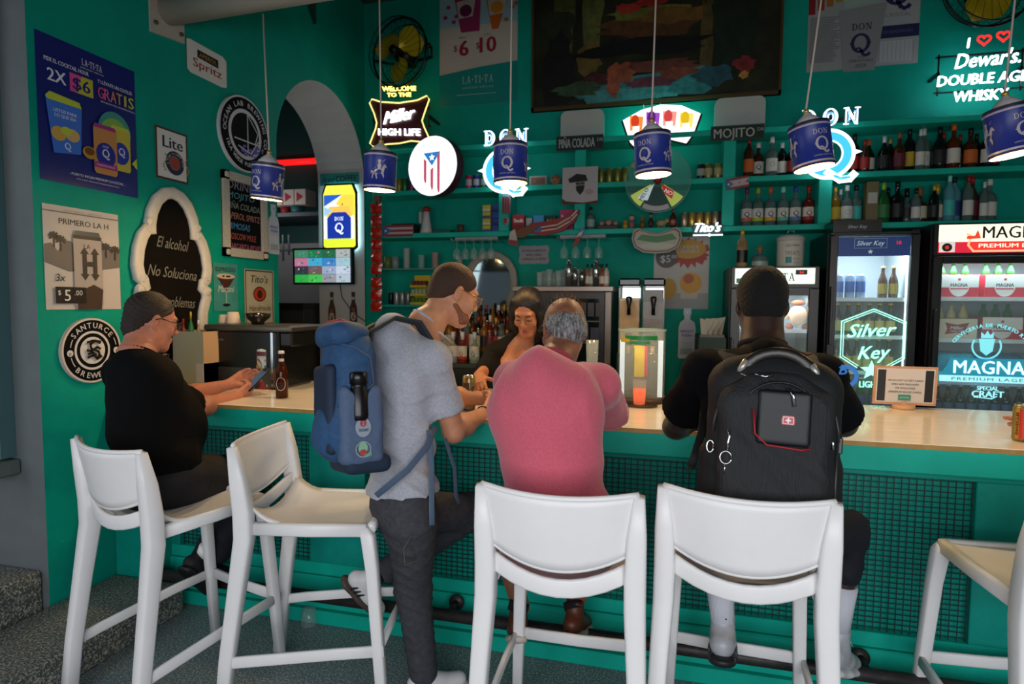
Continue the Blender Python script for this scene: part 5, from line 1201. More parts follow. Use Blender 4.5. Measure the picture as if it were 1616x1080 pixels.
# neon lettering signs
def neon_back(t, x0, x1, z0, z1, y):
    m = MB()
    for z in (z0, z1): m.b2((x0, y, z - .006), (x1, y + .006, z + .006), BLK)
    for x in (x0 + .02, x1 - .02): m.b2((x - .005, y, z0 - .02), (x + .005, y + .007, z1 + .02), BLK); m.b2((x - .01, y, (z0 + z1) / 2), (x + .01, YB - .002, (z0 + z1) / 2 + .02), BLK)
    m.build('mount_rack', t)
yn = 5.0
def nspan(TL, BR, y=yn): return rspan(TL, BR, y)
x0, x1, z0, z1 = nspan((586, 140), (680, 228)); cxn, w, h = (x0 + x1) / 2, x1 - x0, z1 - z0
t = thing('neon_sign', 'welcome neon sign with yellow outline and white script on maroon', 'neon sign', (cxn, yn, z0)); fn = plane_map((cxn, yn, z0), (1, 0, 0), (0, 0, 1), (0, -1, 0))
shp = [(-.5, .74), (-.46, .80), (-.3, .74), (0, .70), (.3, .72), (.46, .78), (.5, .72), (.42, .5), (.38, .38), (.42, .26), (.5, .08), (.44, .02), (.2, .06), (0, .03), (-.2, .03), (-.44, .0), (-.5, .06), (-.4, .3), (-.38, .4), (-.42, .55)]
m = MB(); m.prism([(a * w * .97, b * h) for a, b in shp], fn, 0, .02, M('#3f0f16', .4)); m.build('backing', t)
m = MB(); m.tube([fn(a * w, b * h, .035) for a, b in shp], .006, NY, 8, closed=True); m.build('neon_outline', t)
def neon_text(t, fn, rows, name='neon_letters', th=.03, dep=.010):
    for r_ in rows:
        m = MB(); vs, fs = glyphs(r_[0], 0.0, r_[6] if len(r_) > 6 else 0); B0 = (r_[5] if len(r_) > 5 else .03) * r_[3] * 1.1
        X0 = min(v[0] for v in vs); X1 = max(v[0] for v in vs); kx = r_[4] / (X1 - X0); k = r_[3] / .7; ro = r_[7] if len(r_) > 7 else 0
        mp = lambda x, y, d: fn(r_[1] + (x - (X0 + X1) / 2) * kx, r_[2] + (y - .35) * k + ro * (x - (X0 + X1) / 2) * kx, d)
        n_ = len(vs); F = [f for f in fs]; m.add([mp(x, y, th + dep) for x, y in vs], F, r_[8] if len(r_) > 8 else NW)
        ed = {}
        for f in fs:
            for i in range(len(f)):
                a, b = f[i], f[(i + 1) % len(f)]; kk = (min(a, b), max(a, b)); ed[kk] = ed.get(kk, 0) + 1 if kk in ed else 1
        B = [k_ for k_, v in ed.items() if v == 1]
        for dx in (-B0 / kx, B0 / kx):
            m.add([mp(x + dx, y, th + dep) for x, y in vs] + [mp(x + dx, y, th) for x, y in vs], F + [(a, b, b + n_, a + n_) for a, b in B], r_[8] if len(r_) > 8 else NW)
        m.build(name, t, fix=False)
neon_text(t, fn, [('WELCOME', .0, .935 * h, .075 * h, .56 * w, .03, 0, -.06, NY), ('TO THE', .0, .835 * h, .065 * h, .4 * w, .03, 0, -.06, NY), ('Miller', .0, .50 * h, .20 * h, .52 * w, .05, .4, .12), ('HIGH LIFE', .0, .22 * h, .11 * h, .70 * w, .05, 0, -.07)])
neon_back(t, x0, x1, z0 + .3 * h, z0 + .6 * h, yn)
# round white flag light box
x0, x1, z0, z1 = nspan((640, 217), (725, 308), 4.86); r = (z1 - z0) / 2; ce = Vector(((x0 + x1) / 2, 4.86, (z0 + z1) / 2)); ya = math.radians(-14); Rv = (math.cos(ya), math.sin(ya), 0); Nv = (math.sin(ya), -math.cos(ya), 0)
fn = plane_map(ce, Rv, (0, 0, 1), Nv); t = thing('light_box', 'round white glowing rum sign with a red striped star flag', 'light sign', tuple(ce))
disc = [(r * math.cos(2 * PI * i / 56), r * math.sin(2 * PI * i / 56)) for i in range(56)]
m = MB(); m.prism(disc, fn, -.10, -.002, M('#4a0f22', .4)); m.build('housing', t); m = MB(); m.prism([(a * .985, b * .985) for a, b in disc], fn, -.002, .004, M('#f8fbff', .4, emit=1.25)); m.build('lit_face', t)
c = Canvas(lambda u, v, k: fn(u, v, .004 + k)); ER = M('#e0647c', .5, emit=.55); EB = M('#2f8fe0', .5, emit=.6)
c.text('PALO VIEJO', 0, .70 * r, .16 * r, M('#b8cfd8', .5, emit=.6), 0, width=.95 * r); c.poly([(-.35 * r, .45 * r), (.35 * r, .45 * r), (0, .0)], EB)
c.poly([(math.cos(math.radians(90 + 36 * k)) * r * (.13 if k % 2 == 0 else .055), .28 * r + math.sin(math.radians(90 + 36 * k)) * r * (.13 if k % 2 == 0 else .055)) for k in range(10)], M('#ffffff', .5, emit=1.2))
for X_, a_, b_ in ((-.28, .28, -.5), (-.0, -.12, -.75), (.27, .35, -.85)): c.poly([((X_ - .06) * r, a_ * r), ((X_ + .06) * r, (a_ - (.1 if X_ < 0 else -.08)) * r), ((X_ + .05) * r, b_ * r), ((X_ - .01) * r, (b_ - .08) * r), ((X_ - .06) * r, (b_ + .1) * r)], ER)
c.build('print', t); m = MB(); m.cyl(fn(0, .3 * r, -.1), (ce.x + .02, YB - .003, ce.z + .3 * r), .012, BLK, 8); m.build('bracket', t)
# two blue and white rum letter neons
def donq(label, TL, BR, y):
    x0, x1, z0, z1 = rspan(TL, BR, y); w, h = x1 - x0, z1 - z0; cxn = (x0 + x1) / 2; fn = plane_map((cxn, y, z0), (1, 0, 0), (0, 0, 1), (0, -1, 0)); t = thing('neon_sign', label, 'neon sign', (cxn, y, z0))
    for k, ch in enumerate('DON'):
        c = Canvas(lambda u, v, q: fn(u, v, .02 + q), dz=.003)
        cu = (-.34 + .36 * k) * w; c.slab(ch, cu, .89 * h, .24 * h, M('#eef6ff', .4, emit=1.5)); c.slab(ch, cu, .885 * h, .15 * h, M('#7fc0ff', .4, emit=1.1)); c.slab(ch, cu, .885 * h, .10 * h, M('#eef6ff', .4, emit=1.5)); c.build('lit_letter', t)
    c = Canvas(lambda u, v, q: fn(u, v, .02 + q), dz=.003); R_ = .36 * h
    c.ring(0, .37 * h, R_ * .50, R_, M('#f2f8ff', .4, emit=1.5)); c.ring(0, .37 * h, R_ * .56, R_ * .86, NBL)
    c.line([(.0, .12 * h), (.1 * w, .06 * h), (.22 * w, .0), (.38 * w, .01 * h), (.46 * w, .08 * h)], .10 * h, M('#f2f8ff', .4, emit=1.5)); c.line([(.12 * w, .06 * h), (.22 * w, .02 * h), (.38 * w, .03 * h)], .04 * h, NBL)
    for s_ in (-1, 1): c.poly([(s_ * R_ * .93, .34 * h), (s_ * R_ * 1.22, .38 * h), (s_ * R_ * .93, .42 * h)], M('#f2f8ff', .4, emit=1.5))
    c.build('lit_letter', t); m = MB(); m.b2((cxn - .02, y, z0 + .1 * h), (cxn + .02, y + .012, z1 - .05), BLK); m.b2((cxn - w * .4, y, z0 + .85 * h), (cxn + w * .4, y + .012, z0 + .89 * h), BLK); m.b2((cxn - .015, y, z0 + .9 * h), (cxn + .015, max(SY, y + .02), z0 + .93 * h), BLK); m.build('mount_rack', t)
donq('blue and white lit rum letters beside the round flag sign', (763, 209), (832, 306), 4.93)
donq('blue and white lit rum letters in front of the upper bottles', (1262, 177), (1350, 284), 4.93)
# whisky neon
y = 5.08; a, b = on(1474, 168, y=y), on(1622, 58, y=y); w = b.x - a.x; fn = plane_map((a.x, y, a.z), (1, 0, 0), (0, 0, 1), (0, -1, 0))
t = thing('neon_sign', 'white whisky neon sign with two red hearts', 'neon sign', (a.x, y, a.z)); hh = on(1474, 60, y=y).z - a.z; sl = -.03
neon_text(t, fn, [('I', .33 * w, .86 * hh, .14 * hh, .03 * w, .03, .1), ("Dewar's.", .55 * w, .62 * hh, .21 * hh, .72 * w, .02, .25, .03), ('DOUBLE AGED', .56 * w, .34 * hh, .15 * hh, 1.12 * w, .035, .1, .0), ('WHISKY', .50 * w, .10 * hh, .15 * hh, .60 * w, .035, .1, .0)], dep=.008)
for k in (0, 1):
    cx_ = (.50 + .21 * k) * w; cz = (.885 + .03 * k) * hh; s_ = .054 * w
    m = MB(); m.tube([fn(cx_ + s_ * 1.25 * math.sin(q_) ** 3 * 1.05, cz + s_ * .075 * (13 * math.cos(q_) - 5 * math.cos(2 * q_) - 2 * math.cos(3 * q_) - math.cos(4 * q_)), .035) for q_ in [2 * PI * i / 28 for i in range(28)]], .0075, NR, 8, closed=True); m.build('neon_heart', t)
neon_back(t, a.x, a.x + w, a.z + .2 * hh, a.z + .72 * hh, y + .01)
# playing card fan light
y = 5.02; x0, x1, z0, z1 = rspan((984, 170), (1104, 228), y); w = x1 - x0; h = z1 - z0; ce = Vector(((x0 + x1) / 2, y, z0)); fn = plane_map(ce, (1, 0, 0), (0, 0, 1), (0, -1, 0))
t = thing('light_box', 'fan shaped light sign of four bright drink cards', 'light sign', tuple(ce))
pl = [(-.34, .0), (-.40, .12), (-.5, .66), (-.26, .88), (.0, .98), (.26, .92), (.5, .70), (.42, .25), (.33, .02), (0, .2)]
m = MB(); m.prism([(a * w * 1.05, b * h * 1.03 - .012) for a, b in pl], fn, 0, .03, BLK); m.build('backing', t); m = MB(); m.prism([(a * w, b * h) for a, b in pl], fn, .03, .036, M('#fffaf4', .4, emit=1.4)); m.build('lit_face', t)
m = MB(); m.prism([(a * w * .98, b * h * .97) for a, b in pl], fn, -.03, -.008, M('#7ffff0', .4, emit=5.0)); m.build('halo_strip', t)
c = Canvas(lambda u, v, k: fn(u, v, .036 + k))
for k, (cc, c2) in enumerate((('#e0431a', '#ff8a3a'), ('#6a1a8a', '#9a4ac0'), ('#e0484a', '#ff9a8a'), ('#f0c81a', '#ffe27a'))):
    an = math.radians(24 - 16 * k); u_, v_ = (-.33 + .215 * k) * w, (.55 + .12 * math.sin(PI * (k + .5) / 4)) * h
    c.poly([(u_ - .075 * w, v_ - .2 * h), (u_ + .085 * w, v_ - .22 * h), (u_ + .10 * w, v_ + .12 * h), (u_ - .08 * w, v_ + .16 * h)], M(c2, .5, emit=.9)); c.ell(u_ - .01 * w, v_ + .02 * h, .055 * w, .16 * h, M(cc, .5, emit=.7), 12); c.rect(u_ - .04 * w, v_ - .2 * h, u_ + .05 * w, v_ - .1 * h, M('#fff4ee', .5, emit=1.3))
    if k: c.line([(u_ - .10 * w, v_ - .2 * h), (u_ - .115 * w, v_ + .34 * h)], .004, M('#c8d0d8', .5, emit=.6))
c.build('print', t); m = MB(); m.b2((ce.x - .02, y, ce.z + .5 * h), (ce.x + .02, YB - .002, ce.z + .54 * h), BLK); m.build('bracket', t)
# street name signs with pale rounded boards behind them
for lab, TL, BR, tx, mt, ink, sl in (('dark green street sign reading PIÑA COLADA under a pale board', (878, 216), (952, 235), 'PIÑA COLADA', '#0c1f1c', '#9fa5a2', .03), ('dark green street sign reading MOJITO under a pale board', (1122, 200), (1206, 219), 'MOJITO', '#0c2416', '#a3a89e', .03)):
    t, c, w, h, fn = bsign('street_sign', lab, 'sign', TL, BR, M(mt, .45), .005, y=SY - .012)
    c.text(tx, -.06 * w, 0, .62 * h, M(ink, .5), .02, width=.76 * w); c.text('DR', .43 * w, .15 * h, .22 * h, M(ink, .5)); c.frame(-.495 * w, -.47 * h, .495 * w, .47 * h, .003, M('#2f4f48', .5)); c.build('print', t)
for lab, TL, BR in (('pale rounded board behind the PIÑA COLADA street sign', (886, 178), (953, 224)), ('pale rounded board behind the MOJITO street sign', (1128, 158), (1206, 208))):
    x0, x1, z0, z1 = rspan(TL, BR, 5.12); w, h = x1 - x0, z1 - S1; rr = .05; pl = [(-w / 2, 0), (w / 2, 0)] + [(w / 2 - rr + rr * math.cos(a), h - rr + rr * math.sin(a)) for a in [PI / 2 * i / 6 for i in range(7)]] + [(-w / 2 + rr + rr * math.cos(a), h - rr + rr * math.sin(a)) for a in [PI / 2 + PI / 2 * i / 6 for i in range(7)]]
    fn = plane_map(((x0 + x1) / 2, 5.12, S1 + .001), (1, 0, 0), (0, 0, 1), (0, -1, 0)); t = thing('wall_board', lab, 'board', ((x0 + x1) / 2, 5.12, S1)); m = MB(); m.prism(pl, fn, -.03, .03, M('#a9aba6', .45)); m.build('housing', t)
# square portrait tin
t, c, w, h, fn = bsign('tin_sign', 'square white tin sign with black portrait of bearded man in hat', 'sign', (888, 265), (943, 321), M('#a9a6a6', .5), .005, M('#5a2418', .7), y=4.965)
m_ = INK; c.poly([(-.34 * w, .18 * h), (-.1 * w, .32 * h), (.16 * w, .28 * h), (.22 * w, .12 * h), (-.3 * w, .08 * h)], m_); c.poly([(-.14 * w, .1 * h), (.14 * w, .12 * h), (.12 * w, -.1 * h), (-.06 * w, -.14 * h)], M('#6a6664', .5)); c.poly([(-.12 * w, -.02 * h), (.13 * w, .0), (.1 * w, -.16 * h), (.0, -.26 * h), (-.1 * w, -.14 * h)], m_); c.line([(-.1 * w, .05 * h), (-.02 * w, .05 * h)], .01, m_); c.line([(.03 * w, .05 * h), (.11 * w, .06 * h)], .01, m_); c.ell(.26 * w, -.18 * h, .12 * w, .08 * h, M('#a08a8a', .5)); c.poly([(-.5 * w, -.5 * h), (.5 * w, -.5 * h), (.5 * w, -.42 * h), (.1 * w, -.47 * h), (-.4 * w, -.42 * h), (-.5 * w, -.34 * h)], M('#5a2418', .7)); c.build('print', t)
# prize wheel
y = 4.90; ce = on(1038, 285, y=y); r = on(1090, 285, y=y).x - ce.x; fn = plane_map(ce, (1, 0, 0), (0, 0, 1), (0, -1, 0)); t = thing('prize_wheel', 'clear round prize wheel with coloured wedges below the card sign', 'prize wheel', tuple(ce))
m = MB(); m.prism([(r * math.cos(2 * PI * i / 48), r * math.sin(2 * PI * i / 48)) for i in range(48)], fn, 0, .006, M('#7fb0a8', .08, alpha=.16)); m.build('clear_disc', t)
m = MB(); m.tube([fn(r * math.cos(2 * PI * i / 48), r * math.sin(2 * PI * i / 48), .004) for i in range(48)], .004, M('#7fa8a0', .2, alpha=.6), 6, closed=True); m.build('rim', t)
def wedge(a0, a1, mat, r0=.06, nm='wedge'):
    c = Canvas(lambda u, v, k: fn(u, v, .008 + k)); pts = [(r0 * math.cos(math.radians(a0)), r0 * math.sin(math.radians(a0)))] + [(r * .95 * math.cos(math.radians(a0 + (a1 - a0) * i / 8)), r * .95 * math.sin(math.radians(a0 + (a1 - a0) * i / 8))) for i in range(9)] + [(r0 * math.cos(math.radians(a1)), r0 * math.sin(math.radians(a1)))]
    c.poly(pts, mat); return c
LG = M('#b8c85a', .4, emit=.35); c = wedge(208, 236, LG); am = math.radians(222); c.poly([(-.10 * r, -.1 * r), (-.30 * r, -.62 * r), (-.62 * r, -.55 * r), (-.5 * r, -.4 * r)], M('#d8e4ea', .4, emit=.3)); c.text('MELO', -.42 * r, -.42 * r, .12 * r, M('#1f5a9a', .5), .03, rot=math.radians(60)); c.build('wedge', t)
c = wedge(298, 326, LG); c.poly([(.1 * r, -.1 * r), (.5 * r, -.35 * r), (.45 * r, -.6 * r), (.2 * r, -.4 * r)], M('#c01f24', .4, emit=.3)); c.text('NO', .34 * r, -.38 * r, .12 * r, M('#e8e0e0', .5, emit=.3), .03, rot=math.radians(-30)); c.build('wedge', t)
wedge(238, 296, M('#1f4a40', .5)).build('wedge', t); wedge(118, 150, M('#b8a23a', .4)).build('wedge', t)
c = Canvas(lambda u, v, k: fn(u, v, .009 + k)); c.ring(0, 0, r * .80, r * .95, M('#b9b0b0', .5), 16, 240, 294); c.build('rim_print', t)
m = MB(); m.cyl(fn(0, 0, 0), fn(0, 0, .03), .03, M('#8a1a1a', .5), 14); m.build('hub', t); m = MB(); m.b2((ce.x - .015, y, ce.z - .02), (ce.x + .015, SY, ce.z + .01), BLK); m.build('mount', t)
# posters at the upper right
t, c, w, h, fn = bsign('poster', 'grey text poster with coloured stripes at its top', 'poster', (1279, -60), (1329, 110), M('#8d9190', .5), .003)
for k, cc in enumerate(('#7a1420', '#8a3a1c', '#9a5a20', '#8a7a1c')): c.rect((-.5 + .25 * k) * w, (.02 + .03 * k) * h, (-.5 + .25 * k + .19) * w, .5 * h, M(cc, .5))
for k in range(26):
    if True: c.rect(-.44 * w, (-.02 - .016 * k) * h, (random.uniform(.2, .44)) * w, (-.012 - .016 * k) * h, M('#6a6e6e', .5))
c.build('print', t)
t, c, w, h, fn = bsign('poster', 'pale label poster with large Q and blue band', 'poster', (1388, -60), (1448, 99), M('#95989a', .5), .003)
NV_ = M('#1c1f4a', .5); c.slab('Q', -.05 * w, .2 * h, .26 * h, NV_, squeeze=1.0); c.text('CRISTAL', 0, -.02 * h, .035 * h, M('#6a6c6a', .5), width=.62 * w); c.rect(-.5 * w, -.24 * h, .5 * w, -.12 * h, NV_); c.rect(-.4 * w, -.47 * h, .35 * w, -.27 * h, M('#a5a8ac', .5)); c.text('SAN SEBASTIAN 2024', 0, -.18 * h, .03 * h, M('#55587a', .5), width=.7 * w)
for k in range(9): c.line([((-.42 + .1 * k) * w, -.46 * h), ((-.42 + .1 * k) * w, -.28 * h)], .003, M('#7d8084', .5))
c.build('print', t)
xa = on(1346, 50, y=YB).x
t, c, w, h, fn = bsign('poster', 'yellow and blue topped pale sheet behind the cup shaped poster', 'poster', (1329, -60), (1388, 104), M('#8fa09a', .5), .002)
c.rect(-.45 * w, .30 * h, .05 * w, .5 * h, M('#a89a1c', .5)); c.rect(.05 * w, .34 * h, .4 * w, .5 * h, M('#2a6a9a', .5)); c.build('print', t)
x0, x1, z0, z1 = rspan((1325, 10), (1396, 108), YB - .02); w, h = x1 - x0, z1 - z0
t, c, w, h, fn = wall_board('poster', 'cup shaped grey rum festival poster dated 2024', 'poster', x0, x1, z0, z1, M('#7f8284', .5), .004, side='back', yb=YB - .006, outline=[(-w * .36, -h / 2), (w * .30, -h / 2), (w / 2, h / 2), (-w / 2, h * .44)])
c.slab('DON', 0, .17 * h, .10 * h, INK, .14); c.slab('Q', -.02 * w, -.08 * h, .30 * h, NV_); c.text('SAN', 0, -.29 * h, .035 * h, NV_); c.text('SEBASTIAN', 0, -.345 * h, .04 * h, NV_, width=.5 * w); c.text('2024', 0, -.42 * h, .055 * h, NV_); c.build('print', t)
# small white script neon, hot dog sign, splash poster, plaque, iced coffee sign
y = 4.96; x0, x1, z0, z1 = rspan((1094, 352), (1140, 373), y); w = x1 - x0; h = z1 - z0; fn = plane_map(((x0 + x1) / 2, y, z0), (1, 0, 0), (0, 0, 1), (0, -1, 0)); t = thing('neon_sign', 'small white script neon hanging under the lower shelf', 'neon sign', ((x0 + x1) / 2, y, z0))
neon_text(t, fn, [("Tito's", 0, .62 * h, .62 * h, .86 * w, .07, .4), ], dep=.008); m = MB(); m.b2(fn(-.5 * w, .02 * h, .03), fn(.5 * w, .12 * h, .038), NW); m.sphere(fn(.05 * w, .07 * h, .035), .012, NW, 10, (1.2, .5, 1)); m.build('neon_bar', t); m = MB(); m.b2((x0, y, z0 + .02), (x1, y + .008, z0 + .09), M('#0c2a26', .5)); m.build('backing', t)
y = 4.94; x0, x1, z0, z1 = rspan((997, 361), (1076, 400), y); w = x1 - x0; h = z1 - z0; fn = plane_map(((x0 + x1) / 2, y, (z0 + z1) / 2), (1, 0, 0), (0, 0, 1), (0, -1, 0)); t = thing('hot_dog_sign', 'hot dog shaped tin sign hanging below the lower shelf', 'sign', ((x0 + x1) / 2, y, (z0 + z1) / 2))
ho = [(-.5 + i / 16, .5 - .16 * math.sin(PI * i / 16) + .1 * math.sin(2 * PI * i / 8)) for i in range(1, 16)]
pl = [(-.5, .1), (-.47, .4)] + [(a * .96, .42 - .12 * math.cos(2 * PI * a)) for a in [-.4 + .1 * i for i in range(9)]] + [(.47, .4), (.5, .1), (.44, -.25), (.25, -.46), (0, -.5), (-.25, -.46), (-.44, -.25)]
m = MB(); m.prism([(a * w, b * h) for a, b in pl], fn, 0, .01, M('#8a8c7a', .4)); m.build('board', t)
c = Canvas(lambda u, v, k: fn(u, v, .010 + k)); c.poly([(a * w * .94, b * h * .88) for a, b in pl], M('#6a1c12', .5)); c.poly([(a * w * .90, b * h * .80) for a, b in pl], M('#9a9888', .4)); c.poly([(-.4 * w, .05 * h), (-.3 * w, .26 * h), (0, .18 * h), (.3 * w, .28 * h), (.4 * w, .05 * h), (0, -.08 * h)], M('#4a7a4a', .5)); c.ell(0, -.2 * h, .36 * w, .12 * h, M('#a8a696', .4)); c.build('print', t)
m = MB(); m.b2(fn(-.3 * w, .3 * h, 0) + Vector((0, .0, 0)), fn(-.28 * w, .52 * h, -.01) , BLK); m.b2(fn(.28 * w, .3 * h, 0), fn(.3 * w, .52 * h, -.01), BLK); m.build('hanger', t)
t, c, w, h, fn = bsign('poster', 'pale poster with orange splash and five dollar price', 'poster', (1033, 375), (1117, 488), M('#a9a7a2', .5), .003)
c.poly([(math.cos(2 * PI * i / 36) * w * (.40 if i % 2 else .30 + .05 * (i % 3)) + .12 * w, .28 * h + math.sin(2 * PI * i / 36) * h * (.22 if i % 2 else .15)) for i in range(36)], M('#9a2a1a', .5)); c.ell(.12 * w, .33 * h, .32 * w, .13 * h, M('#b8871a', .5)); c.text('SUMMER', .12 * w, .36 * h, .05 * h, M('#b8b0a0', .5), .02, width=.4 * w); c.text('DRINKS', .12 * w, .30 * h, .05 * h, M('#b8b0a0', .5), .02, width=.4 * w)
c.ell(-.27 * w, .22 * h, .2 * w, .15 * h, M('#4a4446', .5)); c.text('$5', -.29 * w, .20 * h, .10 * h, M('#b8b4b0', .5), .02); c.text('.00', -.14 * w, .23 * h, .05 * h, M('#b8b4b0', .5), .01)
c.rect(-.5 * w, -.5 * h, .5 * w, -.28 * h, M('#8a8f90', .5)); c.ell(-.22 * w, -.22 * h, .15 * w, .15 * h, M('#a8801a', .5), 14); c.poly([(.0 * w, -.36 * h), (.3 * w, -.36 * h), (.36 * w, .02 * h), (-.02 * w, .04 * h)], M('#a9a29a', .5)); c.ell(.18 * w, -.14 * h, .2 * w, .15 * h, M('#b8871a', .5), 12); c.ell(.14 * w, -.08 * h, .1 * w, .07 * h, M('#9a4a2a', .5), 10)
c.build('print', t)
x0, x1, z0, z1 = rspan((819, 388), (867, 417), YB); w, h = x1 - x0, z1 - z0
t, c, w, h, fn = wall_board('plaque', 'small grey notched plaque with three lines of small capitals', 'sign', x0, x1, z0, z1, M('#8d8890', .5), .006, M('#3a3a40', .5), side='back', outline=[(-w / 2, -h * .36), (-w * .44, -h / 2), (-.1 * w, -.46 * h), (0, -h * .5), (.1 * w, -.46 * h), (w * .44, -h / 2), (w / 2, -h * .36), (.46 * w, 0), (w / 2, h * .36), (w * .44, h / 2), (.1 * w, .46 * h), (0, h * .5), (-.1 * w, .46 * h), (-w * .44, h / 2), (-w / 2, h * .36), (-.46 * w, 0)])
for k, tx in enumerate(('ESTAMOS ABIERTOS', 'AHORA O NUNCA', 'CERRADO A VECES')): c.text(tx, 0, (.22 - .22 * k) * h, .12 * h, M('#1c1a20', .5), .02, width=(.78 if k != 1 else .5) * w)
c.build('print', t)
bottle_board('pale vodka bottle shaped cut-out on the back wall under the splash poster', 1085, 487, 566, .135, 'back', YB)
# things on the white reveal of the arch
YR = AY + AR - .002
t, c, w, h, fn = bsign('coffee_sign', 'teal wooden sign reading Iced Coffee above the lit can', 'sign', (506, 275), (567, 291), M('#2f8f8c', .5, noise=.15, nscale=20), .012, y=YR)
c.text('Iced', -.27 * w, 0, .5 * h, INK, .0, .3, width=.3 * w); c.text('COFFEE', .18 * w, .02 * h, .5 * h, M('#14181a', .5), .03, width=.54 * w); c.build('print', t)
x0, x1, z0, z1 = rspan((511, 293), (564, 393), YR - .03); w, h = x1 - x0, z1 - z0; cx_ = (x0 + x1) / 2
cano = [(-.42, -.5), (-.5, -.46), (-.5, .36), (-.40, .5), (.40, .5), (.5, .36), (.5, -.46), (.42, -.5)]
fn = plane_map((cx_, YR - .03, (z0 + z1) / 2), (1, 0, 0), (0, 0, 1), (0, -1, 0)); t = thing('light_box', 'glowing yellow drink can light box on the arch reveal', 'light sign', (cx_, YR - .03, (z0 + z1) / 2))
m = MB(); m.prism([(a * w * 1.06, b * h * 1.03) for a, b in cano], fn, -.0, .02, M('#0c1418', .4)); m.build('housing', t); m = MB(); m.prism([(a * w, b * h) for a, b in cano], fn, -.02, -.004, M('#bff6ff', .4, emit=7.0)); m.build('halo_strip', t)
m = MB(); m.prism([(a * w * .95, b * h * .97) for a, b in cano], fn, .02, .026, M('#f2e84a', .4, emit=1.25)); m.build('lit_face', t)
c = Canvas(lambda u, v, k: fn(u, v, .026 + k)); E_ = lambda cc, e=.9: M(cc, .5, emit=e)
c.rect(-.46 * w, -.34 * h, .46 * w, .34 * h, E_('#e9f4ff', 1.2)); c.poly([(-.46 * w, .34 * h), (.1 * w, .34 * h), (-.46 * w, .16 * h)], E_('#2f66d0')); c.poly([(.1 * w, .34 * h), (.46 * w, .34 * h), (.46 * w, .0), (-.1 * w, .2 * h)], E_('#ffd24a', 1.1)); c.poly([(-.3 * w, .16 * h), (.3 * w, .16 * h), (.4 * w, .0), (-.4 * w, 0)], E_('#f5c65a', 1)); c.poly([(-.46 * w, 0), (-.2 * w, .1 * h), (-.46 * w, .16 * h)], E_('#9ad0ff', 1)); c.text('a', .1 * w, .2 * h, .05 * h, E_('#3a3a6a', .2), .03)
c.poly([(-.36 * w, -.34 * h), (-.36 * w, -.02 * h), (-.2 * w, .07 * h), (.2 * w, .07 * h), (.36 * w, -.02 * h), (.36 * w, -.34 * h)], E_('#1f3fb4', .7)); c.slab('DON', 0, -.03 * h, .055 * h, E_('#e8f0ff', 1.1)); c.slab('Q', 0, -.17 * h, .15 * h, E_('#e8f0ff', 1.1)); c.rect(-.46 * w, -.47 * h, .46 * w, -.34 * h, E_('#d8ee3a', 1.1)); c.build('print', t)
# camera monitor
a, b = on(460, 392, y=YR - .1), on(559, 449, y=YR - .1); w, h = b.x - a.x, a.z - b.z; ce = Vector(((a.x + b.x) / 2, YR - .1, (a.z + b.z) / 2)); fn = plane_map(ce, (math.cos(-.06), math.sin(-.06), 0), (0, 0, 1), (math.sin(-.06), -math.cos(-.06), 0))
t = thing('security_monitor', 'flat monitor showing a grid of camera pictures on the arch reveal', 'monitor', tuple(ce))
m = MB(); m.prism([(-w / 2, -h / 2), (w / 2, -h / 2), (w / 2, h / 2), (-w / 2, h / 2)], fn, -.03, .0, M('#0a0a0c', .3)); m.build('bezel', t)
c = Canvas(lambda u, v, k: fn(u, v, .0 + k), .0006, .0005); gw, gh = w * .94 / 4, h * .90 / 4; pal = ('#1f6a4a', '#2a8f6a', '#c8d4d8', '#8aa8b8', '#3a9ac8', '#5ab0e0', '#e07a9a', '#1c1c24', '#4a4a58', '#a01c1c', '#3ad05a', '#2ab84a', '#7a8a90', '#e8e8ea')
for i in range(4):
    for j in range(4):
        u0 = -w * .47 + gw * i; v0 = -h * .45 + gh * j; base = {0: ('#2fb44a', '#4ac85a', '#9a9aa8', '#b8c8d8'), 1: ('#3a3a4a', '#7a5a5a', '#9ab0d0', '#c8d8e8'), 2: ('#c87a9a', '#4ab0d8', '#3a8ad0', '#a8c8d8'), 3: ('#4a8a6a', '#2a7a5a', '#2a6a4a', '#b0b8b8')}[j][i]
        c.rect(u0 + .001, v0 + .001, u0 + gw - .001, v0 + gh - .001, M(base, .5, emit=.8))
        c.z += .0004
        for k in range(5):
            x_, y_ = u0 + random.uniform(.12, .75) * gw, v0 + random.uniform(.1, .7) * gh; c.z -= .0004; c.poly([(x_, y_), (x_ + gw * random.uniform(.06, .22), y_ + gh * random.uniform(-.05, .1)), (x_ + gw * random.uniform(.0, .2), y_ + gh * random.uniform(.12, .28))], M(random.choice(pal), .5, emit=.7))
        c.z -= .0006
c.build('screen_picture', t); m = MB(); m.b2(fn(-.05, -.04, -.03), (ce.x + .05, YR - .001, ce.z + .04), BLK); m.build('wall_mount', t)
P = [on(536, 447, y=YR - .02), on(540, 470, y=YR - .01), on(556, 492, y=YR - .01), on(566, 500, y=YR - .008), on(577, 508, y=YR - .008)]
t = thing('power_cable', 'thin dark cable trailing from the monitor down the white reveal', 'cable', tuple(P[0])); m = MB(); m.tube(P, .004, BLK, 6); m.build('cable_run', t)
bottle_board('left cut-out beer bottle on the white arch reveal', 524, 461, 525, .075, 'back', YR, ('#4a3a30', '#1a1a2a'), beer=True)
bottle_board('right cut-out beer bottle on the white arch reveal', 558, 461, 522, .075, 'back', YR, ('#3a3030', '#1a1a2a'), beer=True)
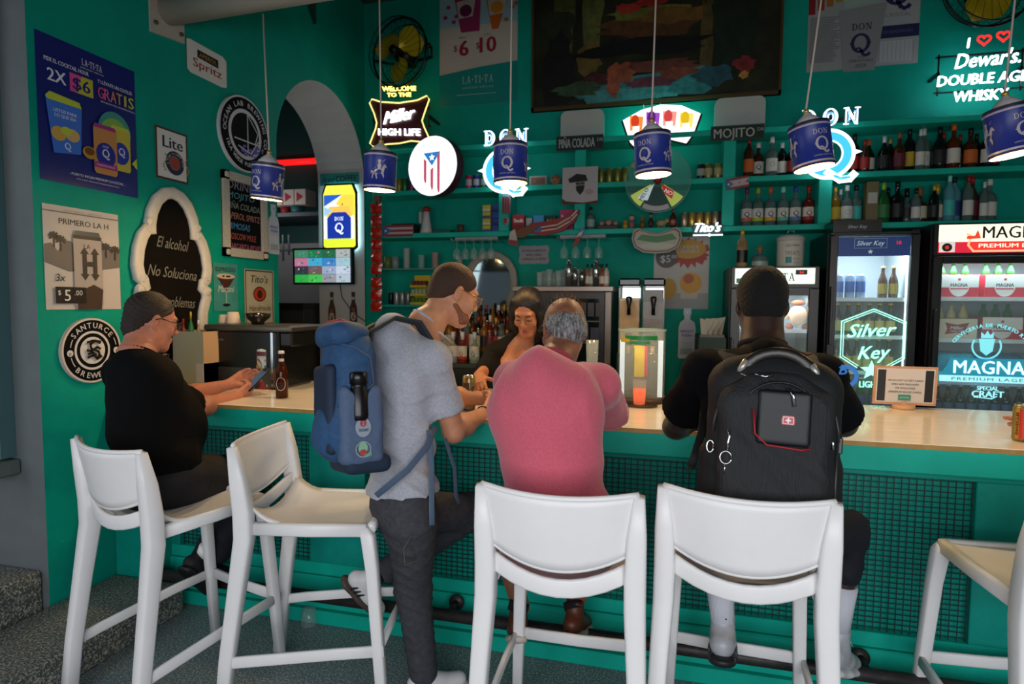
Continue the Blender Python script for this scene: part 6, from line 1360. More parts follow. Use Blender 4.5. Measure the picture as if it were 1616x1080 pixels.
# ---------------------------------------------------------------- refrigerators behind the bar
FBLK = M('#101113', .35); FIN = M('#aab4ba', .4); WGL = M('#d8f4ff', .4, emit=3.0)
def fridge(label, x0, x1, yf, zt, head, mullion=.05, shelves=(), glass_tint='#c8e0e6', led='both', head_mat=None, power=6, zb=0.02, depth=.60, tb=.05):
    t = thing('glass_door_fridge', label, 'fridge', ((x0 + x1) / 2, yf + depth / 2, 0)); yb = yf + depth; zh = zt - head
    m = MB()
    m.b2((x0, yf + .05, zb), (x0 + .04, yb, zt), FBLK); m.b2((x1 - .04, yf + .05, zb), (x1, yb, zt), FBLK); m.b2((x0 + .04, yf + .05, zh), (x1 - .04, yb, zt), FBLK); m.b2((x0 + .04, yf + .05, zb), (x1 - .04, yb, zb + .3), FBLK); m.b2((x0 + .04, yb - .04, zb + .3), (x1 - .04, yb, zh), FBLK)
    m.build('cabinet', t)
    m = MB(); m.b2((x0 + .041, yb - .05, zb + .3), (x1 - .041, yb - .041, zh - .001), FIN); m.b2((x0 + .041, yf + .06, zb + .3), (x0 + .046, yb - .05, zh - .001), FIN); m.b2((x1 - .046, yf + .06, zb + .3), (x1 - .041, yb - .05, zh - .001), FIN); m.b2((x0 + .041, yf + .06, zb + .301), (x1 - .041, yb - .05, zb + .31), FIN); m.build('inner_liner', t)
    m = MB(); g = mullion
    m.b2((x0 + .005, yf, zb + .26), (x0 + g, yf + .045, zh - .004), FBLK, bev=.004); m.b2((x1 - g, yf, zb + .26), (x1 - .005, yf + .045, zh - .004), FBLK, bev=.004); m.b2((x0 + g, yf, zh - tb), (x1 - g, yf + .045, zh - .004), FBLK); m.b2((x0 + g, yf, zb + .26), (x1 - g, yf + .045, zb + .31), FBLK)
    d = m.build('door', t); m = MB(); m.b2((x0 + g, yf + .02, zb + .31), (x1 - g, yf + .026, zh - tb), M(glass_tint, .02, alpha=.10, spec=.8)); m.build('glass_pane', d)
    m = MB(); m.b2((x0 + .012, yf - .03, zh - .75), (x0 + .03, yf - .012, zh - .35), FBLK, bev=.004); m.b2((x0 + .014, yf - .02, zh - .74), (x0 + .028, yf + .002, zh - .71), FBLK); m.b2((x0 + .014, yf - .02, zh - .39), (x0 + .028, yf + .002, zh - .36), FBLK); m.build('handle', d)
    m = MB(); m.b2((x0 + .005, yf + .01, zh), (x1 - .005, yf + .05, zt), FBLK, bev=.004); m.build('header', t)
    for z in shelves: m = MB(); m.b2((x0 + .05, yf + .07, z - .012), (x1 - .05, yb - .06, z), M('#b8c6cc', .3, .3)); m.b2((x0 + .05, yf + .062, z - .022), (x1 - .05, yf + .07, z + .004), M('#d2dde2', .4)); m.build('shelf', t)
    for s_, xx in ((0, x0 + .055), (1, x1 - .062)):
        if led == 'both' or (led == 'right' and s_): m = MB(); m.b2((xx, yf + .055, zb + .34), (xx + .008, yf + .06, zh - .08), WGL); m.build('led_strip', t)
    L = bpy.data.lights.new('fridge_light', 'AREA'); L.shape = 'RECTANGLE'; L.size = x1 - x0 - .15; L.size_y = .1; L.energy = power; L.color = (.8, .95, 1.0)
    lo = bpy.data.objects.new('fridge_light', L); COL.objects.link(lo); lo.parent = t; lo.location = (0, -depth / 2 + .11, zh - .06); lo.rotation_euler = (math.radians(12), 0, 0)
    return t
def fr_rows(label, grp, x0, x1, z, y, kind, h, r, body, cap, lab=None, txt=None, nrow=1, step=None, ink='#1b2040', lz=(.14, .46)):
    st = step or 2 * r + .006; n = int((x1 - x0) / st); first = None
    for i in range(n):
        x = x0 + st * (i + .5) + random.uniform(-.002, .002); lb = label + ', ' + ORD[i] + ' from the hinge'
        if first is None: first = can('beer_can', lb, x, y, z, h, r, body, grp, txt, band=lab, inkc=ink) if kind == 'can' else bottle('beer_bottle', lb, x, y, z, h, r, body, cap, kind, lab, txt, ink, grp, n=10, lz=lz)
        else: c = copy_tree(first); c.location = (x, y, z); c['label'] = lb
# middle fridge with the script lettering
f1 = (1.059, 1.612); YFR = 4.60; zt = 2.07
zs = [on(1380, v, y=YFR + .1).z for v in (471, 530, 586, 640)]
t = fridge('tall black glass door fridge with blue header and lit script lettering', f1[0], f1[1], YFR, zt, .02, .055, zs[:3], led='right', power=7, tb=.012)
w = f1[1] - f1[0]; fn = plane_map(((f1[0] + f1[1]) / 2, YFR + .018, 0), (1, 0, 0), (0, 0, 1), (0, -1, 0)); c = Canvas(fn)
zh_ = [on(1380, v, y=YFR).z for v in (372, 404)]; c.rect(-w / 2 + .058, zh_[1], w / 2 - .058, zt - .034, M('#1c3f86', .4, emit=.10)); zc_ = (zh_[0] + zh_[1]) / 2 + .02
c.text('Silver Key', -.02, zc_, .032, M('#b8ccd8', .4, emit=.3), .01, .3, width=.17); c.frame(-.12, zc_ - .035, .08, zc_ + .032, .003, M('#8fa8c0', .4)); c.poly([(-.02 + .018 * (1 if k % 2 == 0 else .42) * math.cos(math.radians(90 + 36 * k)), zc_ - .058 + .018 * (1 if k % 2 == 0 else .42) * math.sin(math.radians(90 + 36 * k))) for k in range(10)], M('#b8ccd8', .4, emit=.3)); c.text('18', .15, zc_, .024, M('#d01c24', .4, emit=.8), .03); c.build('header_print', t)
m = MB(); m.b2((f1[0] + .03, YFR + .05, zt + .001), (f1[0] + .33, YFR + .30, zt + .085), M('#3a3836', .3, .8)); m.build('top_box', t)
c = Canvas(plane_map((f1[0] + .18, YFR + .049, zt + .04), (1, 0, 0), (0, 0, 1), (0, -1, 0))); c.text('Silver Key', 0, 0, .022, M('#a8b8c8', .4), 0, .3, width=.12); c.build('print', t)
# lit lettering on the glass
LT = M('#a8ffe9', .4, emit=1.25); fn = plane_map((on(1376, 560, y=YFR - .004).x, YFR - .004, 0), (1, 0, 0), (0, 0, 1), (0, -1, 0)); c = Canvas(fn, .0, .0015)
zz = lambda v: on(1376, v, y=YFR - .004).z
hx = .195; zA, zB = zz(488), zz(600); hxp = [(0, zA), (hx, zA - .085), (hx, zA - .33), (.09, zA - .40)]; hxm = [(0, zA), (-hx, zA - .085), (-hx, zA - .33), (-.09, zA - .40)]
for k_, w_ in ((1.0, .007), (.93, .005)):
    P = [(a * k_, zA - .21 + (b - zA + .21) * k_) for a, b in hxp[:]]; c.line(P, w_, LT); c.line([(-a, b) for a, b in P], w_, LT)
c.build('lit_hexagon', t)
c = Canvas(fn, .002, .0015); c.text('Silver', -.01, zz(521), .088, LT, .02, .4, width=.30, rot=.06); c.build('lit_lettering', t)
c = Canvas(fn, .002, .0015); c.text('Key', .01, zz(556), .088, LT, .02, .4, width=.20, rot=.08); c.build('lit_lettering', t)
c = Canvas(fn, .002, .0015); c.poly([(.075 * (1 if k % 2 == 0 else .42) * math.cos(math.radians(90 + 36 * k)), zz(585) + .07 * (1 if k % 2 == 0 else .42) * math.sin(math.radians(90 + 36 * k))) for k in range(10)], LT); c.build('lit_star', t)
c = Canvas(fn, .002, .0015); c.text('LIGHT', -.005, zz(607), .042, LT, .03, width=.13); c.build('lit_lettering', t)
fr_rows('blue beer can, top shelf of the script fridge', 'blue cans in the script fridge', f1[0] + .06, f1[0] + .33, zs[0], YFR + .11, 'can', .165, .031, M('#8fa6c8', .3, .4), None, M('#2f5fae', .4))
fr_rows('gold-label bottle, top shelf of the script fridge', 'gold bottles in the script fridge', f1[0] + .34, f1[0] + .48, zs[0], YFR + .13, 'beer', .22, .03, BRN, CP['y'], M('#8a7a2a', .4, .3))
for k in (1, 2): fr_rows('yellow-label bottle, %s shelf of the script fridge' % ('second', 'third')[k - 1], 'brown bottles, shelf %d of the script fridge' % (k + 1), f1[0] + .06, f1[1] - .09, zs[k], YFR + .11, 'beer', .225, .031, BRN, CP['y'], M('#b3a052', .4), None, 1, step=.066)
fr_rows('green bottle, bottom of the script fridge', 'bottles on the bottom of the script fridge', f1[0] + .06, f1[1] - .09, zs[2] - .27, YFR + .11, 'beer', .225, .031, GRN, CP['w'], M('#3a5aa8', .4), None, 1, step=.08)
# wide lager fridge at the right
f2 = (1.683, 2.62); zt2 = 2.115; zs2 = [on(1560, v, y=YFR + .1).z for v in (470, 536, 603, 640)]; zhd = on(1500, 404, y=YFR).z
t = fridge('wide black fridge with lit red and white lager header', f2[0], f2[1], YFR, zt2, zt2 - zhd, .06, zs2[:3], led='none', power=13)
fn = plane_map((f2[0], YFR + .008, zhd), (1, 0, 0), (0, 0, 1), (0, -1, 0)); hw, hh = f2[1] - f2[0], zt2 - zhd; c = Canvas(fn)
EW = lambda cc, e: M(cc, .4, emit=e)
c.rect(.03, .02, hw - .03, hh - .012, EW('#fff4dc', .95)); c.rect(.03, .02, hw - .03, hh * .42, EW('#d8203c', .75)); c.text('MAGNA', .46, hh * .70, hh * .36, EW('#1c2a24', .0), .02, .0, width=.36)
c.rect(.20, hh * .20, .75, hh * .40, EW('#e8382a', .9)); c.text('PREMIUM LAGER', .46, hh * .30, hh * .12, EW('#fff0d8', 1.0), .03, width=.40); c.line([(.19, hh * .66), (.215, hh * .6), (.20, hh * .32), (.23, hh * .14), (.75, hh * .14)], .012, EW('#ffb088', 1.0)); c.poly([(.19, hh * .50), (.27, hh * .52), (.25, hh * .78), (.235, hh * .60), (.19, hh * .60)], EW('#e0402a', .9))
c.rect(.035, .025, .125, hh * .44, EW('#e8e0d8', .6)); c.ell(.08, hh * .26, .03, .028, EW('#2a1c1c', .0), 16); c.ell(.08, hh * .26, .012, .012, EW('#d83a2a', .5), 12); c.build('header_print', t)
MR, MW = M('#c01c34', .45), M('#d8d8d4', .45)
def magna_pack(x, y, z, w=.235, h=.15, d=.2, lab='red and white lager carton on the top shelf of the wide fridge', grp='lager cartons, top shelf'):
    t = thing('beer_carton', lab, 'carton', (x, y, z), grp); m = MB(); m.b2((x - w / 2, y - d / 2, z + .001), (x + w / 2, y + d / 2, z + h), MR, bev=.003); m.build('carton', t)
    c = Canvas(plane_map((x, y - d / 2 - .0005, z), (1, 0, 0), (0, 0, 1), (0, -1, 0))); c.rect(-w * .48, h * .45, w * .48, h * .98, MW); c.ell(0, h * .5, w * .25, h * .46, MW, 24); c.text('MAGNA', 0, h * .55, h * .15, INK, .04, width=w * .42); c.rect(-w * .22, h * .36, w * .22, h * .42, MR); c.ell(0, h * .8, w * .04, h * .06, MR, 8); c.build('print', t)
    m = MB()
    for k in (-1, 0, 1): m.lathe([(.026, z + h), (.024, z + h + .03), (.012, z + h + .06), (.012, z + h + .085), (0, z + h + .085)], (x + k * w * .3, y, 0), GRN, 10)
    m.build('bottle_necks', t, kind='stuff'); return t
for k in range(3): magna_pack(f2[0] + .19 + k * .262, YFR + .18, zs2[0], lab='red and white lager carton, top shelf of the wide fridge, %s from its handle' % ORD[k])
for k in range(2): magna_pack(f2[0] + .45 + k * .262, YFR + .18, zs2[1], lab='red and white lager carton, %s right of the cream one' % ORD[k], grp='lager cartons, middle shelf')
t = thing('beer_carton', 'cream open beer carton with maroon emblem in the wide fridge', 'carton', (f2[0] + .19, YFR + .18, zs2[1])); x, y, z = f2[0] + .19, YFR + .18, zs2[1]
m = MB(); m.b2((x - .12, y - .1, z + .001), (x + .12, y + .1, z + .135), M('#cfc6b0', .5), bev=.003); m.build('carton', t); c = Canvas(plane_map((x, y - .1005, z), (1, 0, 0), (0, 0, 1), (0, -1, 0))); c.poly([(-.07, .11), (0, .095), (.07, .11), (.055, .07), (.07, .03), (0, .042), (-.07, .03), (-.055, .07)], M('#8a1c28', .5)); c.text('Miller', 0, .075, .022, MW, .03, .3, width=.08); c.text('HIGH LIFE', 0, .052, .012, MW, .03, width=.07); c.build('print', t)
for k in (-1, 0, 1): m = MB(); m.lathe([(.030, z + .135), (.028, z + .165), (.014, z + .20), (.014, z + .23), (0, z + .23)], (x + k * .07, y, 0), M('#d0c890', .1, trans=.4), 12); m.build('bottle_neck', t)
for k, (cc, nm) in enumerate((('#1f9ab0', 'turquoise'), ('#1c4a6a', 'dark blue'), ('#8fa8b8', 'pale grey'))):
    xk = f2[0] + .19 + k * .27; t2 = thing('beverage_case', '%s shrink-wrapped case on the lower shelf of the wide fridge' % nm, 'case', (xk, YFR + .2, zs2[2])); m = MB(); m.b2((xk - .12, YFR + .1, zs2[2] + .001), (xk + .12, YFR + .32, zs2[2] + .185), M(cc, .25, noise=.3, nscale=12), bev=.012); m.build('wrapped_case', t2)
fr_rows('dark bottle, bottom of the wide lager fridge', 'bottles at the bottom of the wide fridge', f2[0] + .07, f2[1] - .08, zs2[2] - .25, YFR + .11, 'beer', .225, .030, DKG, CP['w'], M('#4a6a9a', .4), None, 1, step=.068)
# lit print on the wide fridge glass
fn = plane_map((on(1556, 560, y=YFR - .004).x, YFR - .004, 0), (1, 0, 0), (0, 0, 1), (0, -1, 0)); LTB = M('#a4ecf6', .4, emit=.9); z2 = lambda v: on(1556, v, y=YFR - .004).z
LC = M('#7fe0ea', .4, emit=.8)
def decal(nm, f): c = Canvas(fn, .0, .0015); f(c); c.build(nm, t)
t = [o for o in COL.objects if o.get('label') == 'wide black fridge with lit red and white lager header'][0]
decal('glass_crest', lambda c: (c.ring(0, z2(547), .075, .086, LC, 24, 150, 390), c.poly([(-.045, z2(547) + .05), (.045, z2(547) + .05), (.035, z2(547) - .03), (0, z2(547) - .06), (-.035, z2(547) - .03)], LC), c.poly([(-.035, z2(534)), (-.035, z2(534) + .04), (-.015, z2(534) + .02), (0, z2(534) + .05), (.015, z2(534) + .02), (.035, z2(534) + .04), (.035, z2(534))], LC)))
decal('glass_lettering', lambda c: c.arctext('CERVECERIA DE PUERTO RICO', 0, z2(565), .215, .022, LC, 90, 120))
decal('glass_panel', lambda c: (c.poly([(-.27, z2(603)), (-.27, z2(588)), (-.245, z2(588)), (-.22, z2(578)), (-.2, z2(566)), (.33, z2(566)), (.33, z2(603))], M('#2f9ab8', .4, emit=.45)), c.rect(-.26, z2(604), .33, z2(594), LTB)))
decal('glass_lettering', lambda c: c.text('MAGNA', .02, z2(580), .085, M('#d8fbff', .4, emit=1.1), .02, width=.40))
decal('glass_lettering', lambda c: c.text('PREMIUM LAGER', .03, z2(599), .02, M('#2a7a94', .5), .02, width=.44, space=1.2))
decal('glass_lettering', lambda c: (c.text('SPECIAL', .02, z2(613), .026, LTB, .03, width=.12), c.text('CRAFT', .02, z2(622), .04, LTB, .03, width=.18), c.line([(-.06, z2(627)), (.04, z2(629)), (.07, z2(625))], .006, LTB)))
# small countertop fridge behind the man with the black backpack
f3 = (.425, 1.012); zt3 = 1.84; zs3 = [on(1220, v, y=YFR + .1).z for v in (520, 570)]; zh3 = on(1200, 455, y=YFR).z
t = fridge('shorter black fridge with white lit header holding a plush toy', f3[0], f3[1], YFR, zt3, zt3 - zh3, .07, zs3, led='right', power=4)
fn = plane_map((f3[0], YFR + .008, zh3), (1, 0, 0), (0, 0, 1), (0, -1, 0)); hw, hh = f3[1] - f3[0], zt3 - zh3; c = Canvas(fn); c.rect(.03, .03, hw - .035, hh - .012, EW('#eaf4ea', .85)); c.slab('LA.TI.TA', .29, hh * .52, hh * .36, EW('#0f8a7a', .1), .12, .85); c.rect(.04, .035, .08, .07, EW('#1f7a6a', .1)); c.rect(hw - .16, hh * .62, hw - .085, hh * .84, BLK); c.text('3.4', hw - .122, hh * .73, .016, EW('#ff2a2a', 1.2), .03); c.build('header_print', t)
# plush toy hanging inside the door glass
p = on(1259, 498, y=YFR + .16); t = thing('plush_toy', 'cream and brown plush toy behind the glass of the shorter fridge', 'plush toy', (p.x, p.y, p.z - .1)); PC, PBn = M('#c9a284', .9), M('#7a3a22', .9)
m = MB(); m.sphere(p, .065, PC, 16, (1, .7, 1.1)); m.build('body', t); m = MB(); m.sphere(p + Vector((0, 0, .09)), .035, PBn, 14, (1.4, .8, .6)); m.build('head', t)
for s_ in (-1, 1): m = MB(); m.sphere(p + Vector((s_ * .055, 0, -.085)), .028, PBn, 12); m.build('foot', t); m = MB(); m.sphere(p + Vector((s_ * .07, 0, .0)), .022, PC, 12, (1, 1, 1.4)); m.build('arm', t)
# on top of the small fridge
q = px2x(1171, 400, YFR + .2); bottle('liquor_bottle', 'tall gold-necked bottle with black label on the shorter fridge', q, YFR + .2, zt3, .285, .038, M('#8a6a40', .15, trans=.2, col2='#b8a07a', nscale=8), CP['y'], 'tall', M('#0f0e0c', .4), None, n=18)
q = px2x(1199, 400, YFR + .2); bottle('liquor_bottle', 'squat clear tequila bottle with cork on the shorter fridge', q, YFR + .2, zt3, .16, .058, CLR, CP['n'], 'squat', M('#7f9a94', .4), None, n=18, lz=(.1, .3))
q = px2x(1247, 400, YFR + .2); t = thing('treat_tin', 'white lidded enamel treats tin on the shorter fridge', 'tin', (q, YFR + .2, zt3)); TN = M('#b9b5aa', .4); m = MB(); m.lathe([(.088, zt3 + .001), (.09, zt3 + .01), (.09, zt3 + .19), (.086, zt3 + .2)], (q, YFR + .2, 0), TN, 28); m.build('tin_body', t)
m = MB(); m.lathe([(.095, zt3 + .19), (.095, zt3 + .215), (.07, zt3 + .232), (0, zt3 + .238)], (q, YFR + .2, 0), M('#aca99f', .4), 28); m.tube([(q - .025, YFR + .2, zt3 + .235), (q - .02, YFR + .2, zt3 + .265), (q + .02, YFR + .2, zt3 + .265), (q + .025, YFR + .2, zt3 + .235)], .005, STEEL, 8); m.build('lid', t)
c = Canvas(cyl_map((q, YFR + .2, zt3), .09, -PI / 2)); c.text('DOG THINGS', 0, .155, .014, INK, .01, width=.09); c.text('TREATS', 0, .10, .03, M('#5a6a66', .5), .01, width=.10); c.grid(-.045, .03, -.005, .075, M('#1f7f86', .5), 4); c.text('SNACKS', .03, .06, .013, M('#5a6a66', .5), width=.05); c.text('LOVE', .03, .035, .013, M('#5a6a66', .5), width=.04); c.build('print', t)
# red curtain strip between the fridges
m = MB(); m.b2((f1[1] + .012, YFR + .2, 0), (f2[0] - .012, YFR + .24, 2.1), M('#3a0c0e', .8)); tag(m.build('red_curtain'), 'narrow dark red curtain in the gap between the two tall fridges', 'curtain')
# ---------------------------------------------------------------- under-shelf glass front cooler, glassware, drink machines
YC = 4.45; xa, xb = on(868, 450, y=YC).x, on(966, 450, y=YC).x; zc = on(915, 452, y=YC).z
t = thing('back_bar_cooler', 'steel topped black cooler with glass door behind the grey-haired man', 'cooler', ((xa + xb) / 2, YC + .3, 0)); xa -= .28
m = MB(); m.b2((xa, YC + .03, 0), (xb, YB - .01, zc - .04), M('#0d1112', .4)); m.build('cabinet', t); m = MB(); m.b2((xa - .01, YC, zc - .038), (xb + .01, YB - .01, zc), M('#7a7270', .35, .8), bev=.004); m.build('steel_top', t)
for a_, b_ in ((xb - .05, xb),): m = MB(); m.b2((a_, YC, .75), (b_, YC + .03, zc - .04), M('#6a625c', .35, .8), bev=.004); m.build('steel_post', t)
m = MB(); m.b2((xa + .24, YC + .01, 1.0), (xb - .055, YC + .028, zc - .06), M('#0c0e10', .35)); m.build('door', t); m = MB(); m.b2((xa + .28, YC + .004, 1.03), (xb - .09, YC + .009, zc - .09), M('#10181c', .05, spec=.8)); m.build('glass_pane', t)
for k in range(6):
    xx = xa + .33 + k * .058
    m = MB(); m.b2((xx, YC - .0005, zc - .22 - .0), (xx + .045, YC + .0035, zc - .12), M(('#1c0f1e', '#151030', '#240f16', '#2a140e', '#150e20', '#1c0e0e')[k], .4)); m.build('bottle_row_print', t)
for k, cc in enumerate(('#232c36', '#3a4048', '#4a1618', '#162036')): m = MB(); m.b2((xa + .36 + k * .075, YC - .0005, zc - .42), (xa + .42 + k * .075, YC + .0035, zc - .30), M(cc, .4)); m.build('carton_row_print', t)
m = MB(); m.b2((xa + .28, YC - .001, zc - .26), (xb - .09, YC + .003, zc - .252), M('#3a4448', .4)); m.build('inner_shelf', t)
m = MB(); m.b2((xa + .3, YC - .10, 1.115), (xb - .02, YC, 1.14), M('#5a5654', .35, .8)); m.build('steel_ledge', t)
GLS = M('#b8c8c8', .05, alpha=.30, spec=.9)
gi = 0
def glassware(label, x, y, z, h, r, mat=GLS, taper=.85, grp=None):
    t = thing('drinking_glass', label, 'glass', (x, y, z), grp); m = MB(); m.lathe([(0, z + .001), (r * taper, z + .001), (r, z + h), (r * .92, z + h), (r * taper * .9, z + .012), (0, z + .012)], (x, y, 0), mat, 16); m.build('glass_body', t); return t
for i in range(9): glassware('clear glass on the steel topped cooler, %s from the bartender' % ORD[i], px2x(852 + i * 7.4, 430, YC + .12 + .05 * (i % 2)), YC + .12 + .06 * (i % 2), zc, .11 + .01 * (i % 3), .026, grp='glasses on the cooler')
for px, h, r, cc, nm in ((898, .21, .03, '#a8acae', 'polished steel'), (908, .15, .022, '#9fa0a0', 'narrow steel'), (919, .13, .026, '#8a8a86', 'grey'), (941, .20, .028, '#a0a4a6', 'second polished steel')):
    x = px2x(px, 430, YC + .1); t = thing('shaker', '%s cocktail shaker on the cooler top' % nm, 'shaker', (x, YC + .1, zc)); m = MB(); m.lathe([(r * .8, zc + .001), (r, zc + h * .6), (r * .95, zc + h * .66), (r * .6, zc + h * .9)], (x, YC + .1, 0), M(cc, .15, .9), 16); m.build('shaker_body', t); m = MB(); m.lathe([(r * .62, zc + h * .88), (r * .6, zc + h), (0, zc + h)], (x, YC + .1, 0), M(cc, .2, .9), 16); m.build('cap', t)
for px, cc, nm in ((927, '#8a5a4a', 'pinkish'), (934, '#7a8a82', 'pale green'), (950, '#8a3a2a', 'reddish'), (957, '#a8a49c', 'white'), (946, '#7a8a2a', 'green-topped')):
    bottle('bitters_bottle', '%s small bitters bottle on the cooler top' % nm, px2x(px, 430, YC + .16), YC + .16, zc, .17, .022, M(cc, .2), CP['k'], 'tall', LB['w'], n=10)
# frozen drink machine
ys = 4.3; xa, xb = on(974, 480, y=ys).x, on(1051, 480, y=ys).x; zb_, ztp = 1.22, on(1010, 438, y=ys).z
t = thing('slush_machine', 'twin tank frozen drink machine with black tap handles', 'drink machine', ((xa + xb) / 2, ys + .2, .9))
m = MB(); m.b2((xa, ys + .05, 0), (xb, ys + .45, zb_), M('#3c3f42', .3, .6)); m.build('base_cabinet', t)
for k in (0, 1):
    x0, x1 = xa + k * (xb - xa) / 2 + .006, xa + (k + 1) * (xb - xa) / 2 - .006; xm = (x0 + x1) / 2
    m = MB(); m.b2((x0, ys, ztp - .06), (x1, ys + .4, ztp - .005), BLKG, bev=.012); m.build('lid', t)
    m = MB(); m.b2((x0 + .004, ys + .004, zb_), (x1 - .004, ys + .38, ztp - .06), M('#c8d0d0', .04, alpha=.16, spec=.9)); m.build('tank', t)
    m = MB(); m.b2((x0 + .012, ys + .012, zb_ + .01), (x1 - .012, ys + .36, ztp - (.155 if k == 0 else .17)), M('#b58a4a' if k == 0 else '#5a5058', .6, noise=.15, nscale=20)); m.build('frozen_drink', t)
    if k: m = MB(); m.b2((x0 + .014, ys + .014, ztp - .17), (x1 - .014, ys + .3, ztp - .085), M('#24140e', .4)); m.build('dark_drink', t)
    else: m = MB(); m.b2((x0 + .010, ys + .008, ztp - .158), (x1 - .010, ys + .014, ztp - .145), M('#c8b81c', .4)); m.build('yellow_rim', t)
    m = MB(); m.b2((x0 + .012, ys + .25, ztp - .14), (x1 - .012, ys + .27, ztp - .065), M('#f6fbff', .4, emit=1.6)); m.build('lit_panel', t)
    m = MB(); m.cyl((xm, ys - .002, zb_ + .07), (xm, ys + .01, zb_ + .07), .062, M('#a57c42' if k == 0 else '#4a424a', .5), 24); m.build('tank_disc', t)
    m = MB(); m.lathe([(.014, ztp - .26), (.012, ztp - .20), (.022, ztp - .15), (.020, ztp - .135), (0, ztp - .13)], (xm, ys - .03, 0), BLKG, 12); m.build('tap_handle', t); m = MB(); m.b2((xm - .022, ys - .05, zb_ + .065), (xm + .022, ys + .0, zb_ + .15), BLKG, bev=.006); m.build('tap_body', t); m = MB(); m.cyl((xm, ys - .03, zb_ + .01), (xm, ys - .03, zb_ + .065), .015, M('#c9b68a', .4), 12); m.build('spout', t)
# back bar counter with bottles on the left
YL = 4.40; zl = on(735, 574, y=YL + .02).z
t = thing('back_bar_counter', 'dark back bar counter carrying the bottle collection', 'counter', (-1.6, 4.8, 0)); m = MB(); m.b2((-2.45, YL, 0), (-1.16, YB - .01, zl - .03), M('#101c1a', .5)); m.build('cabinet', t); m = MB(); m.b2((-2.46, YL - .01, zl - .03), (-1.155, YB - .01, zl), M('#3f4a46', .35, .3)); m.build('counter_slab', t)
for i, (px, band, cc) in enumerate(((697, '#b9b2a8', '#8a8a86'), (715, '#8a8a90', '#9aa0a0'), (730, '#a02818', '#7a3016'), (749, '#8a9a8a', '#8f9a94'))): bottle('rum_bottle', 'white-label rum bottle with %s band on the back bar counter' % ('beige', 'grey', 'red', 'pale green')[i], px2x(px, 540, YL + .08), YL + .08, zl, .24, .041, M(cc, .12, trans=.3), CP['w'], 'squat', LB['w'], 'Q', '#1b2040' if i != 2 else '#9a2018', band=M(band, .5), n=16, lz=(.12, .55))
CC = ['k', 'w', 'r', 'y', 'n']; BD = [DKG, AMB, CLR, BRN, M('#6a1a12', .12, trans=.2), M('#8a5a1a', .12, trans=.3)]
for j, (y_, zo, n_) in enumerate(((YL + .2, .08, 13), (YL + .32, .16, 13))):
    m = MB(); m.b2((-2.40, y_ - .05, zl), (-1.16, y_ + .06, zl + zo), M('#14201e', .5)); tag(m.build('bottle_riser'), ('lower' if j == 0 else 'upper') + ' stepped riser under the back bar bottles', 'riser')
    for i in range(n_):
        px = 700 + i * 9.2 + (4 if j else 0); k = (i * 7 + j * 3) % 5
        bottle('liquor_bottle', '%s-capped back bar bottle, %s from the standing man, %s row' % (cn[CC[k]], ORD[i], ('middle', 'rear')[j]), px2x(px, 520, y_), y_, zl + zo, random.uniform(.25, .31), random.uniform(.028, .038), BD[(i * 5 + j) % 6], CP[CC[k]], ('tall', 'rum', 'round')[(i + j) % 3], LB[('w', 'k', 'r', 'c', 'm')[(i * 3 + j) % 5]], group='back bar bottles, %s row' % ('middle', 'rear')[j], n=12)
# shelf of plastic cups, display rack, cylinders, snack strips
zg = on(650, 424, y=5.0).z; a, b = on(606, 424, y=5.0).x, on(735, 424, y=5.0).x
t = thing('glass_shelf', 'thin glass shelf of plastic cups left of the mirror', 'shelf', ((a + b) / 2, 5.1, zg)); m = MB(); m.b2((a, 4.97, zg - .012), (b, YB - .003, zg), M('#5fa89a', .1, alpha=.5)); m.build('glass_plate', t)
for px, n_, cc, nm in ((642, 9, '#b0bcba', 'clear'), (687, 7, '#b89a98', 'pinkish'), (665, 6, '#8fb8b0', 'greenish'), (725, 5, '#a8b0ae', 'short clear')):
    x = px2x(px, 410, 5.06); t = thing('cup_stack', '%s stack of nested plastic cups on the glass shelf' % nm, 'cups', (x, 5.06, zg))
    for k in range(n_): m = MB(); z = zg + .001 + k * .020; m.lathe([(.026, z), (.030, z + .017), (.033, z + .019)], (x, 5.06, 0), M(cc, .3, alpha=.75), 14); m.build('cup', t)
for px, cc, nm in ((612, '#6a7a3a', 'olive filled'), (624, '#7f9a98', 'clear')): x = px2x(px, 410, 5.06); glassware('%s jar at the wall end of the glass shelf' % nm, x, 5.06, zg, .11, .034, M(cc, .2, alpha=.7), 1.0)
zr = on(640, 481, y=5.0).z
t = thing('wall_shelf', 'lower wall shelf with grey cylinders beside the snack strips', 'shelf', ((a + b) / 2, 5.1, zr)); m = MB(); m.b2((a, 4.97, zr - .02), (b, YB - .003, zr), TEALD); m.build('shelf_board', t)
for px, cc, nm in ((617, '#101a1e', 'black'), (626, '#8a9296', 'silver'), (635, '#7f868a', 'grey'), (644, '#6f777c', 'dark grey')): x = px2x(px, 470, 5.03); can('canister', '%s canister on the lower wall shelf' % nm, x, 5.03, zr, .11, .024, M(cc, .3, .5))
x0 = px2x(650, 470, 5.0); t = thing('display_rack', 'yellow tiered counter display rack of small packets', 'display rack', (x0 + .07, 5.0, zr))
for k in range(3):
    z = zr + .001 + k * .075; m = MB(); m.b2((x0, 4.96, z), (x0 + .15, 5.06, z + .02), M('#a89a14', .5)); m.build('tray', t)
    for q_ in range(4): m = MB(); m.b2((x0 + .008 + q_ * .035, 4.97, z + .021), (x0 + .036 + q_ * .035, 5.03, z + .058), M(('#3a6a1c', '#8a9a8a', '#6a1c14')[k], .5)); m.build('packet', t)
m = MB(); m.b2((x0, 5.061, zr + .001), (x0 + .15, 5.07, zr + .26), M('#b3a41a', .5)); m.build('back_card', t)
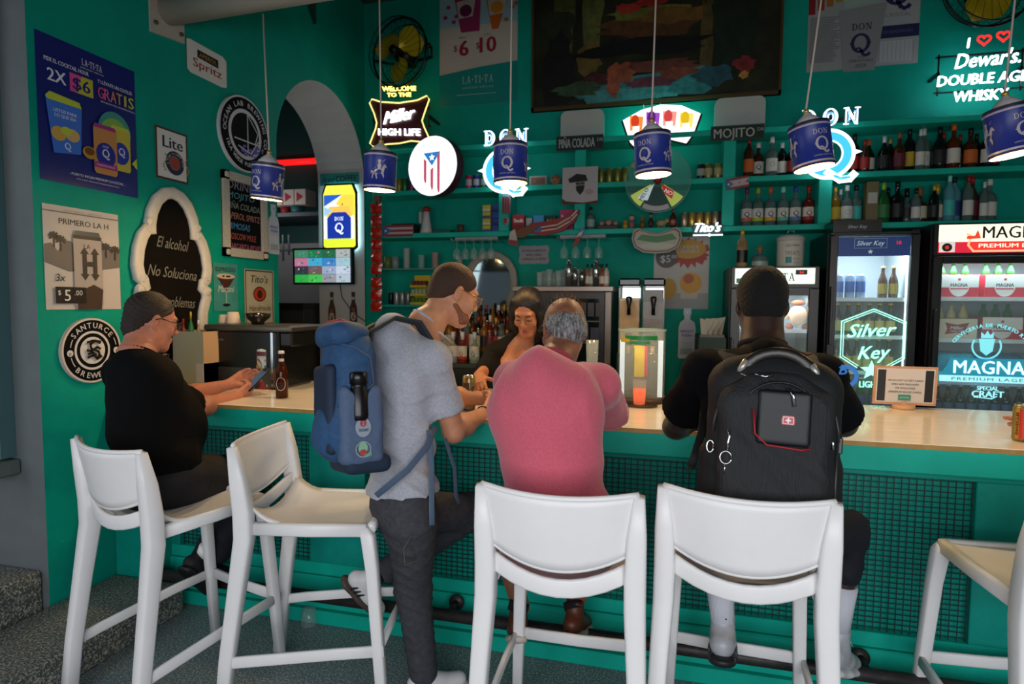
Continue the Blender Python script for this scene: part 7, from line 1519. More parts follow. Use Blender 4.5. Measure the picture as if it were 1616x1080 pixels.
for s_, (z0p, z1p, n_) in enumerate(((320, 434, 6), (437, 492, 3))):
    p0, p1 = on(594, z0p, y=4.93), on(594, z1p, y=4.93); t = thing('snack_strip', '%s hanging strip of red snack bags beside the arch' % ('upper', 'lower')[s_], 'snack strip', tuple(p0))
    m = MB(); m.b2((p0.x - .008, 4.932, p1.z), (p0.x + .008, 4.935, p0.z + .04), M('#4a0f0c', .5)); m.build('strip', t)
    for k in range(n_):
        z = p0.z - (p0.z - p1.z) * (k + .5) / n_; h_ = (p0.z - p1.z) / n_ * .46; m = MB(); vs = []; 
        for j in range(5):
            for i in range(5): u, v = -1 + i / 2, -1 + j / 2; vs.append((p0.x + u * .052 + random.uniform(-.004, .004), 4.925 - .022 * (1 - u * u) * (1 - v * v) - random.uniform(0, .004), z + v * h_))
        fs = [(j * 5 + i, j * 5 + i + 1, j * 5 + i + 6, j * 5 + i + 5) for j in range(4) for i in range(4)]; m.add(vs, fs, M('#b02414', .25, noise=.35, nscale=45, coat=.4), False); m.build('snack_bag', t)
m = MB(); m.b2((on(594, 318, y=4.93).x - .03, 4.93, on(594, 318, y=4.93).z), (on(594, 318, y=4.93).x + .03, SY, on(594, 318, y=4.93).z + .05), M('#7a5a4a', .5)); tag(m.build('strip_hook'), 'small tan hook holding the upper snack strip', 'hook')
# stemware racks under the lower shelf
for (pa_, pb_, n_, lab) in ((712, 780, 5, 'left of the red boat'), (880, 954, 4, 'right of the red boat')):
    a, b = on(pa_, 374, y=4.90).x, on(pb_, 374, y=4.90).x; t = thing('glass_rack', 'white wire glass rack under the lower shelf, %s of the red boat' % ('left' if pa_ < 800 else 'right'), 'glass rack', ((a + b) / 2, 5.05, S3 - .045))
    for k in range(n_ + 1): xx = a + (b - a) * k / n_; m = MB(); m.tube([(xx, 4.90, S3 - .062), (xx, 4.905, S3 - .075), (xx, 5.2, S3 - .075)], .0045, M('#a8b0ae', .3, .3), 6); m.build('rail', t)
    m = MB(); m.b2((a, 5.0, S3 - .072), (b, 5.02, S3 - .043), M('#8a9290', .4)); m.build('mount_strip', t)
    for k in range(n_):
        xx = a + (b - a) * (k + .5) / n_
        for j in range(1):
            yy = 4.94 + j * .1; zt_ = S3 - .066; g = thing('wine_glass', 'hanging wine glass %s, %s along the %s row' % (lab, ORD[k], ('front', 'back')[j]), 'wine glass', (xx, yy, zt_ - .18), 'wine glasses ' + ('left' if pa_ < 800 else 'right') + ' rack')
            m = MB(); m.lathe([(.034, zt_), (.033, zt_ - .003), (.004, zt_ - .008), (.004, zt_ - .075), (.025, zt_ - .09), (.036, zt_ - .12), (.033, zt_ - .17)], (xx, yy, 0), M('#a8c4be', .05, alpha=.22, spec=1), 14, caps=False); m.build('glass_body', g)
# baroque mirror
zs_ = 1.16; za = on(779, 401, y=5.2).z; cx_ = on(775, 450, y=5.2).x; hw = on(812, 430, y=5.2).x - cx_
t = thing('wall_mirror', 'arched mirror in a pale carved frame behind the bartender', 'mirror', (cx_, 5.2, zs_)); fn = plane_map((cx_, 5.2, 0), (1, 0, 0), (0, 0, 1), (0, -1, 0)); H_ = za - zs_
hf = [(0, 1.0), (.35, .98), (.7, .92), (.93, .83), (1.0, .72), (.98, .62), (.85, .55), (.82, .48), (.95, .42), (1.15, .36), (1.3, .26), (1.32, .1), (1.3, 0)]
R2 = [(x * hw, zs_ + v * H_) for x, v in hf]; pl = R2 + [(-x, z) for x, z in R2[::-1]][:-1]
m = MB(); m.prism(pl, fn, 0, .008, M('#9fb0b0', .04, 1.0)); m.build('mirror_glass', t); m = MB(); m.tube([fn(x, z, .012) for x, z in [(-x, z) for x, z in R2[::-1]][:-1] + R2], 1, M('#8f8c80', .5, noise=.1, nscale=30), 10, flat=(.034, .016), up=(0, 1, 0)); m.build('carved_frame', t)
# ---------------------------------------------------------------- people
def frame(o, fwd, up):
    y = Vector(fwd).normalized(); x = y.cross(Vector(up)).normalized(); z = x.cross(y)
    return Matrix(((x.x, y.x, z.x, o[0]), (x.y, y.y, z.y, o[1]), (x.z, y.z, z.z, o[2]), (0, 0, 0, 1)))
def folds(amp=.0025, f=34, ph=0.0, dz=.55):
    g = lambda q: (1 - np.abs(np.sin(q))) ** 2 - .25
    return lambda X, Y, Z: -amp * (1.7 * g(f * 1.15 * (X * .6 + Z * dz + Y * .3) + 2.0 * np.sin(7 * Y + 5 * Z + ph) + ph) * (.5 + .5 * np.sin(5 * Z + 4 * X + ph)) + 1.5 * g(f * .95 * (Y * .8 - .75 * Z - .3 * X) + 1.8 * np.sin(6 * X + 5 * Z + ph) + 2 * ph) * (.5 + .5 * np.sin(6 * Y - 5 * Z + 2 * ph)))
def head(v, F, fem=False, jaw=1.0, beard=0):
    k = .018
    v.ell((0, -.012, .035), (.076, .096, .088), k, 1, F)
    v.ell((0, .028, -.030), (.060 * jaw, .066, .086), .03, 1, F)
    v.cone((-.045 * jaw, .005, -.062), (-.016, .070, -.100), .020 * jaw, .019, .03, 1, F); v.cone((.045 * jaw, .005, -.062), (.016, .070, -.100), .020 * jaw, .019, .03, 1, F)
    v.cone((-.012, .076, -.100), (.012, .076, -.100), .017, .017, .015, 1, F)
    v.cone((-.036, .080, .030), (.036, .080, .030), .012, .012, .014, 1, F)
    for s in (-1, 1):
        v.ell((s * .031, .100, .008), (.019, .014, .013), .012, -1, F)
        v.ell((s * .031, .082, .008), (.0155, .0135, .0125), .003, 1, F)
        v.ell((s * .040, .068, -.028), (.022, .022, .022), .02, 1, F)
        v.cone((s * .010, .103, -.030), (s * .012, .098, -.030), .0085, .0085, .006, 1, F)
        v.ell((s * .079, -.006, -.004), (.008, .019, .032), .006, 1, F, Matrix.Rotation(s * .35, 3, 'Z') @ Matrix.Rotation(-.2, 3, 'X'))
        v.ell((s * .087, -.002, -.0), (.006, .010, .019), .004, -1, F)
        v.cone((s * .076, .002, -.032), (s * .075, .004, -.036), .007, .007, .006, 1, F)
    v.cone((0, .090, .018), (0, .112, -.022), .0075, .0115, .010, 1, F)
    v.cone((-.018, .094, -.058), (.018, .094, -.058), .007, .007, .006, 1, F); v.cone((-.016, .093, -.071), (.016, .093, -.071), .008, .008, .006, 1, F)
    v.cone((-.022, .105, -.0645), (.022, .105, -.0645), .0028, .0028, .003, -1, F)
def hand(v, w, d, n, side, curl=(.5, .6, .4), s=1.0, thumb=(.75, .6, .25), spread=.06):
    y = Vector(d).normalized(); z = Vector(n); z = (z - y * z.dot(y)).normalized(); x = y.cross(z) * side
    P = lambda a, b, c: Vector(w) + (x * a + y * b + z * c) * s
    for i, (bx, by, ln) in enumerate(((.028, .088, 1.0), (.0095, .092, 1.1), (-.009, .088, 1.02), (-.027, .080, .82))):
        v.cone(P(bx * .55, .0, 0), P(bx, by, 0), .0145 * s, .0115 * s, .012)
        c = curl[i] if isinstance(curl[0], (tuple, list)) else curl
        p = P(bx, by, 0); an = 0; sp = bx * spread / .028
        for j, (l, r0, r1) in enumerate(((.040, .0098, .0090), (.025, .0090, .0082), (.020, .0082, .0070))):
            an += c[j]; q = p + (y * math.cos(an) + z * math.sin(an) + x * sp).normalized() * l * ln * s
            v.cone(p, q, r0 * s, r1 * s, .004); p = q
    v.cone(P(.012, .015, .006), P(.036, .050, .008), .017 * s, .0125 * s, .012)
    t = (x * thumb[0] + y * thumb[1] + z * thumb[2]).normalized(); a = P(.036, .050, .008); b = a + t * .036 * s
    v.cone(a, b, .0118 * s, .0105 * s, .006); t2 = (t + y * .35 + z * .1).normalized(); v.cone(b, b + t2 * .027 * s, .0105 * s, .0085 * s, .004)
def arm(v, sh, el, wr, r=1.0, k=.02):
    v.cone(sh, el, .054 * r, .043 * r, k); m = Vector(el).lerp(Vector(wr), .3); v.cone(el, m, .041 * r, .045 * r, k); v.cone(m, wr, .045 * r, .027 * r, k)
def torso(v, F, L, w=1.0, d=1.0, e=0.0, belly=0.0, k=.05, shl=None, shr=None):
    """F: frame at the hips, +z up the spine, +y to the front"""
    v.ell((0, 0, .02), (.158 * w + e, .108 * d + e, .13 + e), k, 1, F)
    v.ell((0, .01 + belly * .5, L * .36), (.140 * w + e, .100 * d + e + belly, .17 + e), k, 1, F)
    v.ell((0, .018, L * .66), (.162 * w + e, .098 * d + e, .17 + e), k, 1, F)
    I = F.inverted()
    if shl is not None:
        a, b = I @ Vector(shl), I @ Vector(shr); m = (a + b) / 2
        v.cone(a.lerp(m, .12), b.lerp(m, .12), .046 + e, .046 + e, .045, 1, F)
        v.cone((0, -.005, L * .80), (0, .004, L * .95), .066 + e, .052 + e, .04, 1, F)
        for q in (a, b): v.cone((0, -.005, L * .86), q.lerp(m, .10) + Vector((0, 0, .012)), .058 + e, .044 + e, .05, 1, F)
def sleeve(v, sh, el, f, r=1.0, e=.016, flare=.006):
    a, b = Vector(sh), Vector(el); h_ = a.lerp(b, f); v.cone(a, h_ + (b - a).normalized() * .03, .033 * r + e, .045 * r + e + flare, .06)
    v.cut(h_, b - a, .004, (h_, .13 * r)); v.cone(h_ - (b - a).normalized() * .035, h_ + (b - a).normalized() * .05, .048 * r + .004, .048 * r + .004, .004, -1)
def collar(p, a, b, f, r, mat, dr=.0, n0=None):
    d = (Vector(b) - Vector(a)).normalized(); c_ = Vector(a) + d * f; x = d.cross(Vector((0, 1, .01))).normalized(); y = x.cross(d)
    m = MB(); m.tube([c_ + (x * math.cos(t) + y * math.sin(t)) * (r + dr * abs(math.sin(t))) + d * (.010 * math.sin(t)) for t in [2 * PI * i / 32 for i in range(32)]], 1, mat, 8, closed=True, flat=(.0045, .009)); m.build('collar', p)
def shoe(parent, ank, toe, up, col, sole, size=1.0, extras=None, trim=None):
    F = frame(ank, toe, up) @ Matrix.Scale(size, 4)
    t = 'shoe'
    v = Vol(); v.ell((0, .01, -.03), (.036, .05, .045), .02, 1, F); v.cone((0, -.03, -.045), (0, .06, -.052), .036, .034, .02, 1, F); v.cone((0, .06, -.055), (0, .145, -.062), .036, .033, .02, 1, F, ((0, 0, 1), .85)); v.cone((0, 0, .0), (0, .0, .03), .034, .036, .02, 1, F)
    v.cone((0, .0, .02), (0, .0, .06), .027, .03, .004, -1, F); pt = F @ Vector((0, 0, -.080)); v.cut(pt, F.to_3x3() @ Vector((0, 0, -1)))
    o = v.build(t, parent, col, .0055, smooth=1)
    v = Vol(); v.cone((0, -.035, -.088), (0, .05, -.088), .040, .037, .02, 1, F, ((0, 0, 1), .45)); v.cone((0, .05, -.088), (0, .148, -.086), .037, .038, .02, 1, F, ((0, 0, 1), .45)); v.build('sole', o, sole, .0055)
    m = MB()
    if extras == 'stripes':
        for k in range(3):
            for s in (-1, 1): m.tube([F @ Vector((s * .030, .045 - k * .022, -.03)), F @ Vector((s * .0375, .03 - k * .022, -.055)), F @ Vector((s * .0385, .02 - k * .022, -.075))], .0045, trim or BLK, 6)
        m.build('stripe', o)
    else:
        for k in range(4): y_ = .03 + k * .018; z_ = -.008 - k * .010; m.tube([F @ Vector((-.022, y_, z_ - .006)), F @ Vector((0, y_ + .004, z_ + .004)), F @ Vector((.022, y_, z_ - .006))], .0028, trim or WHT, 6)
        m.tube([F @ Vector((0, .02, .0)), F @ Vector((.03, .01, .012)), F @ Vector((.036, .03, -.005)), F @ Vector((0, .02, .0))], .0022, trim or WHT, 6)
        m.build('laces', o)
    return o
def glasses(parent, F, col, rnd=True, dark=False, w=.023, h=.019):
    g = MB()
    for s in (-1, 1): g.tube([F @ Vector((s * .033 + w * math.cos(a), .112 - .004 * abs(math.cos(a)), .006 + h * math.copysign(abs(math.sin(a)) ** (1 if rnd else .6), math.sin(a)))) for a in [2 * PI * i / 24 for i in range(24)]], .0018, col, 6, closed=True); g.tube([F @ Vector((s * .056, .108, .010)), F @ Vector((s * .074, .085, .012)), F @ Vector((s * .084, .01, .014)), F @ Vector((s * .082, -.02, -.002))], .0022, col, 6)
    g.tube([F @ Vector((-.011, .113, .012)), F @ Vector((0, .116, .014)), F @ Vector((.011, .113, .012))], .0016, col, 6); o = g.build('eyeglasses', parent)
    for s in (-1, 1): l = MB(); l.add([F @ Vector((s * .033 + w * math.cos(a), .1115, .006 + h * math.sin(a))) for a in [2 * PI * i / 20 for i in range(20)]], [tuple(range(20))], M('#151010', .05) if dark else M('#c8c0a8', .03, alpha=.18, spec=1)); l.build('lens', o)
def eyes(parent, F, col='#2a1a10', closed=False, lid=None):
    for s in (-1, 1):
        m = MB(); R3 = F.to_3x3(); m.sphere(F @ Vector((s * .031, .0815, .008)), .0135, M('#d8d0c8', .2), 14, (1, 1, .98), R3); m.sphere(F @ Vector((s * .031, .0905, .007)), .0058, M(col, .1), 10, (1, 1, 1), R3); m.build('eye', parent)
        if lid: m = MB(); m.sphere(F @ Vector((s * .031, .0822, .0115)), .0145, lid, 14, (1.05, 1, .82), R3); m.tube([F @ Vector((s * .031 + dx, .0965 - abs(dx) * .35, .0005 + abs(dx) * .12)) for dx in (-.013, -.006, 0, .006, .013)], .0014, BLK, 5); m.build('eyelid', parent)
def brows(parent, F, mat):
    for s in (-1, 1): m = MB(); m.tube([F @ Vector((s * .014, .0955, .026)), F @ Vector((s * .030, .0945, .032)), F @ Vector((s * .046, .084, .027))], [.9, 1, .5], mat, 6, flat=(.003, .0035)); m.build('eyebrow', parent)
def skin(c, c2=None): return M(c, .5, noise=.10, nscale=25, bump=.05, bscale=140, sheen=.1)
J = lambda px, py, y: on(px, py, y=y)
def person(label, at_): return thing('person', label, 'person', at_)

# --- man in the black T-shirt at the wall end
p = person('heavy-set man in black T-shirt and glasses looking at his phone', (-2.03, 2.03, .76))
SK = skin('#b5735a'); Hd, Nk, Hp = J(238, 507, 2.20), J(215, 562, 2.10), Vector((-2.03, 2.05, .86))
shR, shL = J(238, 606, 2.08), Vector((-2.40, 2.22, 1.24)); elR, wrR = J(303, 648, 2.38), J(372, 626, 2.66); elL, wrL = J(283, 626, 2.60), J(362, 607, 2.76)
FH = frame(Hd, (.46, .86, -.30), (.1, .25, 1)); v = Vol(); head(v, FH, jaw=1.12); v.cone(FH @ Vector((0, -.02, -.05)), Nk + Vector((0, 0, -.03)), .062, .068, .03); v.ell((0, .03, -.085), (.05, .05, .035), .03, 1, FH)
v.chain([Nk, Hp + Vector((0, .02, .1))], [.075, .10]); v.cone(shL, shR, .045, .045, .04); arm(v, shR, elR, wrR, 1.06); arm(v, shL, elL, wrL, 1.0)
hand(v, wrR, (.18, .85, .30), (-.75, .25, .25), -1, ((.5, .7, .5), (.6, .8, .5), (.7, .8, .5), (.8, .8, .5)), 1.0, (.5, .8, .1)); hand(v, wrL, (.42, .75, .42), (.75, -.4, .0), 1, ((.25, .5, .4), (.3, .6, .4), (.4, .6, .4), (.5, .7, .4)), 1.0, (.7, .7, .1))
b = v.build('body', p, SK, .005)
TB = (Nk - Hp); FT = frame(Hp, (.34, .92, .05), TB); v = Vol(); torso(v, FT, TB.length, 1.18, 1.22, .016, .05, .05, shL, shR); sleeve(v, shR, elR, .86, 1.3, .02, .016); sleeve(v, shL, elL, .62, 1.1, .02, .012)
v.cone(Nk + Vector((0, 0, .0)), Hd, .060, .075, .006, -1); v.cut(Hp + Vector((0, 0, -.06)), (0, 0, -1)); SB = M('#060607', .9, spec=.15); v.build('shirt', p, SB, .0075, folds(.004, 30, .5)); collar(p, Nk, Hd, .014, .070, SB)
DEN = M('#0b0d18', .8, noise=.25, nscale=60); kR, aR = J(388, 768, 2.46), J(345, 872, 2.40); kL, aL = J(402, 742, 2.62), J(318, 885, 2.50)
v = Vol(); v.ell((0, 0, -.06), (.195, .165, .12), .04, 1, FT); v.chain([Hp + Vector((.07, .03, -.06)), kR, aR], [.105, .078, .060], .03); v.chain([Hp + Vector((-.09, .05, -.05)), kL, aL], [.105, .078, .060], .03); v.cut(aR + (aR - kR).normalized() * .03, aR - kR, .004, (aR, .1)); v.build('trousers', p, DEN, .0075, folds(.004, 36, 2))
for a_, d_ in ((J(322, 880, 2.36), (.05, .5, -.62)), (J(330, 880, 2.50), (.5, .6, -.3))): sh_ = shoe(p, a_ + Vector((-.02, 0, -.0)), d_, (-.1, .3, 1), M('#101012', .7), M('#070708', .5), 1.05, trim=M('#151517', .6))
m = MB(); m.cyl(J(327, 862, 2.36), J(322, 876, 2.36), .035, WHT, 14); m.build('sock', p)
v = Vol(); v.ell((0, -.016, .039), (.0805, .0985, .0900), .01, 1, FH); v.ell((0, -.058, -.035), (.061, .048, .062), .03, 1, FH); v.ell((0, .10, -.03), (.10, .075, .105), .012, -1, FH); v.ell((.095, .022, -.025), (.03, .042, .042), .006, -1, FH); v.ell((-.095, .022, -.025), (.03, .042, .042), .006, -1, FH); v.cut(FH @ Vector((0, -.03, -.094)), FH.to_3x3() @ Vector((0, .25, -1)))
v.build('hair', p, M('#120b08', .6, col2='#33251d', nscale=70, stretch=(3, .5, 3), bump=.6, bscale=90), .0045, lambda X, Y, Z: .0020 * np.sin(260 * Z + 200 * X + 3 * np.sin(30 * Y)) * (.6 + .4 * np.sin(60 * Y)))
glasses(p, FH, M('#17120e', .3), False); eyes(p, FH); brows(p, FH, M('#2a1a12', .7))
t = thing('mobile_phone', 'dark mobile phone held by the man in the black T-shirt', 'phone', tuple(J(400, 603, 2.80))); pc = J(403, 602, 2.79); Fp = frame(pc, (.25, .72, .62), (-.3, -.6, .75)); m = MB(); m.box(pc, (.074, .150, .009), M('#101216', .3), Fp.to_3x3(), bev=.003); m.build('case', t); m = MB(); m.box(pc + Fp.to_3x3() @ Vector((0, 0, .005)), (.067, .14, .001), M('#3f5a78', .2, emit=.25), Fp.to_3x3()); m.build('screen', t)

# --- standing man in the grey T-shirt
p = person('standing man in grey T-shirt and dark jeans leaning on the bar', (-1.0, 2.2, 0))
SK = skin('#bd8464'); Hd, Nk, Hp = J(716, 464, 2.42), J(670, 512, 2.31), J(635, 785, 2.14)
shR, shL, elR, wrR = J(684, 570, 2.17), J(618, 532, 2.48), J(716, 682, 2.26), J(768, 650, 2.56); elL, wrL = Vector((-.98, 2.62, 1.14)), Vector((-.80, 2.72, 1.12))
FH = frame(Hd, (.80, .62, -.42), (.3, .3, 1)); v = Vol(); head(v, FH, jaw=1.0); v.cone(FH @ Vector((0, -.03, -.05)), Nk + Vector((.01, .0, -.02)), .058, .066, .03); v.ell((0, .045, -.095), (.040, .045, .028), .02, 1, FH)
v.chain([Nk, Hp + Vector((0, 0, .1))], [.07, .09]); v.cone(shL, shR, .045, .045, .04); arm(v, shR, elR, wrR, 1.0); arm(v, shL, elL, wrL)
hand(v, wrR, (.12, .80, .50), (-.80, .2, -.2), -1, ((.3, .5, .4), (.4, .6, .4), (.5, .7, .4), (.6, .7, .4)), 1.0, (.6, .8, .2)); hand(v, wrL, (.7, .6, -.1), (0, 0, -1), -1, (.2, .3, .2))
b = v.build('body', p, SK, .005)
TB = Nk - Hp; FT = frame(Hp, (.67, .74, 0), TB); v = Vol(); torso(v, FT, TB.length, 1.06, 1.05, .014, .012, .05, shL, shR); v.ell((0, .01, -.02), (.172, .135, .10), .04, 1, FT); sleeve(v, shR, elR, .70, 1.04, .018, .008); sleeve(v, shL, elL, .62, 1.0, .016)
v.cone(Nk, Nk + (Hd - Nk).normalized() * .09, .060, .08, .006, -1); pt = FT @ Vector((0, 0, .02)); v.cut(pt, FT.to_3x3() @ Vector((0, 0, -1)))
GT = M('#a2a5af', .85, noise=.16, nscale=120, bump=.06, bscale=200, sheen=.2); v.build('shirt', p, GT, .0065, folds(.0045, 38, 1.1, .9)); collar(p, Nk, Hd, .012, .067, GT)
JN = M('#38393f', .85, noise=.3, nscale=50, bump=.1, bscale=240); kS, aS = J(652, 930, 2.17), J(668, 1060, 2.17); kB, aB = J(748, 806, 2.46), J(606, 905, 2.32)
v = Vol(); v.ell((0, 0, -.02), (.160, .118, .15), .04, 1, FT); h1, h2 = FT @ Vector((.075, 0, -.08)), FT @ Vector((-.07, .02, -.08)); v.chain([h1, kS, aS], [.100, .070, .056], .03); v.chain([h2, kB, aB], [.098, .072, .055], .03); v.cut(aB, aB - kB, .004, (aB, .09)); v.cut(FT @ Vector((0, 0, .11)), FT.to_3x3() @ Vector((0, 0, 1)))
v.build('jeans', p, JN, .0065, folds(.0032, 44, 3, 1.3)); m = MB()
m.tube([FT @ Vector((.172, -.04, -.10)), FT @ Vector((.165, -.075, -.15)), FT @ Vector((.155, -.07, -.21)), FT @ Vector((.165, -.02, -.20))], .0015, M('#5a5048', .7), 5); m.build('pocket_seam', p)
WS = M('#c9c9ca', .5); shoe(p, aS + Vector((0, 0, .0)), (.75, .55, 0), (0, 0, 1), WS, M('#b9b4a8', .6), 1.0, 'stripes', M('#2a3f6a', .5)); o = shoe(p, J(583, 912, 2.30), (.45, .35, -.75), (.75, .2, .5), M('#d2d2d4', .5), M('#4a3c38', .6), 1.0, 'stripes', M('#0e0e12', .5)); m = MB(); m.cyl(J(600, 903, 2.33), J(588, 915, 2.31), .04, M('#14141a', .8), 14); m.build('sock', p)
v = Vol(); v.ell((0, -.014, .038), (.0795, .0995, .0915), .01, 1, FH); v.ell((0, -.06, -.02), (.062, .048, .055), .03, 1, FH); v.ell((0, .10, -.035), (.11, .070, .105), .012, -1, FH); v.ell((.092, .015, -.025), (.03, .045, .045), .01, -1, FH); v.ell((-.092, .015, -.025), (.03, .045, .045), .01, -1, FH); v.cut(FH @ Vector((0, -.03, -.055)), FH.to_3x3() @ Vector((0, .35, -1)))
v.build('hair', p, M('#3a2419', .75, noise=.45, nscale=220, bump=.4, bscale=260), .0045, lambda X, Y, Z: .0008 * np.sin(400 * X) * np.sin(380 * Z))
v = Vol(); v.ell((0, .058, -.088), (.046, .046, .035), .01, 1, FH); v.cone((-.056, .005, -.055), (-.03, .06, -.085), .018, .024, .02, 1, FH); v.cone((.056, .005, -.055), (.03, .06, -.085), .018, .024, .02, 1, FH); v.cone((-.02, .096, -.064), (.02, .096, -.064), .010, .010, .006, -1, FH)
v.build('beard', p, M('#7d4f38', .9, noise=.35, nscale=200), .0045); glasses(p, FH, M('#b8924a', .3, .8)); eyes(p, FH); brows(p, FH, M('#3a2419', .7))
m = MB(); m.sphere(FH @ Vector((.083, .0, -.038)), .004, CHROME, 8); m.sphere(FH @ Vector((.082, .004, -.028)), .003, CHROME, 8); m.build('earring', p)
LP = [Nk + Vector((-.065, -.02, -.01)), Nk + Vector((-.03, -.070, .002)), Nk + Vector((.03, -.068, -.012)), Nk + Vector((.075, -.02, -.035)), Nk + Vector((.10, .05, -.08))]
m = MB(); m.tube(LP[:3], 1, M('#8a1c1a', .5), 8, flat=(.0015, .009), up=(.2, -.8, .6)); m.tube(LP[2:], 1, M('#c9c9c9', .5), 8, flat=(.0015, .009), up=(.5, -.6, .5)); m.build('lanyard', p)
m = MB(); W_ = wrR.lerp(elR, .12); dW = (wrR - elR).normalized(); xw = dW.cross(Vector((0, 0, 1))).normalized(); zw = xw.cross(dW); m.tube([W_ + (xw * math.cos(a) + zw * math.sin(a)) * .034 for a in [2 * PI * i / 16 for i in range(16)]], .0028, M('#1a100c', .6), 6, closed=True); m.build('bracelet', p)

# blue backpack worn by the standing man
t = thing('backpack', 'blue hiking backpack with black bottle on the standing man', 'backpack', tuple(FT @ Vector((0, -.2, .1))))
BU, BD_, BG = M('#254a72', .75, noise=.2, nscale=40, bump=.1, bscale=150), M('#16283c', .8), M('#4b5e7c', .75, noise=.1, nscale=90)
FB = FT @ Matrix.Translation((.06, -.125, .165)) @ Matrix.Rotation(-.04, 4, 'X') @ Matrix.Scale(.93, 4)
v = Vol(); v.box((0, -.10, .245), (.135, .085, .21), .07, .03, 1, FB); v.ell((0, -.10, .44), (.125, .085, .10), .05, 1, FB); v.ell((0, -.14, .12), (.13, .10, .12), .05, 1, FB); v.build('main_bag', t, BU, .007, folds(.0055, 26, 2.2, 1.2))
v = Vol(); v.cone((-.10, -.155, .49), (.10, -.155, .49), .045, .045, .03, 1, FB); v.ell((0, -.12, .50), (.13, .10, .05), .03, 1, FB); v.build('lid_flap', t, BU, .007, folds(.005, 34, .4, .4))
v = Vol(); v.box((.112, -.095, .150), (.045, .082, .150), .03, .02, 1, FB); v.ell((.135, -.105, .325), (.05, .05, .075), .012, -1, FB); v.build('side_pocket', t, BG, .006, folds(.002, 30, 1))
v = Vol(); v.box((0, -.19, .21), (.10, .022, .17), .02, .02, 1, FB); v.build('front_panel', t, M('#13263f', .7), .007, folds(.003, 30, 3)); v = Vol(); v.box((.03, -.07, .0), (.12, .09, .035), .03, .02, 1, FB); v.build('base_panel', t, BD_, .007)
m = MB(); m.lathe([(.036, .16), (.038, .18), (.038, .26), (.030, .285), (.030, .295), (.034, .297), (.034, .335), (.030, .34), (0, .34)], (0, 0, 0), M('#0b0b0d', .3), 24); bo = FB @ Matrix.Translation((.130, -.105, .005)); m.v = [tuple(bo @ Vector(q)) for q in m.v]
o = m.build('bottle'); o['label'] = 'black steel water bottle in the blue backpack side pocket'; o['category'] = 'bottle'; o.name = 'water_bottle'
fnp = lambda u, w_, k: FB @ Vector((.158 + k, -.10 + u, .10 + w_)); c = Canvas(fnp, .002, .001); c.ell(0, .04, .030, .036, M('#8f9aa6', .6), 18); c.ell(0, .055, .013, .013, M('#a83a44', .6), 14); c.text('2', 0, .055, .014, M('#8f9aa6', .6), .03); c.text('SCOUT', 0, .03, .010, M('#3a5070', .6), .03, width=.036); c.build('sticker', t)
c = Canvas(fnp, .002, .001); c.ell(-.002, -.035, .018, .022, M('#7fae8e', .6), 14); c.ell(-.002, -.052, .014, .012, M('#a83a44', .6), 12); c.poly([(.0, -.06), (.03, -.05), (.03, -.066), (.005, -.07)], M('#5a9a6a', .6)); c.ring(-.002, -.04, .026, .030, M('#8f9aa6', .6), 20); c.build('sticker', t)
def strap(nm, pts, mat, wd=.03, th=.006, up=None, par=None): m = MB(); m.tube(pts, 1, mat, 10, flat=(wd, th), up=up); return m.build(nm, par or t)
SG = M('#23292d', .8)
TL = TB.length
for s_, sh_ in ((1, shR), (-1, shL)):
    strap('shoulder_strap', [FT @ Vector(z_) for z_ in ((s_ * .07, -.15, TL * .78), (s_ * .09, -.12, TL * .93), (s_ * .105, -.03, TL * 1.0), (s_ * .115, .06, TL * .97), (s_ * .12, .11, TL * .84), (s_ * .13, .12, TL * .6))], SG, .036, .007, up=[FT.to_3x3() @ Vector(u_) for u_ in ((0, -1, .2), (0, -.8, .6), (0, -.2, 1), (0, .4, .9), (0, 1, .2), (0, 1, 0))])
strap('webbing', [FT @ Vector(z_) for z_ in ((.15, -.16, .05), (.19, -.05, .13), (.185, .03, .20), (.17, .08, .27))], M('#45586e', .7), .012, .0018, up=FT.to_3x3() @ Vector((1, 0, 0)))
strap('webbing', [FT @ Vector(z_) for z_ in ((.175, .05, .26), (.185, .045, .12), (.195, .03, -.02), (.20, .025, -.08))], M('#51667e', .7), .011, .0018, up=FT.to_3x3() @ Vector((1, 0, 0)))
strap('webbing', [FT @ Vector(z_) for z_ in ((.16, .12, .22), (.165, .15, .10), (.16, .15, .0), (.165, .16, -.03))], M('#3a4c60', .7), .008, .0018, up=FT.to_3x3() @ Vector((1, 0, 0)))
m = MB(); m.tube([FB @ Vector(z_) for z_ in ((-.03, -.19, .50), (-.02, -.17, .545), (.04, -.14, .548), (.07, -.10, .53))], .009, M('#a82238', .6), 8); m.build('grab_loop', t)
m = MB(); m.tube([FB @ Vector(z_) for z_ in ((.10, -.19, .46), (.135, -.12, .44), (.142, -.06, .40), (.145, -.05, .30), (.14, -.12, .25), (.12, -.19, .22))], .0035, M('#3a4c66', .6), 6); m.build('bungee_cord', t)

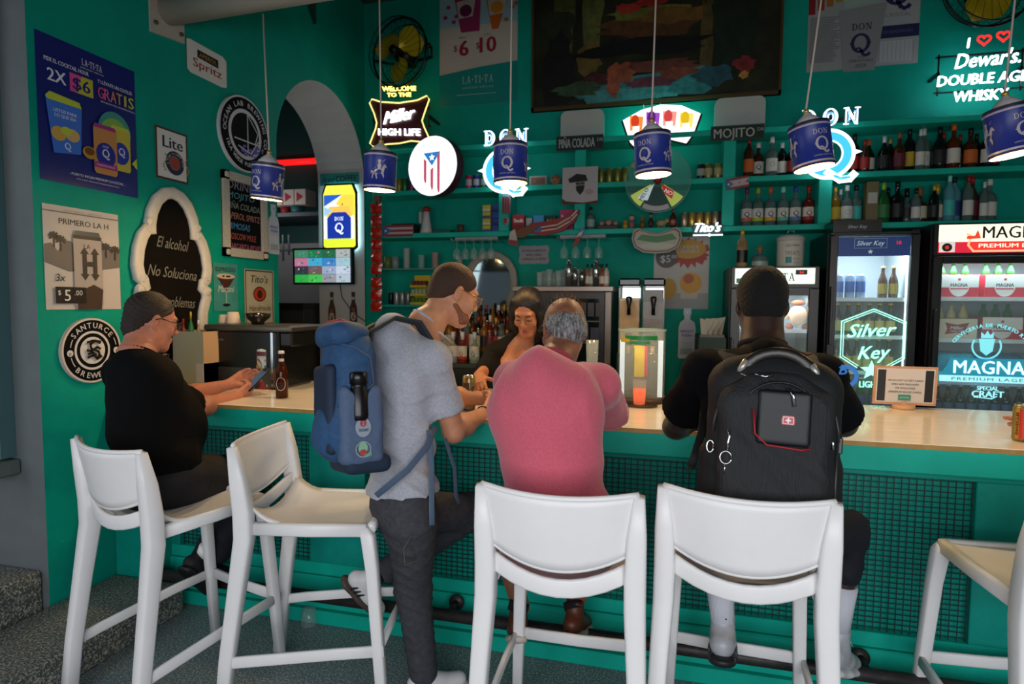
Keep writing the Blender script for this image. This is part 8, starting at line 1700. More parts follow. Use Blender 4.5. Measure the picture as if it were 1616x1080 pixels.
# --- grey-haired man in the pink T-shirt
p = person('balding grey-haired man in heathered pink T-shirt leaning on the bar', (-.35, 1.98, .76))
SK = skin('#7d4e38'); Hd, Nk, Hp = J(889, 521, 2.34), J(872, 574, 2.20), Vector((-.35, 1.99, .84)); shR, shL = J(950, 610, 2.12), J(808, 604, 2.10); elR, wrR = J(966, 662, 2.46), Vector((-.42, 2.68, 1.10)); elL, wrL = Vector((-.66, 2.42, 1.10)), Vector((-.46, 2.62, 1.10))
FH = frame(Hd, (-.50, .84, -.30), (-.1, .35, 1)); v = Vol(); head(v, FH, jaw=1.08); v.cone(FH @ Vector((0, -.03, -.05)), Nk + Vector((0, 0, -.03)), .062, .070, .03)
v.chain([Nk, Hp + Vector((0, 0, .1))], [.07, .1]); v.cone(shL, shR, .045, .045, .04); arm(v, shR, elR, wrR, 1.0); arm(v, shL, elL, wrL, 1.0); hand(v, wrR, (-.8, .4, 0), (0, 0, -1), 1, (.2, .3, .2)); hand(v, wrL, (.6, .7, .1), (.2, .2, -1), -1, (.4, .5, .3))
kL, aL = J(780, 812, 2.36), J(822, 958, 2.30); kR, aR = Vector((-.22, 2.42, .70)), J(904, 960, 2.40); v.cone(kL, aL, .052, .036, .02); v.cone(kR, aR, .052, .036, .02); v.cone(Hp, kL, .08, .06, .03); v.cone(Hp, kR, .08, .06, .03)
v.build('body', p, SK, .005)
TB = Nk - Hp; FT = frame(Hp, (.0, 1, .05), TB); v = Vol(); torso(v, FT, TB.length, 1.14, 1.10, .016, .035, .05, shL, shR); sleeve(v, shR, elR, .80, 1.1, .016, .012); sleeve(v, shL, elL, .78, 1.1, .016, .01)
v.cone(Nk + Vector((0, 0, .015)), Nk + (Hd - Nk).normalized() * .10, .064, .085, .006, -1); v.ell((0, -.0, -.02), (.20, .155, .14), .04, 1, FT); v.cut(Hp + Vector((0, 0, -.075)), (0, 0, -1)); v.build('shirt', p, M('#c4586a', .9, noise=.11, nscale=130, bump=.05, bscale=200, sheen=.3), .0065, folds(.0038, 32, 2.0, .35)); collar(p, Nk, Hd, .012, .072, M('#a84354', .9))
v = Vol(); v.ell((0, 0, -.06), (.19, .16, .09), .03, 1, FT); v.cone(Hp + Vector((-.09, .03, -.06)), kL, .10, .085, .03); v.cone(Hp + Vector((.09, .03, -.06)), kR, .10, .085, .03); v.build('shorts', p, M('#8a1f2c', .85), .008, folds(.003, 30, 1))
LE = M('#5a2d1c', .45, noise=.2, nscale=30); o1 = shoe(p, J(818, 970, 2.27), (-.22, .70, -.42), (-.05, .45, .8), LE, M('#c0b8ac', .6), 1.0, trim=M('#3a1a10', .5)); o2 = shoe(p, J(907, 966, 2.36), (.15, .80, -.22), (0, .25, .9), LE, M('#c0b8ac', .6), .98, trim=M('#3a1a10', .5))
for a_, b_ in ((J(820, 950, 2.285), J(816, 966, 2.27)), (J(904, 950, 2.375), J(906, 962, 2.36))): m = MB(); m.cyl(a_, b_, .040, M('#0e0c10', .9), 14); m.build('sock', p)
v = Vol(); v.ell((0, -.020, .012), (.083, .096, .070), .01, 1, FH); v.ell((0, -.075, -.03), (.066, .040, .05), .03, 1, FH); v.ell((0, .02, .088), (.075, .10, .060), .012, -1, FH); v.ell((0, .11, -.0), (.11, .085, .14), .012, -1, FH); v.ell((.095, .02, -.02), (.03, .045, .045), .01, -1, FH); v.ell((-.095, .02, -.02), (.03, .045, .045), .01, -1, FH); v.cut(FH @ Vector((0, -.03, -.065)), FH.to_3x3() @ Vector((0, .2, -1)))
v.build('hair', p, M('#3f3e3e', .75, col2='#8d8d8e', nscale=110, stretch=(1, 1, .25), bump=.5, bscale=150, thr=(.4, .6)), .0045, lambda X, Y, Z: .0035 * np.sin(230 * X + 40 * np.sin(40 * Z)) * np.sin(120 * Z + 60 * X))
m = MB(); rs = random.Random(3)
for k in range(150):
    a = rs.uniform(0, 2 * PI); rr = rs.uniform(.3, .95); q0 = Vector((.070 * rr * math.cos(a), -.012 + .086 * rr * math.sin(a), .035 + .086 * math.sqrt(max(0, 1 - rr * rr)))); d_ = Vector((q0.x * 4, q0.y * 3 + .2, 1.0 + rs.uniform(-.4, .4))).normalized(); q1 = q0 + d_ * rs.uniform(.012, .030); q2 = q1 + Vector((rs.uniform(-.012, .012), rs.uniform(-.01, .012), rs.uniform(-.008, .006)))
    m.tube([FH @ q0, FH @ q1, FH @ q2], [.0009, .0008, .0004], M('#4a3a32', .7), 4)
m.build('hair_wisps', p, kind='stuff'); v = Vol(); v.ell((0, .062, -.075), (.05, .045, .042), .01, 1, FH); v.build('beard', p, M('#77706c', .9, noise=.3, nscale=150), .0045); glasses(p, FH, M('#0e0a0a', .3), False, True); brows(p, FH, M('#3a2a24', .7))

# --- man in black T-shirt with the black backpack
p = person('man in black T-shirt seated with a large black backpack', (.30, 2.03, .76))
SK = skin('#2e1911'); Hd, Nk, Hp = J(1202, 482, 2.32), J(1203, 553, 2.24), Vector((.30, 2.12, .86)); shR, shL = J(1303, 598, 2.18), J(1108, 588, 2.18); elL, wrL = J(1066, 674, 2.48), Vector((.22, 2.68, 1.10)); elR, wrR = J(1330, 668, 2.42), Vector((.44, 2.70, 1.10))
FH = frame(Hd, (.02, 1, -.10), (0, .1, 1)); v = Vol(); head(v, FH, jaw=1.08); v.cone(FH @ Vector((0, -.035, -.05)), Nk + Vector((0, 0, -.03)), .066, .078, .03); v.chain([Nk, Hp + Vector((0, 0, .1))], [.07, .1]); v.cone(shL, shR, .045, .045, .04); arm(v, shR, elR, wrR, 1.12); arm(v, shL, elL, wrL, 1.12)
hand(v, wrR, (-.4, .8, 0), (0, 0, -1), 1, (.2, .3, .2)); hand(v, wrL, (.5, .8, 0), (0, 0, -1), -1, (.2, .3, .2)); kR, aR = J(1338, 838, 2.36), J(1322, 985, 2.34); kL, aL = J(1125, 830, 2.38), J(1141, 975, 2.24); v.cone(kR, aR, .055, .034, .02); v.cone(kL, aL, .055, .034, .02); v.cone(Hp, kL, .08, .06, .03); v.cone(Hp, kR, .08, .06, .03); v.build('body', p, SK, .005)
TB = Nk - Hp; FT = frame(Hp, (.0, 1, .05), TB); v = Vol(); torso(v, FT, TB.length, 1.14, 1.0, .016, .02, .05, shL, shR); sleeve(v, shR, elR, .78, 1.2, .018, .012); sleeve(v, shL, elL, .66, 1.2, .018, .016); v.cone(Nk + Vector((0, 0, .012)), Hd, .068, .09, .006, -1); v.cut(Hp + Vector((0, 0, -.06)), (0, 0, -1)); v.build('shirt', p, M('#08090d', .9, spec=.15), .0075, folds(.0035, 30, 1.5)); collar(p, Nk, Hd, .016, .078, M('#0b0c10', .9))
fS = lambda u, w_, k: FT @ Vector((.205 + u, -.055 - k, TB.length * .90 + w_)); c = Canvas(fS, .035, .001); c.ring(0, .0, .022, .034, M('#2f7fd0', .6), 20, -60, 130); c.text('B', -.01, .02, .03, M('#2f7fd0', .6), .03, .2); c.build('shirt_print', p)
v = Vol(); v.ell((0, 0, -.06), (.20, .16, .10), .03, 1, FT); NVK = M('#0b0f1c', .8); v.cone(Hp + Vector((.09, .03, -.06)), kR, .095, .068, .03); v.cone(kR, kR.lerp(aR, .42), .064, .060, .03); v.cone(Hp + Vector((-.09, .03, -.06)), kL, .105, .088, .03); v.cone(kL, kL.lerp(aL, .35), .08, .072, .03); v.build('shorts', p, NVK, .0075, folds(.006, 30, .3, 1))
for a_, b_ in ((aR, kR), (aL, kL)): q = a_.lerp(b_, .42); m = MB(); m.tube([a_ + Vector((0, 0, -.02)), a_.lerp(b_, .2), q], [.040, .046, .052], M('#c4c6d0', .85, bump=.3, bscale=90, stretch=(1, 1, .1)), 16); m.build('sock', p)
SN = M('#a4a7ad', .35, noise=.1, nscale=30); shoe(p, aL + Vector((0, 0, -.035)), (.12, .85, -.30), (.0, .3, 1), SN, M('#1c1c20', .5), 1.18, 'stripes', M('#2a2f3a', .4)); shoe(p, aR + Vector((.0, .0, -.06)), (.45, .70, -.35), (.1, .3, 1), SN, M('#cfcfd2', .5), 1.16, trim=M('#d8d8dc', .5))
v = Vol(); v.ell((0, -.016, .042), (.086, .105, .098), .01, 1, FH); v.ell((0, -.062, -.01), (.070, .052, .060), .03, 1, FH); v.ell((0, .12, -.04), (.11, .085, .12), .012, -1, FH); v.ell((.098, .02, -.025), (.03, .045, .042), .01, -1, FH); v.ell((-.098, .02, -.025), (.03, .045, .042), .01, -1, FH); v.cut(FH @ Vector((0, -.03, -.056)), FH.to_3x3() @ Vector((0, .3, -1)))
v.build('hair', p, M('#0c0908', .9, bump=.8, bscale=170, noise=.4, nscale=150), .005, lambda X, Y, Z: .0014 * np.sin(300 * X) * np.sin(310 * Z) * 1.0)

# black backpack
t = thing('backpack', 'large black laptop backpack with red emblem on the seated man', 'backpack', (.29, 1.9, .8)); BB, BR2 = M('#101113', .75, noise=.3, nscale=60, bump=.15, bscale=150), M('#1b1c1f', .7, bump=.5, bscale=220, stretch=(1, 1, .02))
FB = Matrix.Translation((.295, 1.905, .905)) @ Matrix.Rotation(-.10, 4, 'X') @ Matrix.Rotation(.04, 4, 'Y')
v = Vol(); v.box((0, 0, .24), (.185, .075, .25), .07, .03, 1, FB); v.ell((0, 0, .42), (.17, .07, .11), .04, 1, FB); v.box((0, .02, .10), (.20, .06, .14), .05, .03, 1, FB); v.build('main_bag', t, BB, .007, folds(.003, 30, 2))
v = Vol(); v.box((-.005, -.075, .20), (.150, .035, .215), .035, .03, 1, FB); v.ell((-.005, -.075, .37), (.14, .035, .10), .04, 1, FB); v.build('front_pocket', t, BR2, .006, folds(.0035, 34, .7, .2))
v = Vol(); v.box((.012, -.113, .34), (.072, .012, .078), .012, .02, 1, FB); v.build('emblem_panel', t, M('#0c0e13', .5), .005)
m = MB(); m.tube([FB @ Vector(z_) for z_ in ((-.07, -.122, .36), (-.062, -.124, .29), (-.03, -.125, .262), (.06, -.125, .256), (.085, -.122, .262))], .0028, M('#9a1420', .5), 6); m.build('red_piping', t)
m = MB(); m.prism([(-.016, -.012), (.016, -.012), (.018, .0), (.014, .013), (-.014, .013), (-.018, 0)], lambda u, w_, k: FB @ Vector((.022 + u, -.121 - k, .335 + w_)), 0, .005, M('#b01828', .3)); o = m.build('emblem', t)
c = Canvas(lambda u, w_, k: FB @ Vector((.022 + u, -.126 - k, .335 + w_))); c.rect(-.002, -.007, .002, .007, WHT); c.rect(-.007, -.002, .007, .002, WHT); c.frame(-.014, -.010, .014, .010, .0015, WHT); c.build('emblem_print', t)
m = MB(); m.tube([FB @ Vector((.13 * math.cos(a), -.085 - .03 * math.sin(a), .27 + .17 * math.sin(a))) for a in [PI * i / 18 for i in range(19)]], .0035, M('#050506', .4), 6); m.tube([FB @ Vector((.17 * math.cos(a), -.055, .28 + .20 * math.sin(a))) for a in [PI * i / 18 for i in range(19)]], .004, M('#2a2a2c', .4), 6); m.tube([FB @ Vector((.168, -.055, z_)) for z_ in (.28, .15, .05)], .004, M('#2a2a2c', .4), 6); m.build('zip', t)
m = MB(); m.tube([FB @ Vector((.10 * math.cos(a), -.05, .44 + .085 * math.sin(a))) for a in [PI * i / 14 for i in range(15)]], [.9] + [1] * 13 + [.9], M('#17130f', .3), 10, flat=(.008, .016)); m.build('carry_handle', t)
for sx in (-1, 1): m = MB(); m.tube([FB @ Vector((sx * (.108 - k * .010), -.056, .46 + k * .018)) for k in range(3)], .010, M('#a8a29a', .3, .5), 8); m.build('handle_clip', t)
def charm(nm, pts, r=.003): m = MB(); m.tube([FB @ Vector(z_) for z_ in pts], r, CHROME, 6); m.build(nm, t)
charm('zip_pull', ((.02, -.125, .425), (.03, -.132, .405), (.035, -.13, .375)), .005); charm('zip_pull', ((-.07, -.10, .458), (-.04, -.105, .452), (-.02, -.10, .46))); charm('zip_pull', ((.145, -.07, .30), (.15, -.078, .28), (.15, -.078, .26)), .004); charm('zip_pull', ((-.10, -.07, .455), (-.08, -.08, .448)), .0035)
charm('key_chain', ((-.132, -.112, .295), (-.128, -.118, .275), (-.132, -.118, .255), (-.13, -.116, .235)), .0035); charm('key_chain', [(-.135 + .016 * math.cos(a), -.116, .214 + .018 * math.sin(a)) for a in [2 * PI * i / 14 for i in range(15)]], .002); charm('key_chain', ((-.135, -.116, .196), (-.137, -.115, .165)), .002); charm('gold_clip', [(-.175 + .010 * math.cos(a), -.06, .235 + .018 * math.sin(a)) for a in [2 * PI * i / 10 for i in range(11)]], .003)
m = MB(); m.box(FB @ Vector((.175, -.03, .27)), (.022, .02, .05), M('#15161a', .3), FB.to_3x3(), bev=.004); m.build('buckle', t)
for s_, sh_ in ((1, shR), (-1, shL)):
    I = FT.inverted(); q = I @ sh_; strap('shoulder_strap', [FT @ Vector(z_) for z_ in ((s_ * .07, -.17, q.z + .00), (s_ * .095, -.13, q.z + .06), (q.x * .62, q.y - .03, q.z + .075), (q.x * .66, q.y + .06, q.z + .07), (q.x * .68, q.y + .11, q.z - .04))], M('#0e0f12', .8), .034, .009, up=[FT.to_3x3() @ Vector(u_) for u_ in ((0, -1, .3), (0, -.7, .7), (0, -.2, 1), (0, .5, .8), (0, 1, .1))], par=t)
    qq = FT @ Vector((s_ * .095, -.14, q.z + .07)); m = MB(); m.box(qq, (.012, .012, .012), M('#b8b8b8', .4), bev=.002); m.build('strap_clip', t)
strap('webbing', [J(1112, 640, 2.16), J(1108, 680, 2.10), J(1098, 715, 2.05), J(1090, 738, 2.03)], M('#0c0d0f', .7), .013, .002, up=(0, -1, 0), par=t); m = MB(); m.tube([J(1088 + 5 * math.cos(a), 741 + 4 * math.sin(a), 2.03) for a in [2 * PI * i / 10 for i in range(10)]], .002, BLK, 6, closed=True); m.build('strap_ring', t)

# --- bartender behind the counter
p = person('bartender with long dark hair and black V-neck top behind the bar', (-.80, 3.55, 0))
SK = skin('#b06f4a'); Hd, Nk, Hp = J(833, 492, 3.08), J(820, 552, 3.14), Vector((-.78, 3.52, .95)); shR, shL = J(783, 562, 3.20), J(872, 566, 3.16); elR, wrR = J(772, 580, 3.06), J(756, 592, 2.90); elL, wrL = Vector((-.52, 3.12, 1.14)), Vector((-.60, 2.95, 1.11))
FH = frame(Hd, (-.06, -.82, -.52), (0, -.4, 1)) @ Matrix.Scale(.94, 4); v = Vol(); head(v, FH, jaw=.90); v.cone(FH @ Vector((0, -.03, -.05)), Nk + Vector((0, .03, -.03)), .046, .052, .03); v.chain([Nk + Vector((0, .02, -.02)), Nk + Vector((0, .09, -.16)), Hp], [.075, .10, .10], .04); v.cone(shL, shR, .042, .042, .05); v.cone(shR, elR, .046, .040); v.cone(elR, wrR, .038, .025); arm(v, shL, elL, wrL, .85)
v.cone(Nk + Vector((-.05, -.02, -.10)), Nk + Vector((.05, -.02, -.10)), .065, .065, .05)
hand(v, wrR, (.25, -.75, -.30), (.35, .1, -.9), 1, ((.2, .4, .3), (.4, .5, .3), (.6, .6, .3), (.7, .7, .4)), .92); hand(v, wrL, (-.5, -.7, -.1), (0, 0, -1), -1, (.3, .4, .3), .9)
for a_ in (Hp + Vector((-.09, .02, 0)), Hp + Vector((.09, .02, 0))): v.cone(a_, (a_.x, a_.y + .02, .10), .085, .045, .03)
v.build('body', p, SK, .0045)
TB = Nk - Hp; FT = frame(Hp, (-.05, -1, 0), TB); v = Vol(); torso(v, FT, TB.length, 1.0, .98, .022, .0, .05, shR, shL); v.cone(shR, shR.lerp(elR, 1.25), .060, .066, .03); v.cone(shL, shL.lerp(elL, .9), .060, .066, .03); v.cone(Nk + Vector((-.01, -.10, .04)), Nk + Vector((.01, -.17, -.20)), .052, .022, .006, -1); v.cone(Nk + Vector((0, -.01, .03)), Nk + Vector((0, -.03, .10)), .05, .07, .006, -1)
v.build('blouse', p, M('#090808', .8, spec=.2), .0065, folds(.003, 34, 1)); v = Vol(); v.cone(Hp + Vector((-.09, .02, 0)), Hp + Vector((-.09, .04, -.8)), .10, .06, .03); v.cone(Hp + Vector((.09, .02, 0)), Hp + Vector((.09, .04, -.8)), .10, .06, .03); v.ell(Hp, (.16, .12, .12), .04); v.build('trousers', p, M('#101014', .8), .012)
HM = M('#0d0807', .5, noise=.3, nscale=40, stretch=(4, 1, .4), bump=.25, bscale=60); v = Vol(); v.ell((0, -.020, .046), (.086, .100, .088), .01, 1, FH); v.ell((0, -.05, -.03), (.085, .07, .10), .03, 1, FH)
for s_ in (-1, 1): v.chain([(s_ * .062, .02, .075), (s_ * .080, .03, .0), (s_ * .080, .03, -.08), (s_ * .070, -.0, -.16), (s_ * .075, -.03, -.24)], [.022, .024, .028, .030, .012], .02, 1, FH)
v.ell((0, .11, -.01), (.064, .07, .095), .012, -1, FH); v.build('hair', p, HM, .0045, lambda X, Y, Z: .0006 * np.sin(260 * X + 30 * Z)); eyes(p, FH, '#1a0f0a', lid=SK); brows(p, FH, M('#1c100c', .6)); m = MB(); m.tube([FH @ Vector((dx, .1015 - abs(dx) * .3, -.058)) for dx in (-.019, -.008, 0, .008, .019)], [.4, 1, .8, 1, .4], M('#8f3a38', .35), 8, flat=(.0035, .004)); m.tube([FH @ Vector((dx, .1015 - abs(dx) * .3, -.070)) for dx in (-.017, -.008, 0, .008, .017)], [.4, 1, 1.1, 1, .4], M('#9a4240', .35), 8, flat=(.0035, .005)); m.build('lips', p)
# hand of a customer outside the frame holding a can
t = person('hand resting on the counter at the right edge, gripping the can', (1.27, 2.56, 1.07)); v = Vol(); w0 = Vector((1.405, 2.64, 1.115)); v.cone((1.75, 2.40, 1.12), w0, .045, .028, .02); hand(v, w0, (-1, .12, .05), (.1, .9, -.2), -1, ((.2, .5, .4), (.5, .9, .5), (.7, .9, .5), (.9, .9, .5)), 1.0, (.5, .8, .0)); v.cone((1.75, 2.40, 1.12), (2.1, 2.1, 1.3), .045, .055, .02); v.build('body', t, skin('#a8674a'), .005)
# ---------------------------------------------------------------- things on the counter and small extras
q = on(445, 628, z=1.0705); b = bottle('beer_bottle', 'brown beer bottle with white round label standing on the counter', q.x, q.y, 1.0705, .245, .031, M('#4a1c08', .1, trans=.35, ior=1.3), CP['w'], 'beer', None, n=24)
c = Canvas(cyl_map((q.x, q.y, 1.0705), .031, -PI / 2 + .45), .0006, .0005); c.poly([(.024 * math.cos(2 * PI * i / 24), .075 + .034 * math.sin(2 * PI * i / 24)) for i in range(24)], LB['w']); c.text('MEDALLA', 0, .078, .008, M('#1c2a6a', .5), .02, width=.036); c.build('label', b)
m = MB(); m.lathe([(.0135, 1.0705 + .175), (.0132, 1.0705 + .205)], (q.x, q.y, 0), M('#b8b8bc', .4), 16, caps=False); m.lathe([(.0172, 1.0705 + .160), (.0138, 1.0705 + .176)], (q.x, q.y, 0), M('#2a4a9a', .4), 16, caps=False); m.build('neck_label', b)
q = on(740, 647, z=1.0705); b = can('drink_can', 'tall gold patterned drink can in front of the standing man', q.x, q.y, 1.0705, .162, .030, M('#a5966a', .3, .6, noise=.5, nscale=70))
c = Canvas(cyl_map((q.x, q.y, 1.0705), .030, -PI / 2 + .2), .0006, .0005); c.grid(-.018, .012, .0, .045, WHT, 3)
for k in range(6): c.grid(-.016 + k * .0028, .015, -.0148 + k * .0028, .042, BLK, 1)
c.text('MALTA', .022, .085, .014, M('#1c1814', .5), .03, rot=PI / 2, width=.06); c.grid(-.022, .06, .005, .13, M('#5a4a2c', .5), 3); c.build('label', b)
q = on(1612, 697, z=1.0705); b = can('drink_can', 'red and orange drink can at the right edge of the counter', q.x + .012, q.y + .02, 1.0705, .135, .033, M('#8a7a3a', .35, .4, noise=.4, nscale=60)); c = Canvas(cyl_map((q.x + .012, q.y + .02, 1.0705), .033, -PI / 2 - .6), .0006, .0005); c.grid(-.006, .01, .012, .122, M('#c02a14', .4), 4); c.grid(-.018, .01, -.006, .122, M('#b87a2a', .4), 4); c.text('GANDULES', -.012, .066, .008, BLK, .02, rot=PI / 2, width=.085); c.build('label', b)
# notice in a wooden stand
q = on(1427, 645, z=1.0705); y = q.y; a, b_ = on(1379, 577, y=y), on(1476, 641, y=y); w, h = b_.x - a.x, a.z - b_.z; t = thing('notice_frame', 'wooden framed card payment notice standing on the counter', 'sign', (q.x, y, 1.0705)); cx_ = (a.x + b_.x) / 2; z0 = b_.z
fn = plane_map((cx_, y, z0), (1, 0, 0), (0, -.06, 1), (0, -1, -.06)); m = MB(); m.prism([(-w / 2, 0), (w / 2, 0), (w / 2, h), (-w / 2, h)], fn, -.008, .004, M('#c08f6a', .5, noise=.1, nscale=20), None); m.build('frame', t); c = Canvas(lambda u, v, k: fn(u, v, .004 + k)); c.rect(-.46 * w, .06 * h, .46 * w, .95 * h, M('#c9c0b8', .5)); c.rect(-.44 * w, .09 * h, -.31 * w, .91 * h, BLK); c.rect(.31 * w, .09 * h, .44 * w, .91 * h, BLK)
for k, tx in enumerate(('WE DO NOT ACCEPT CARDS', 'AMEX AND DISCOVERY', 'WE APOLOGIZE', '(MINIMUM $10.00 CARD)')): c.text(tx, 0, (.64 - .1 * k) * h, .048 * h, M('#3a3230', .5), .01, width=(.56, .44, .32, .52)[k] * w)
c.rect(-.10 * w, .12 * h, .10 * w, .27 * h, M('#2f8a74', .5)); c.text('LA TI TA', 0, .195 * h, .035 * h, WHT, width=.14 * w); c.build('print', t); m = MB(); m.lathe([(.048, 1.0705), (.05, 1.074), (.05, 1.088), (.045, 1.090), (0, 1.090)], (cx_, y, 0), M('#c79a72', .5), 28); m.b2((cx_ - .012, y - .008, 1.085), (cx_ + .012, y + .012, z0 + .02), M('#c79a72', .5)); m.build('stand', t)
# acrylic ice bucket dispenser with green rim
q = on(1011, 633, z=1.0705); r = .118; x, y = q.x, q.y; zt_ = on(1011, 521, y=y).z; t = thing('drink_dispenser', 'clear acrylic cylinder drink dispenser with green rim on the counter', 'dispenser', (x, y, 1.0705)); AC = M('#e4f4f4', .03, alpha=.13, spec=1); H1 = zt_
m = MB(); m.lathe([(r, 1.10), (r, H1), (r - .005, H1), (r - .005, 1.105)], (x, y, 0), AC, 40, caps=False); m.build('cylinder', t); m = MB(); m.lathe([(r + .004, H1 - .004), (r + .004, H1 + .006), (r - .02, H1 + .006), (r - .02, H1 - .004)], (x, y, 0), M('#9fb8b4', .1, alpha=.5), 40, caps=False); m.build('rim', t)
c = Canvas(cyl_map((x, y, 0), r, -PI / 2), .001, .001); c.grid(-.085, H1 - .045, .085, H1 - .025, M('#0f7a3c', .4), 12); c.grid(-.065, H1 - .066, .045, H1 - .052, M('#2a8a4c', .4), 10); c.grid(-.115, H1 - .058, -.055, H1 - .04, M('#c9a41c', .4), 6); c.build('rim_label', t)
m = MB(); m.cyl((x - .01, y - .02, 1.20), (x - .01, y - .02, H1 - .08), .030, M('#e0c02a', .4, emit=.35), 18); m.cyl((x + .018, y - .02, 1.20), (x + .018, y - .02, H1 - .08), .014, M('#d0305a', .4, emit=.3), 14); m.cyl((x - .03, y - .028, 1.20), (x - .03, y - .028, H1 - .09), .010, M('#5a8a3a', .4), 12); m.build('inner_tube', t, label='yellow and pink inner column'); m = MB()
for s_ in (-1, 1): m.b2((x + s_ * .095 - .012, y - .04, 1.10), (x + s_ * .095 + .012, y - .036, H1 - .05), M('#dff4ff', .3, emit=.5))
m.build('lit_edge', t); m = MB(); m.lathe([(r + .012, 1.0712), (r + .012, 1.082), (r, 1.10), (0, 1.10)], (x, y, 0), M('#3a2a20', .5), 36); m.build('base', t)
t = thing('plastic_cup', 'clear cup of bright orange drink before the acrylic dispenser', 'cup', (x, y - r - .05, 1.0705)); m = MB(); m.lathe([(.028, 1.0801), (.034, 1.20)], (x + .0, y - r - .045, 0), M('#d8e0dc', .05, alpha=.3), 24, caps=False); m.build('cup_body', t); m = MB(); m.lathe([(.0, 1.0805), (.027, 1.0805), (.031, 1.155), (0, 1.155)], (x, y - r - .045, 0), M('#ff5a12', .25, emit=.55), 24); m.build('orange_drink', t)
t = thing('trivet', 'round dark lattice trivet under the cup of orange drink', 'trivet', (x, y - r - .045, 1.0705)); m = MB(); yc = y - r - .045
for rr in (.035, .06, .085): m.tube([(x + rr * math.cos(a), yc + rr * math.sin(a) * .8, 1.0755) for a in [2 * PI * i / 28 for i in range(28)]], .004, M('#3a2418', .5), 6, closed=True)
for k in range(10): a = 2 * PI * k / 10; m.tube([(x + .03 * math.cos(a), yc + .024 * math.sin(a), 1.0755), (x + .088 * math.cos(a + .3), yc + .07 * math.sin(a + .3), 1.0755)], .0035, M('#3a2418', .5), 6)
m.build('lattice', t)
# tin, espresso machine, cups, grinder, carton box
q = on(425, 612, z=1.0705); b = can('food_can', 'large pale blue coffee tin with orange emblem beside the machine', q.x, q.y, 1.0705, .235, .072, M('#a8b8b6', .4)); c = Canvas(cyl_map((q.x, q.y, 1.0705), .072, -PI / 2 + .3), .0006, .0006)
c.grid(-.08, .0, .08, .045, M('#8a2430', .5), 10); c.grid(-.08, .19, .08, .215, M('#5a2a34', .5), 10); c.poly([(-.045 + .03 * math.cos(a), .135 + .04 * math.sin(a)) for a in [2 * PI * i / 16 for i in range(16)]], M('#b8441c', .5)); c.poly([(-.045 + .012 * math.cos(a), .125 + .014 * math.sin(a)) for a in [2 * PI * i / 12 for i in range(12)]], M('#c8921c', .5)); c.text('MANTECADO', .03, .165, .014, M('#7a2a3a', .5), .01, width=.06); c.text('REX', .028, .12, .032, BLK, .04, width=.05); c.text('15', -.04, .022, .024, BLK, .03); c.text('CREMA', .03, .022, .012, WHT, .03, width=.04); c.build('label', b)
m = MB()
for k, (dx, hh_, cc) in enumerate(((-.03, .02, '#9ab0a0'), (.0, .035, '#a8b8a8'), (.03, .02, '#3a7a5a'), (-.01, .015, '#c8c4b8'))): m.lathe([(.014, 1.3055), (.012, 1.3055 + hh_), (0, 1.3055 + hh_ + .01)], (q.x + dx, q.y - .01 * (k % 2), 0), M(cc, .5), 10)
tag(m.build('small_tube_tops', kind='stuff'), 'small pale bottle tops clustered on the large coffee tin', 'bottle tops')
a = on(321, 608, z=1.0705); ya_ = 2.98; a, b_ = on(322, 512, y=ya_), on(446, 512, y=ya_); t = thing('espresso_machine', 'dark espresso machine on the counter by the wall', 'espresso machine', ((a.x + b_.x) / 2, ya_ + .15, 1.0705)); zt_ = a.z; EMK = M('#131414', .3)
x0, x1 = a.x, b_.x - .03; m = MB(); m.b2((x0, ya_, 1.0705), (x1, ya_ + .34, zt_ - .03), EMK, bev=.012); m.build('body_shell', t); m = MB(); m.b2((x0, ya_ - .012, zt_ - .035), (x1 + .09, ya_ + .34, zt_), M('#5f5c58', .3, .7), bev=.01); m.build('steel_top', t); m = MB(); m.b2((x0 + .004, ya_ - .006, 1.08), (x1 - .004, ya_ + .001, 1.19), M('#55524c', .35, .6)); m.build('drip_panel', t); m = MB(); m.b2((x1 - .045, ya_ - .008, 1.09), (x1 - .03, ya_ + .0, zt_ - .04), CHROME); m.build('corner_trim', t); m = MB(); m.b2((x1, ya_ + .01, zt_ - .12), (x1 + .08, ya_ + .3, zt_ - .036), EMK, bev=.01); m.build('brew_head', t)
c = Canvas(plane_map((x0 + .11, ya_ - .001, zt_ - .085), (1, 0, 0), (0, 0, 1), (0, -1, 0))); c.text('Breville', 0, 0, .012, M('#8a8a88', .4), .01, width=.045); c.build('maker_print', t)
for px, nm in ((352, 'smaller pale paper cup stack'), (368, 'larger white paper cup stack')): xx = px2x(px, 500, ya_ + .1); t = thing('cup_stack', '%s on top of the espresso machine' % nm, 'cups', (xx, ya_ + .1, zt_)); rr = .028 if px < 360 else .042; hh_ = .055 if px < 360 else .072; m = MB(); m.lathe([(rr, zt_ + .001), (rr * .98, zt_ + .01), (rr * .72, zt_ + hh_), (0, zt_ + hh_)], (xx, ya_ + .1, 0), M('#b9aea2', .6), 20); m.build('cups', t)
xx = px2x(407, 500, ya_ + .12); t = thing('bean_hopper', 'smoked glass bean hopper bowl on the espresso machine', 'bowl', (xx, ya_ + .12, zt_)); m = MB(); m.lathe([(.035, zt_ + .001), (.038, zt_ + .015), (.068, zt_ + .04), (.072, zt_ + .066), (0, zt_ + .07)], (xx, ya_ + .12, 0), M('#1c1815', .12, coat=.5), 28); m.build('bowl', t)
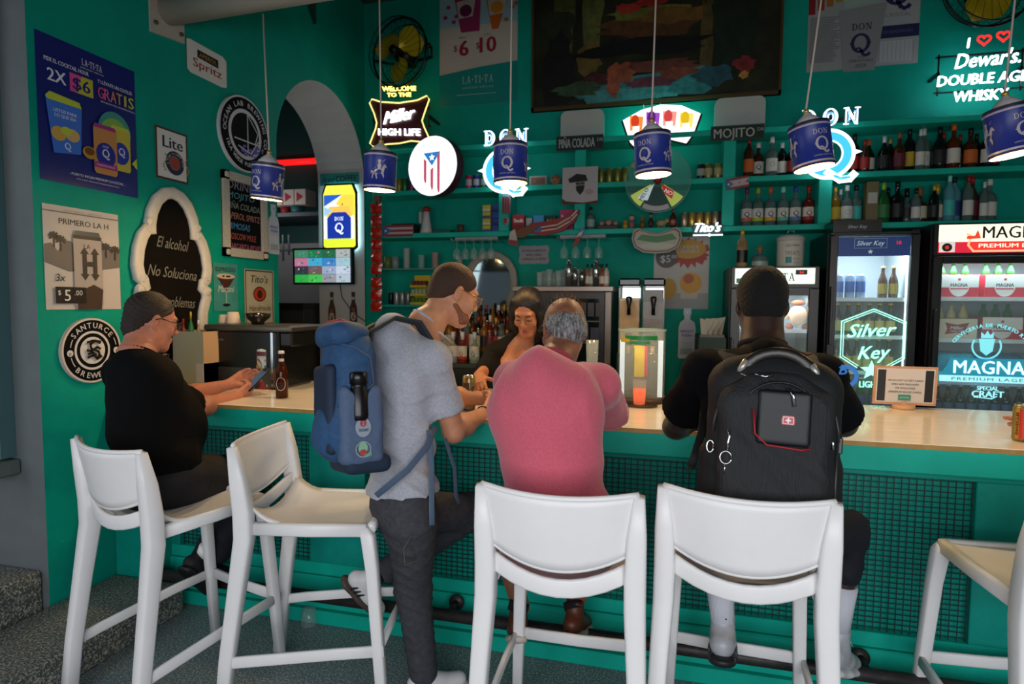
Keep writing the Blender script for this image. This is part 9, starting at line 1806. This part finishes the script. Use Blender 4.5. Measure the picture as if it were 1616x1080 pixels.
yb_ = 2.86; a, b_ = on(272, 523, y=yb_), on(320, 523, y=yb_); t = thing('storage_box', 'cream open topped storage box between the man and the machine', 'box', ((a.x + b_.x) / 2, yb_, 1.0705)); BXM = M('#a9a68c', .5); m = MB(); m.b2((a.x, yb_, 1.0705), (b_.x, yb_ + .006, a.z), BXM); m.b2((a.x, yb_ + .18, 1.0705), (b_.x, yb_ + .186, a.z), BXM); m.b2((a.x, yb_, 1.0705), (a.x + .006, yb_ + .186, a.z), BXM); m.b2((b_.x - .05, yb_ - .002, 1.0705), (b_.x, yb_ + .186, 1.07 + (a.z - 1.07) * .45), M('#bdbab0', .5)); m.b2((b_.x - .006, yb_, 1.0705), (b_.x, yb_ + .186, a.z), M('#b89a7a', .5)); m.build('box_shell', t)
for k, (dx, hh_, cc, nm) in enumerate(((.02, .07, '#7a1c14', 'red-topped'), (.045, .11, '#1c6a34', 'green'), (.07, .06, '#a88a5a', 'tan'))): bottle('condiment_bottle', '%s small condiment bottle poking out of the cream box' % nm, a.x + dx, yb_ + .06 + .03 * k, a.z - .12, .12 + hh_, .017, M(cc, .4), CP[('r', 'y', 'w')[k]], 'round', n=12)
# glass behind the pink shirt, white cup on the floor
q = on(934, 590, y=2.98); glassware('fluted clear glass behind the pink shirt shoulder', q.x, q.y, 1.0705, on(934, 537, y=2.98).z - 1.0705, .032, taper=.62)
q = on(488, 985, z=.0); t = thing('plastic_cup', 'upturned clear plastic cup on the floor under the empty stool', 'cup', (q.x, q.y, 0)); m = MB(); m.lathe([(.042, .001), (.044, .004), (.030, .085), (0, .086)], (q.x, q.y, 0), M('#a8b4b8', .1, alpha=.35, spec=1), 24, caps=False); m.build('cup_body', t)
x = px2x(1122, 520, 4.7); zn = on(1122, 528, y=4.7).z; t = thing('napkin_holder', 'crumpled white napkins in a holder beside the shorter fridge', 'napkins', (x, 4.7, zn)); m = MB()
for k in range(4): m.add([(x - .07 + k * .035, 4.68 + .02 * k, zn), (x - .03 + k * .035, 4.66, zn), (x - .02 + k * .04, 4.70, zn + .10 + .01 * k), (x - .08 + k * .04, 4.69, zn + .12)], [(0, 1, 2, 3)], M('#a9a9a0', .8))
m.build('napkin_sheets', t, kind='stuff'); m = MB(); m.b2((x - .08, 4.64, zn - .02), (x + .09, 4.76, zn), M('#4a4a4c', .4)); m.b2((x - .09, 4.6, 0), (x + .10, YB - .01, zn - .02), M('#10312c', .6)); m.build('holder', t)
# kitchen seen through the arch
t = thing('kitchen_shelf', 'kitchen wall shelf with red and white packs seen through the arch', 'shelf', (-3.9, 5.6, 1.9)); zs_ = on(470, 340, y=5.9).z; a, b_ = on(440, 340, y=5.9).x, on(503, 340, y=5.9).x; m = MB(); m.b2((a - .5, 5.7, zs_ - .04), (b_ + .3, 6.4, zs_), M('#1a2a28', .5)); m.build('shelf_board', t)
for k in range(3): m = MB(); xx = a + .02 + k * .14; m.b2((xx, 5.75, zs_ + .09), (xx + .13, 5.95, zs_ + .25), M('#a8988c', .5)); m.prism([(-.04, -.05), (.04, 0), (-.04, .05)], lambda u, v, w: Vector((xx + .065 + u, 5.749 - w, zs_ + .17 + v)), 0, .002, M('#8a1426', .5)); m.build('pack', t)
m = MB(); m.cyl((a + .12, 5.85, zs_), (a + .12, 5.85, zs_ + .08), .05, M('#8a1c1c', .5), 14); m.cyl((a + .27, 5.85, zs_), (a + .27, 5.85, zs_ + .085), .07, M('#1f5a5e', .5), 14); m.build('bowl', t)
zr_ = on(470, 255, y=6.4).z; m = MB(); m.cyl((-5.2, 6.42, zr_), (-3.6, 6.42, zr_ + .0), .035, M('#ff1a1a', .4, emit=1.2), 12); tag(m.build('red_neon_tube'), 'glowing red tube light on the dark kitchen wall behind the arch', 'light tube')
z_ = on(470, 395, y=5.6).z; t = thing('utensil_rack', 'black rack of hanging utensils in the kitchen behind the arch', 'rack', (-3.9, 5.6, z_)); m = MB(); m.b2((a - .3, 5.58, z_ - .01), (b_ + .1, 5.62, z_ + .012), BLK); m.build('rail', t)
for k in range(7): m = MB(); xx = a - .1 + k * .07; m.b2((xx, 5.59, z_ - .05 - .03 * (k % 3)), (xx + .018, 5.6, z_ + .16), BLK); m.build('utensil', t)
z0, z1 = .2, on(470, 487, y=5.0).z; t = thing('steel_cabinet', 'grey steel kitchen cabinet behind the arch', 'cabinet', (-3.8, 5.4, 0)); m = MB(); m.b2((-4.6, 5.0, 0), (XJ - .03, 5.6, z1), M('#3a3c3c', .4, .4), bev=.004); m.build('cabinet_body', t); m = MB(); m.b2((-4.6, 4.98, z1 + .0), (XJ - .02, 5.6, z1 + .05), M('#2a2a28', .4, .5)); m.build('worktop', t)
for k in (0, 1): m = MB(); m.b2((-4.58 + k * .66, 4.985, .3), (-3.95 + k * .66, 4.999, z1 - .03), M('#454848', .4, .4)); m.build('door', t)
m = MB(); m.b2((-4.8, 6.3, 1.3), (-3.4, 6.32, on(470, 350, y=6.3).z - .25), M('#8a8682', .6)); tag(m.build('tiled_splashback'), 'pale lit splashback panel at the back of the kitchen', 'panel')
L = bpy.data.lights.new('kitchen_light', 'POINT'); L.energy = 12; L.color = (.9, .93, 1); L.shadow_soft_size = .2; lo = bpy.data.objects.new('kitchen_light', L); COL.objects.link(lo); lo.location = (-4.2, 5.3, 2.4)
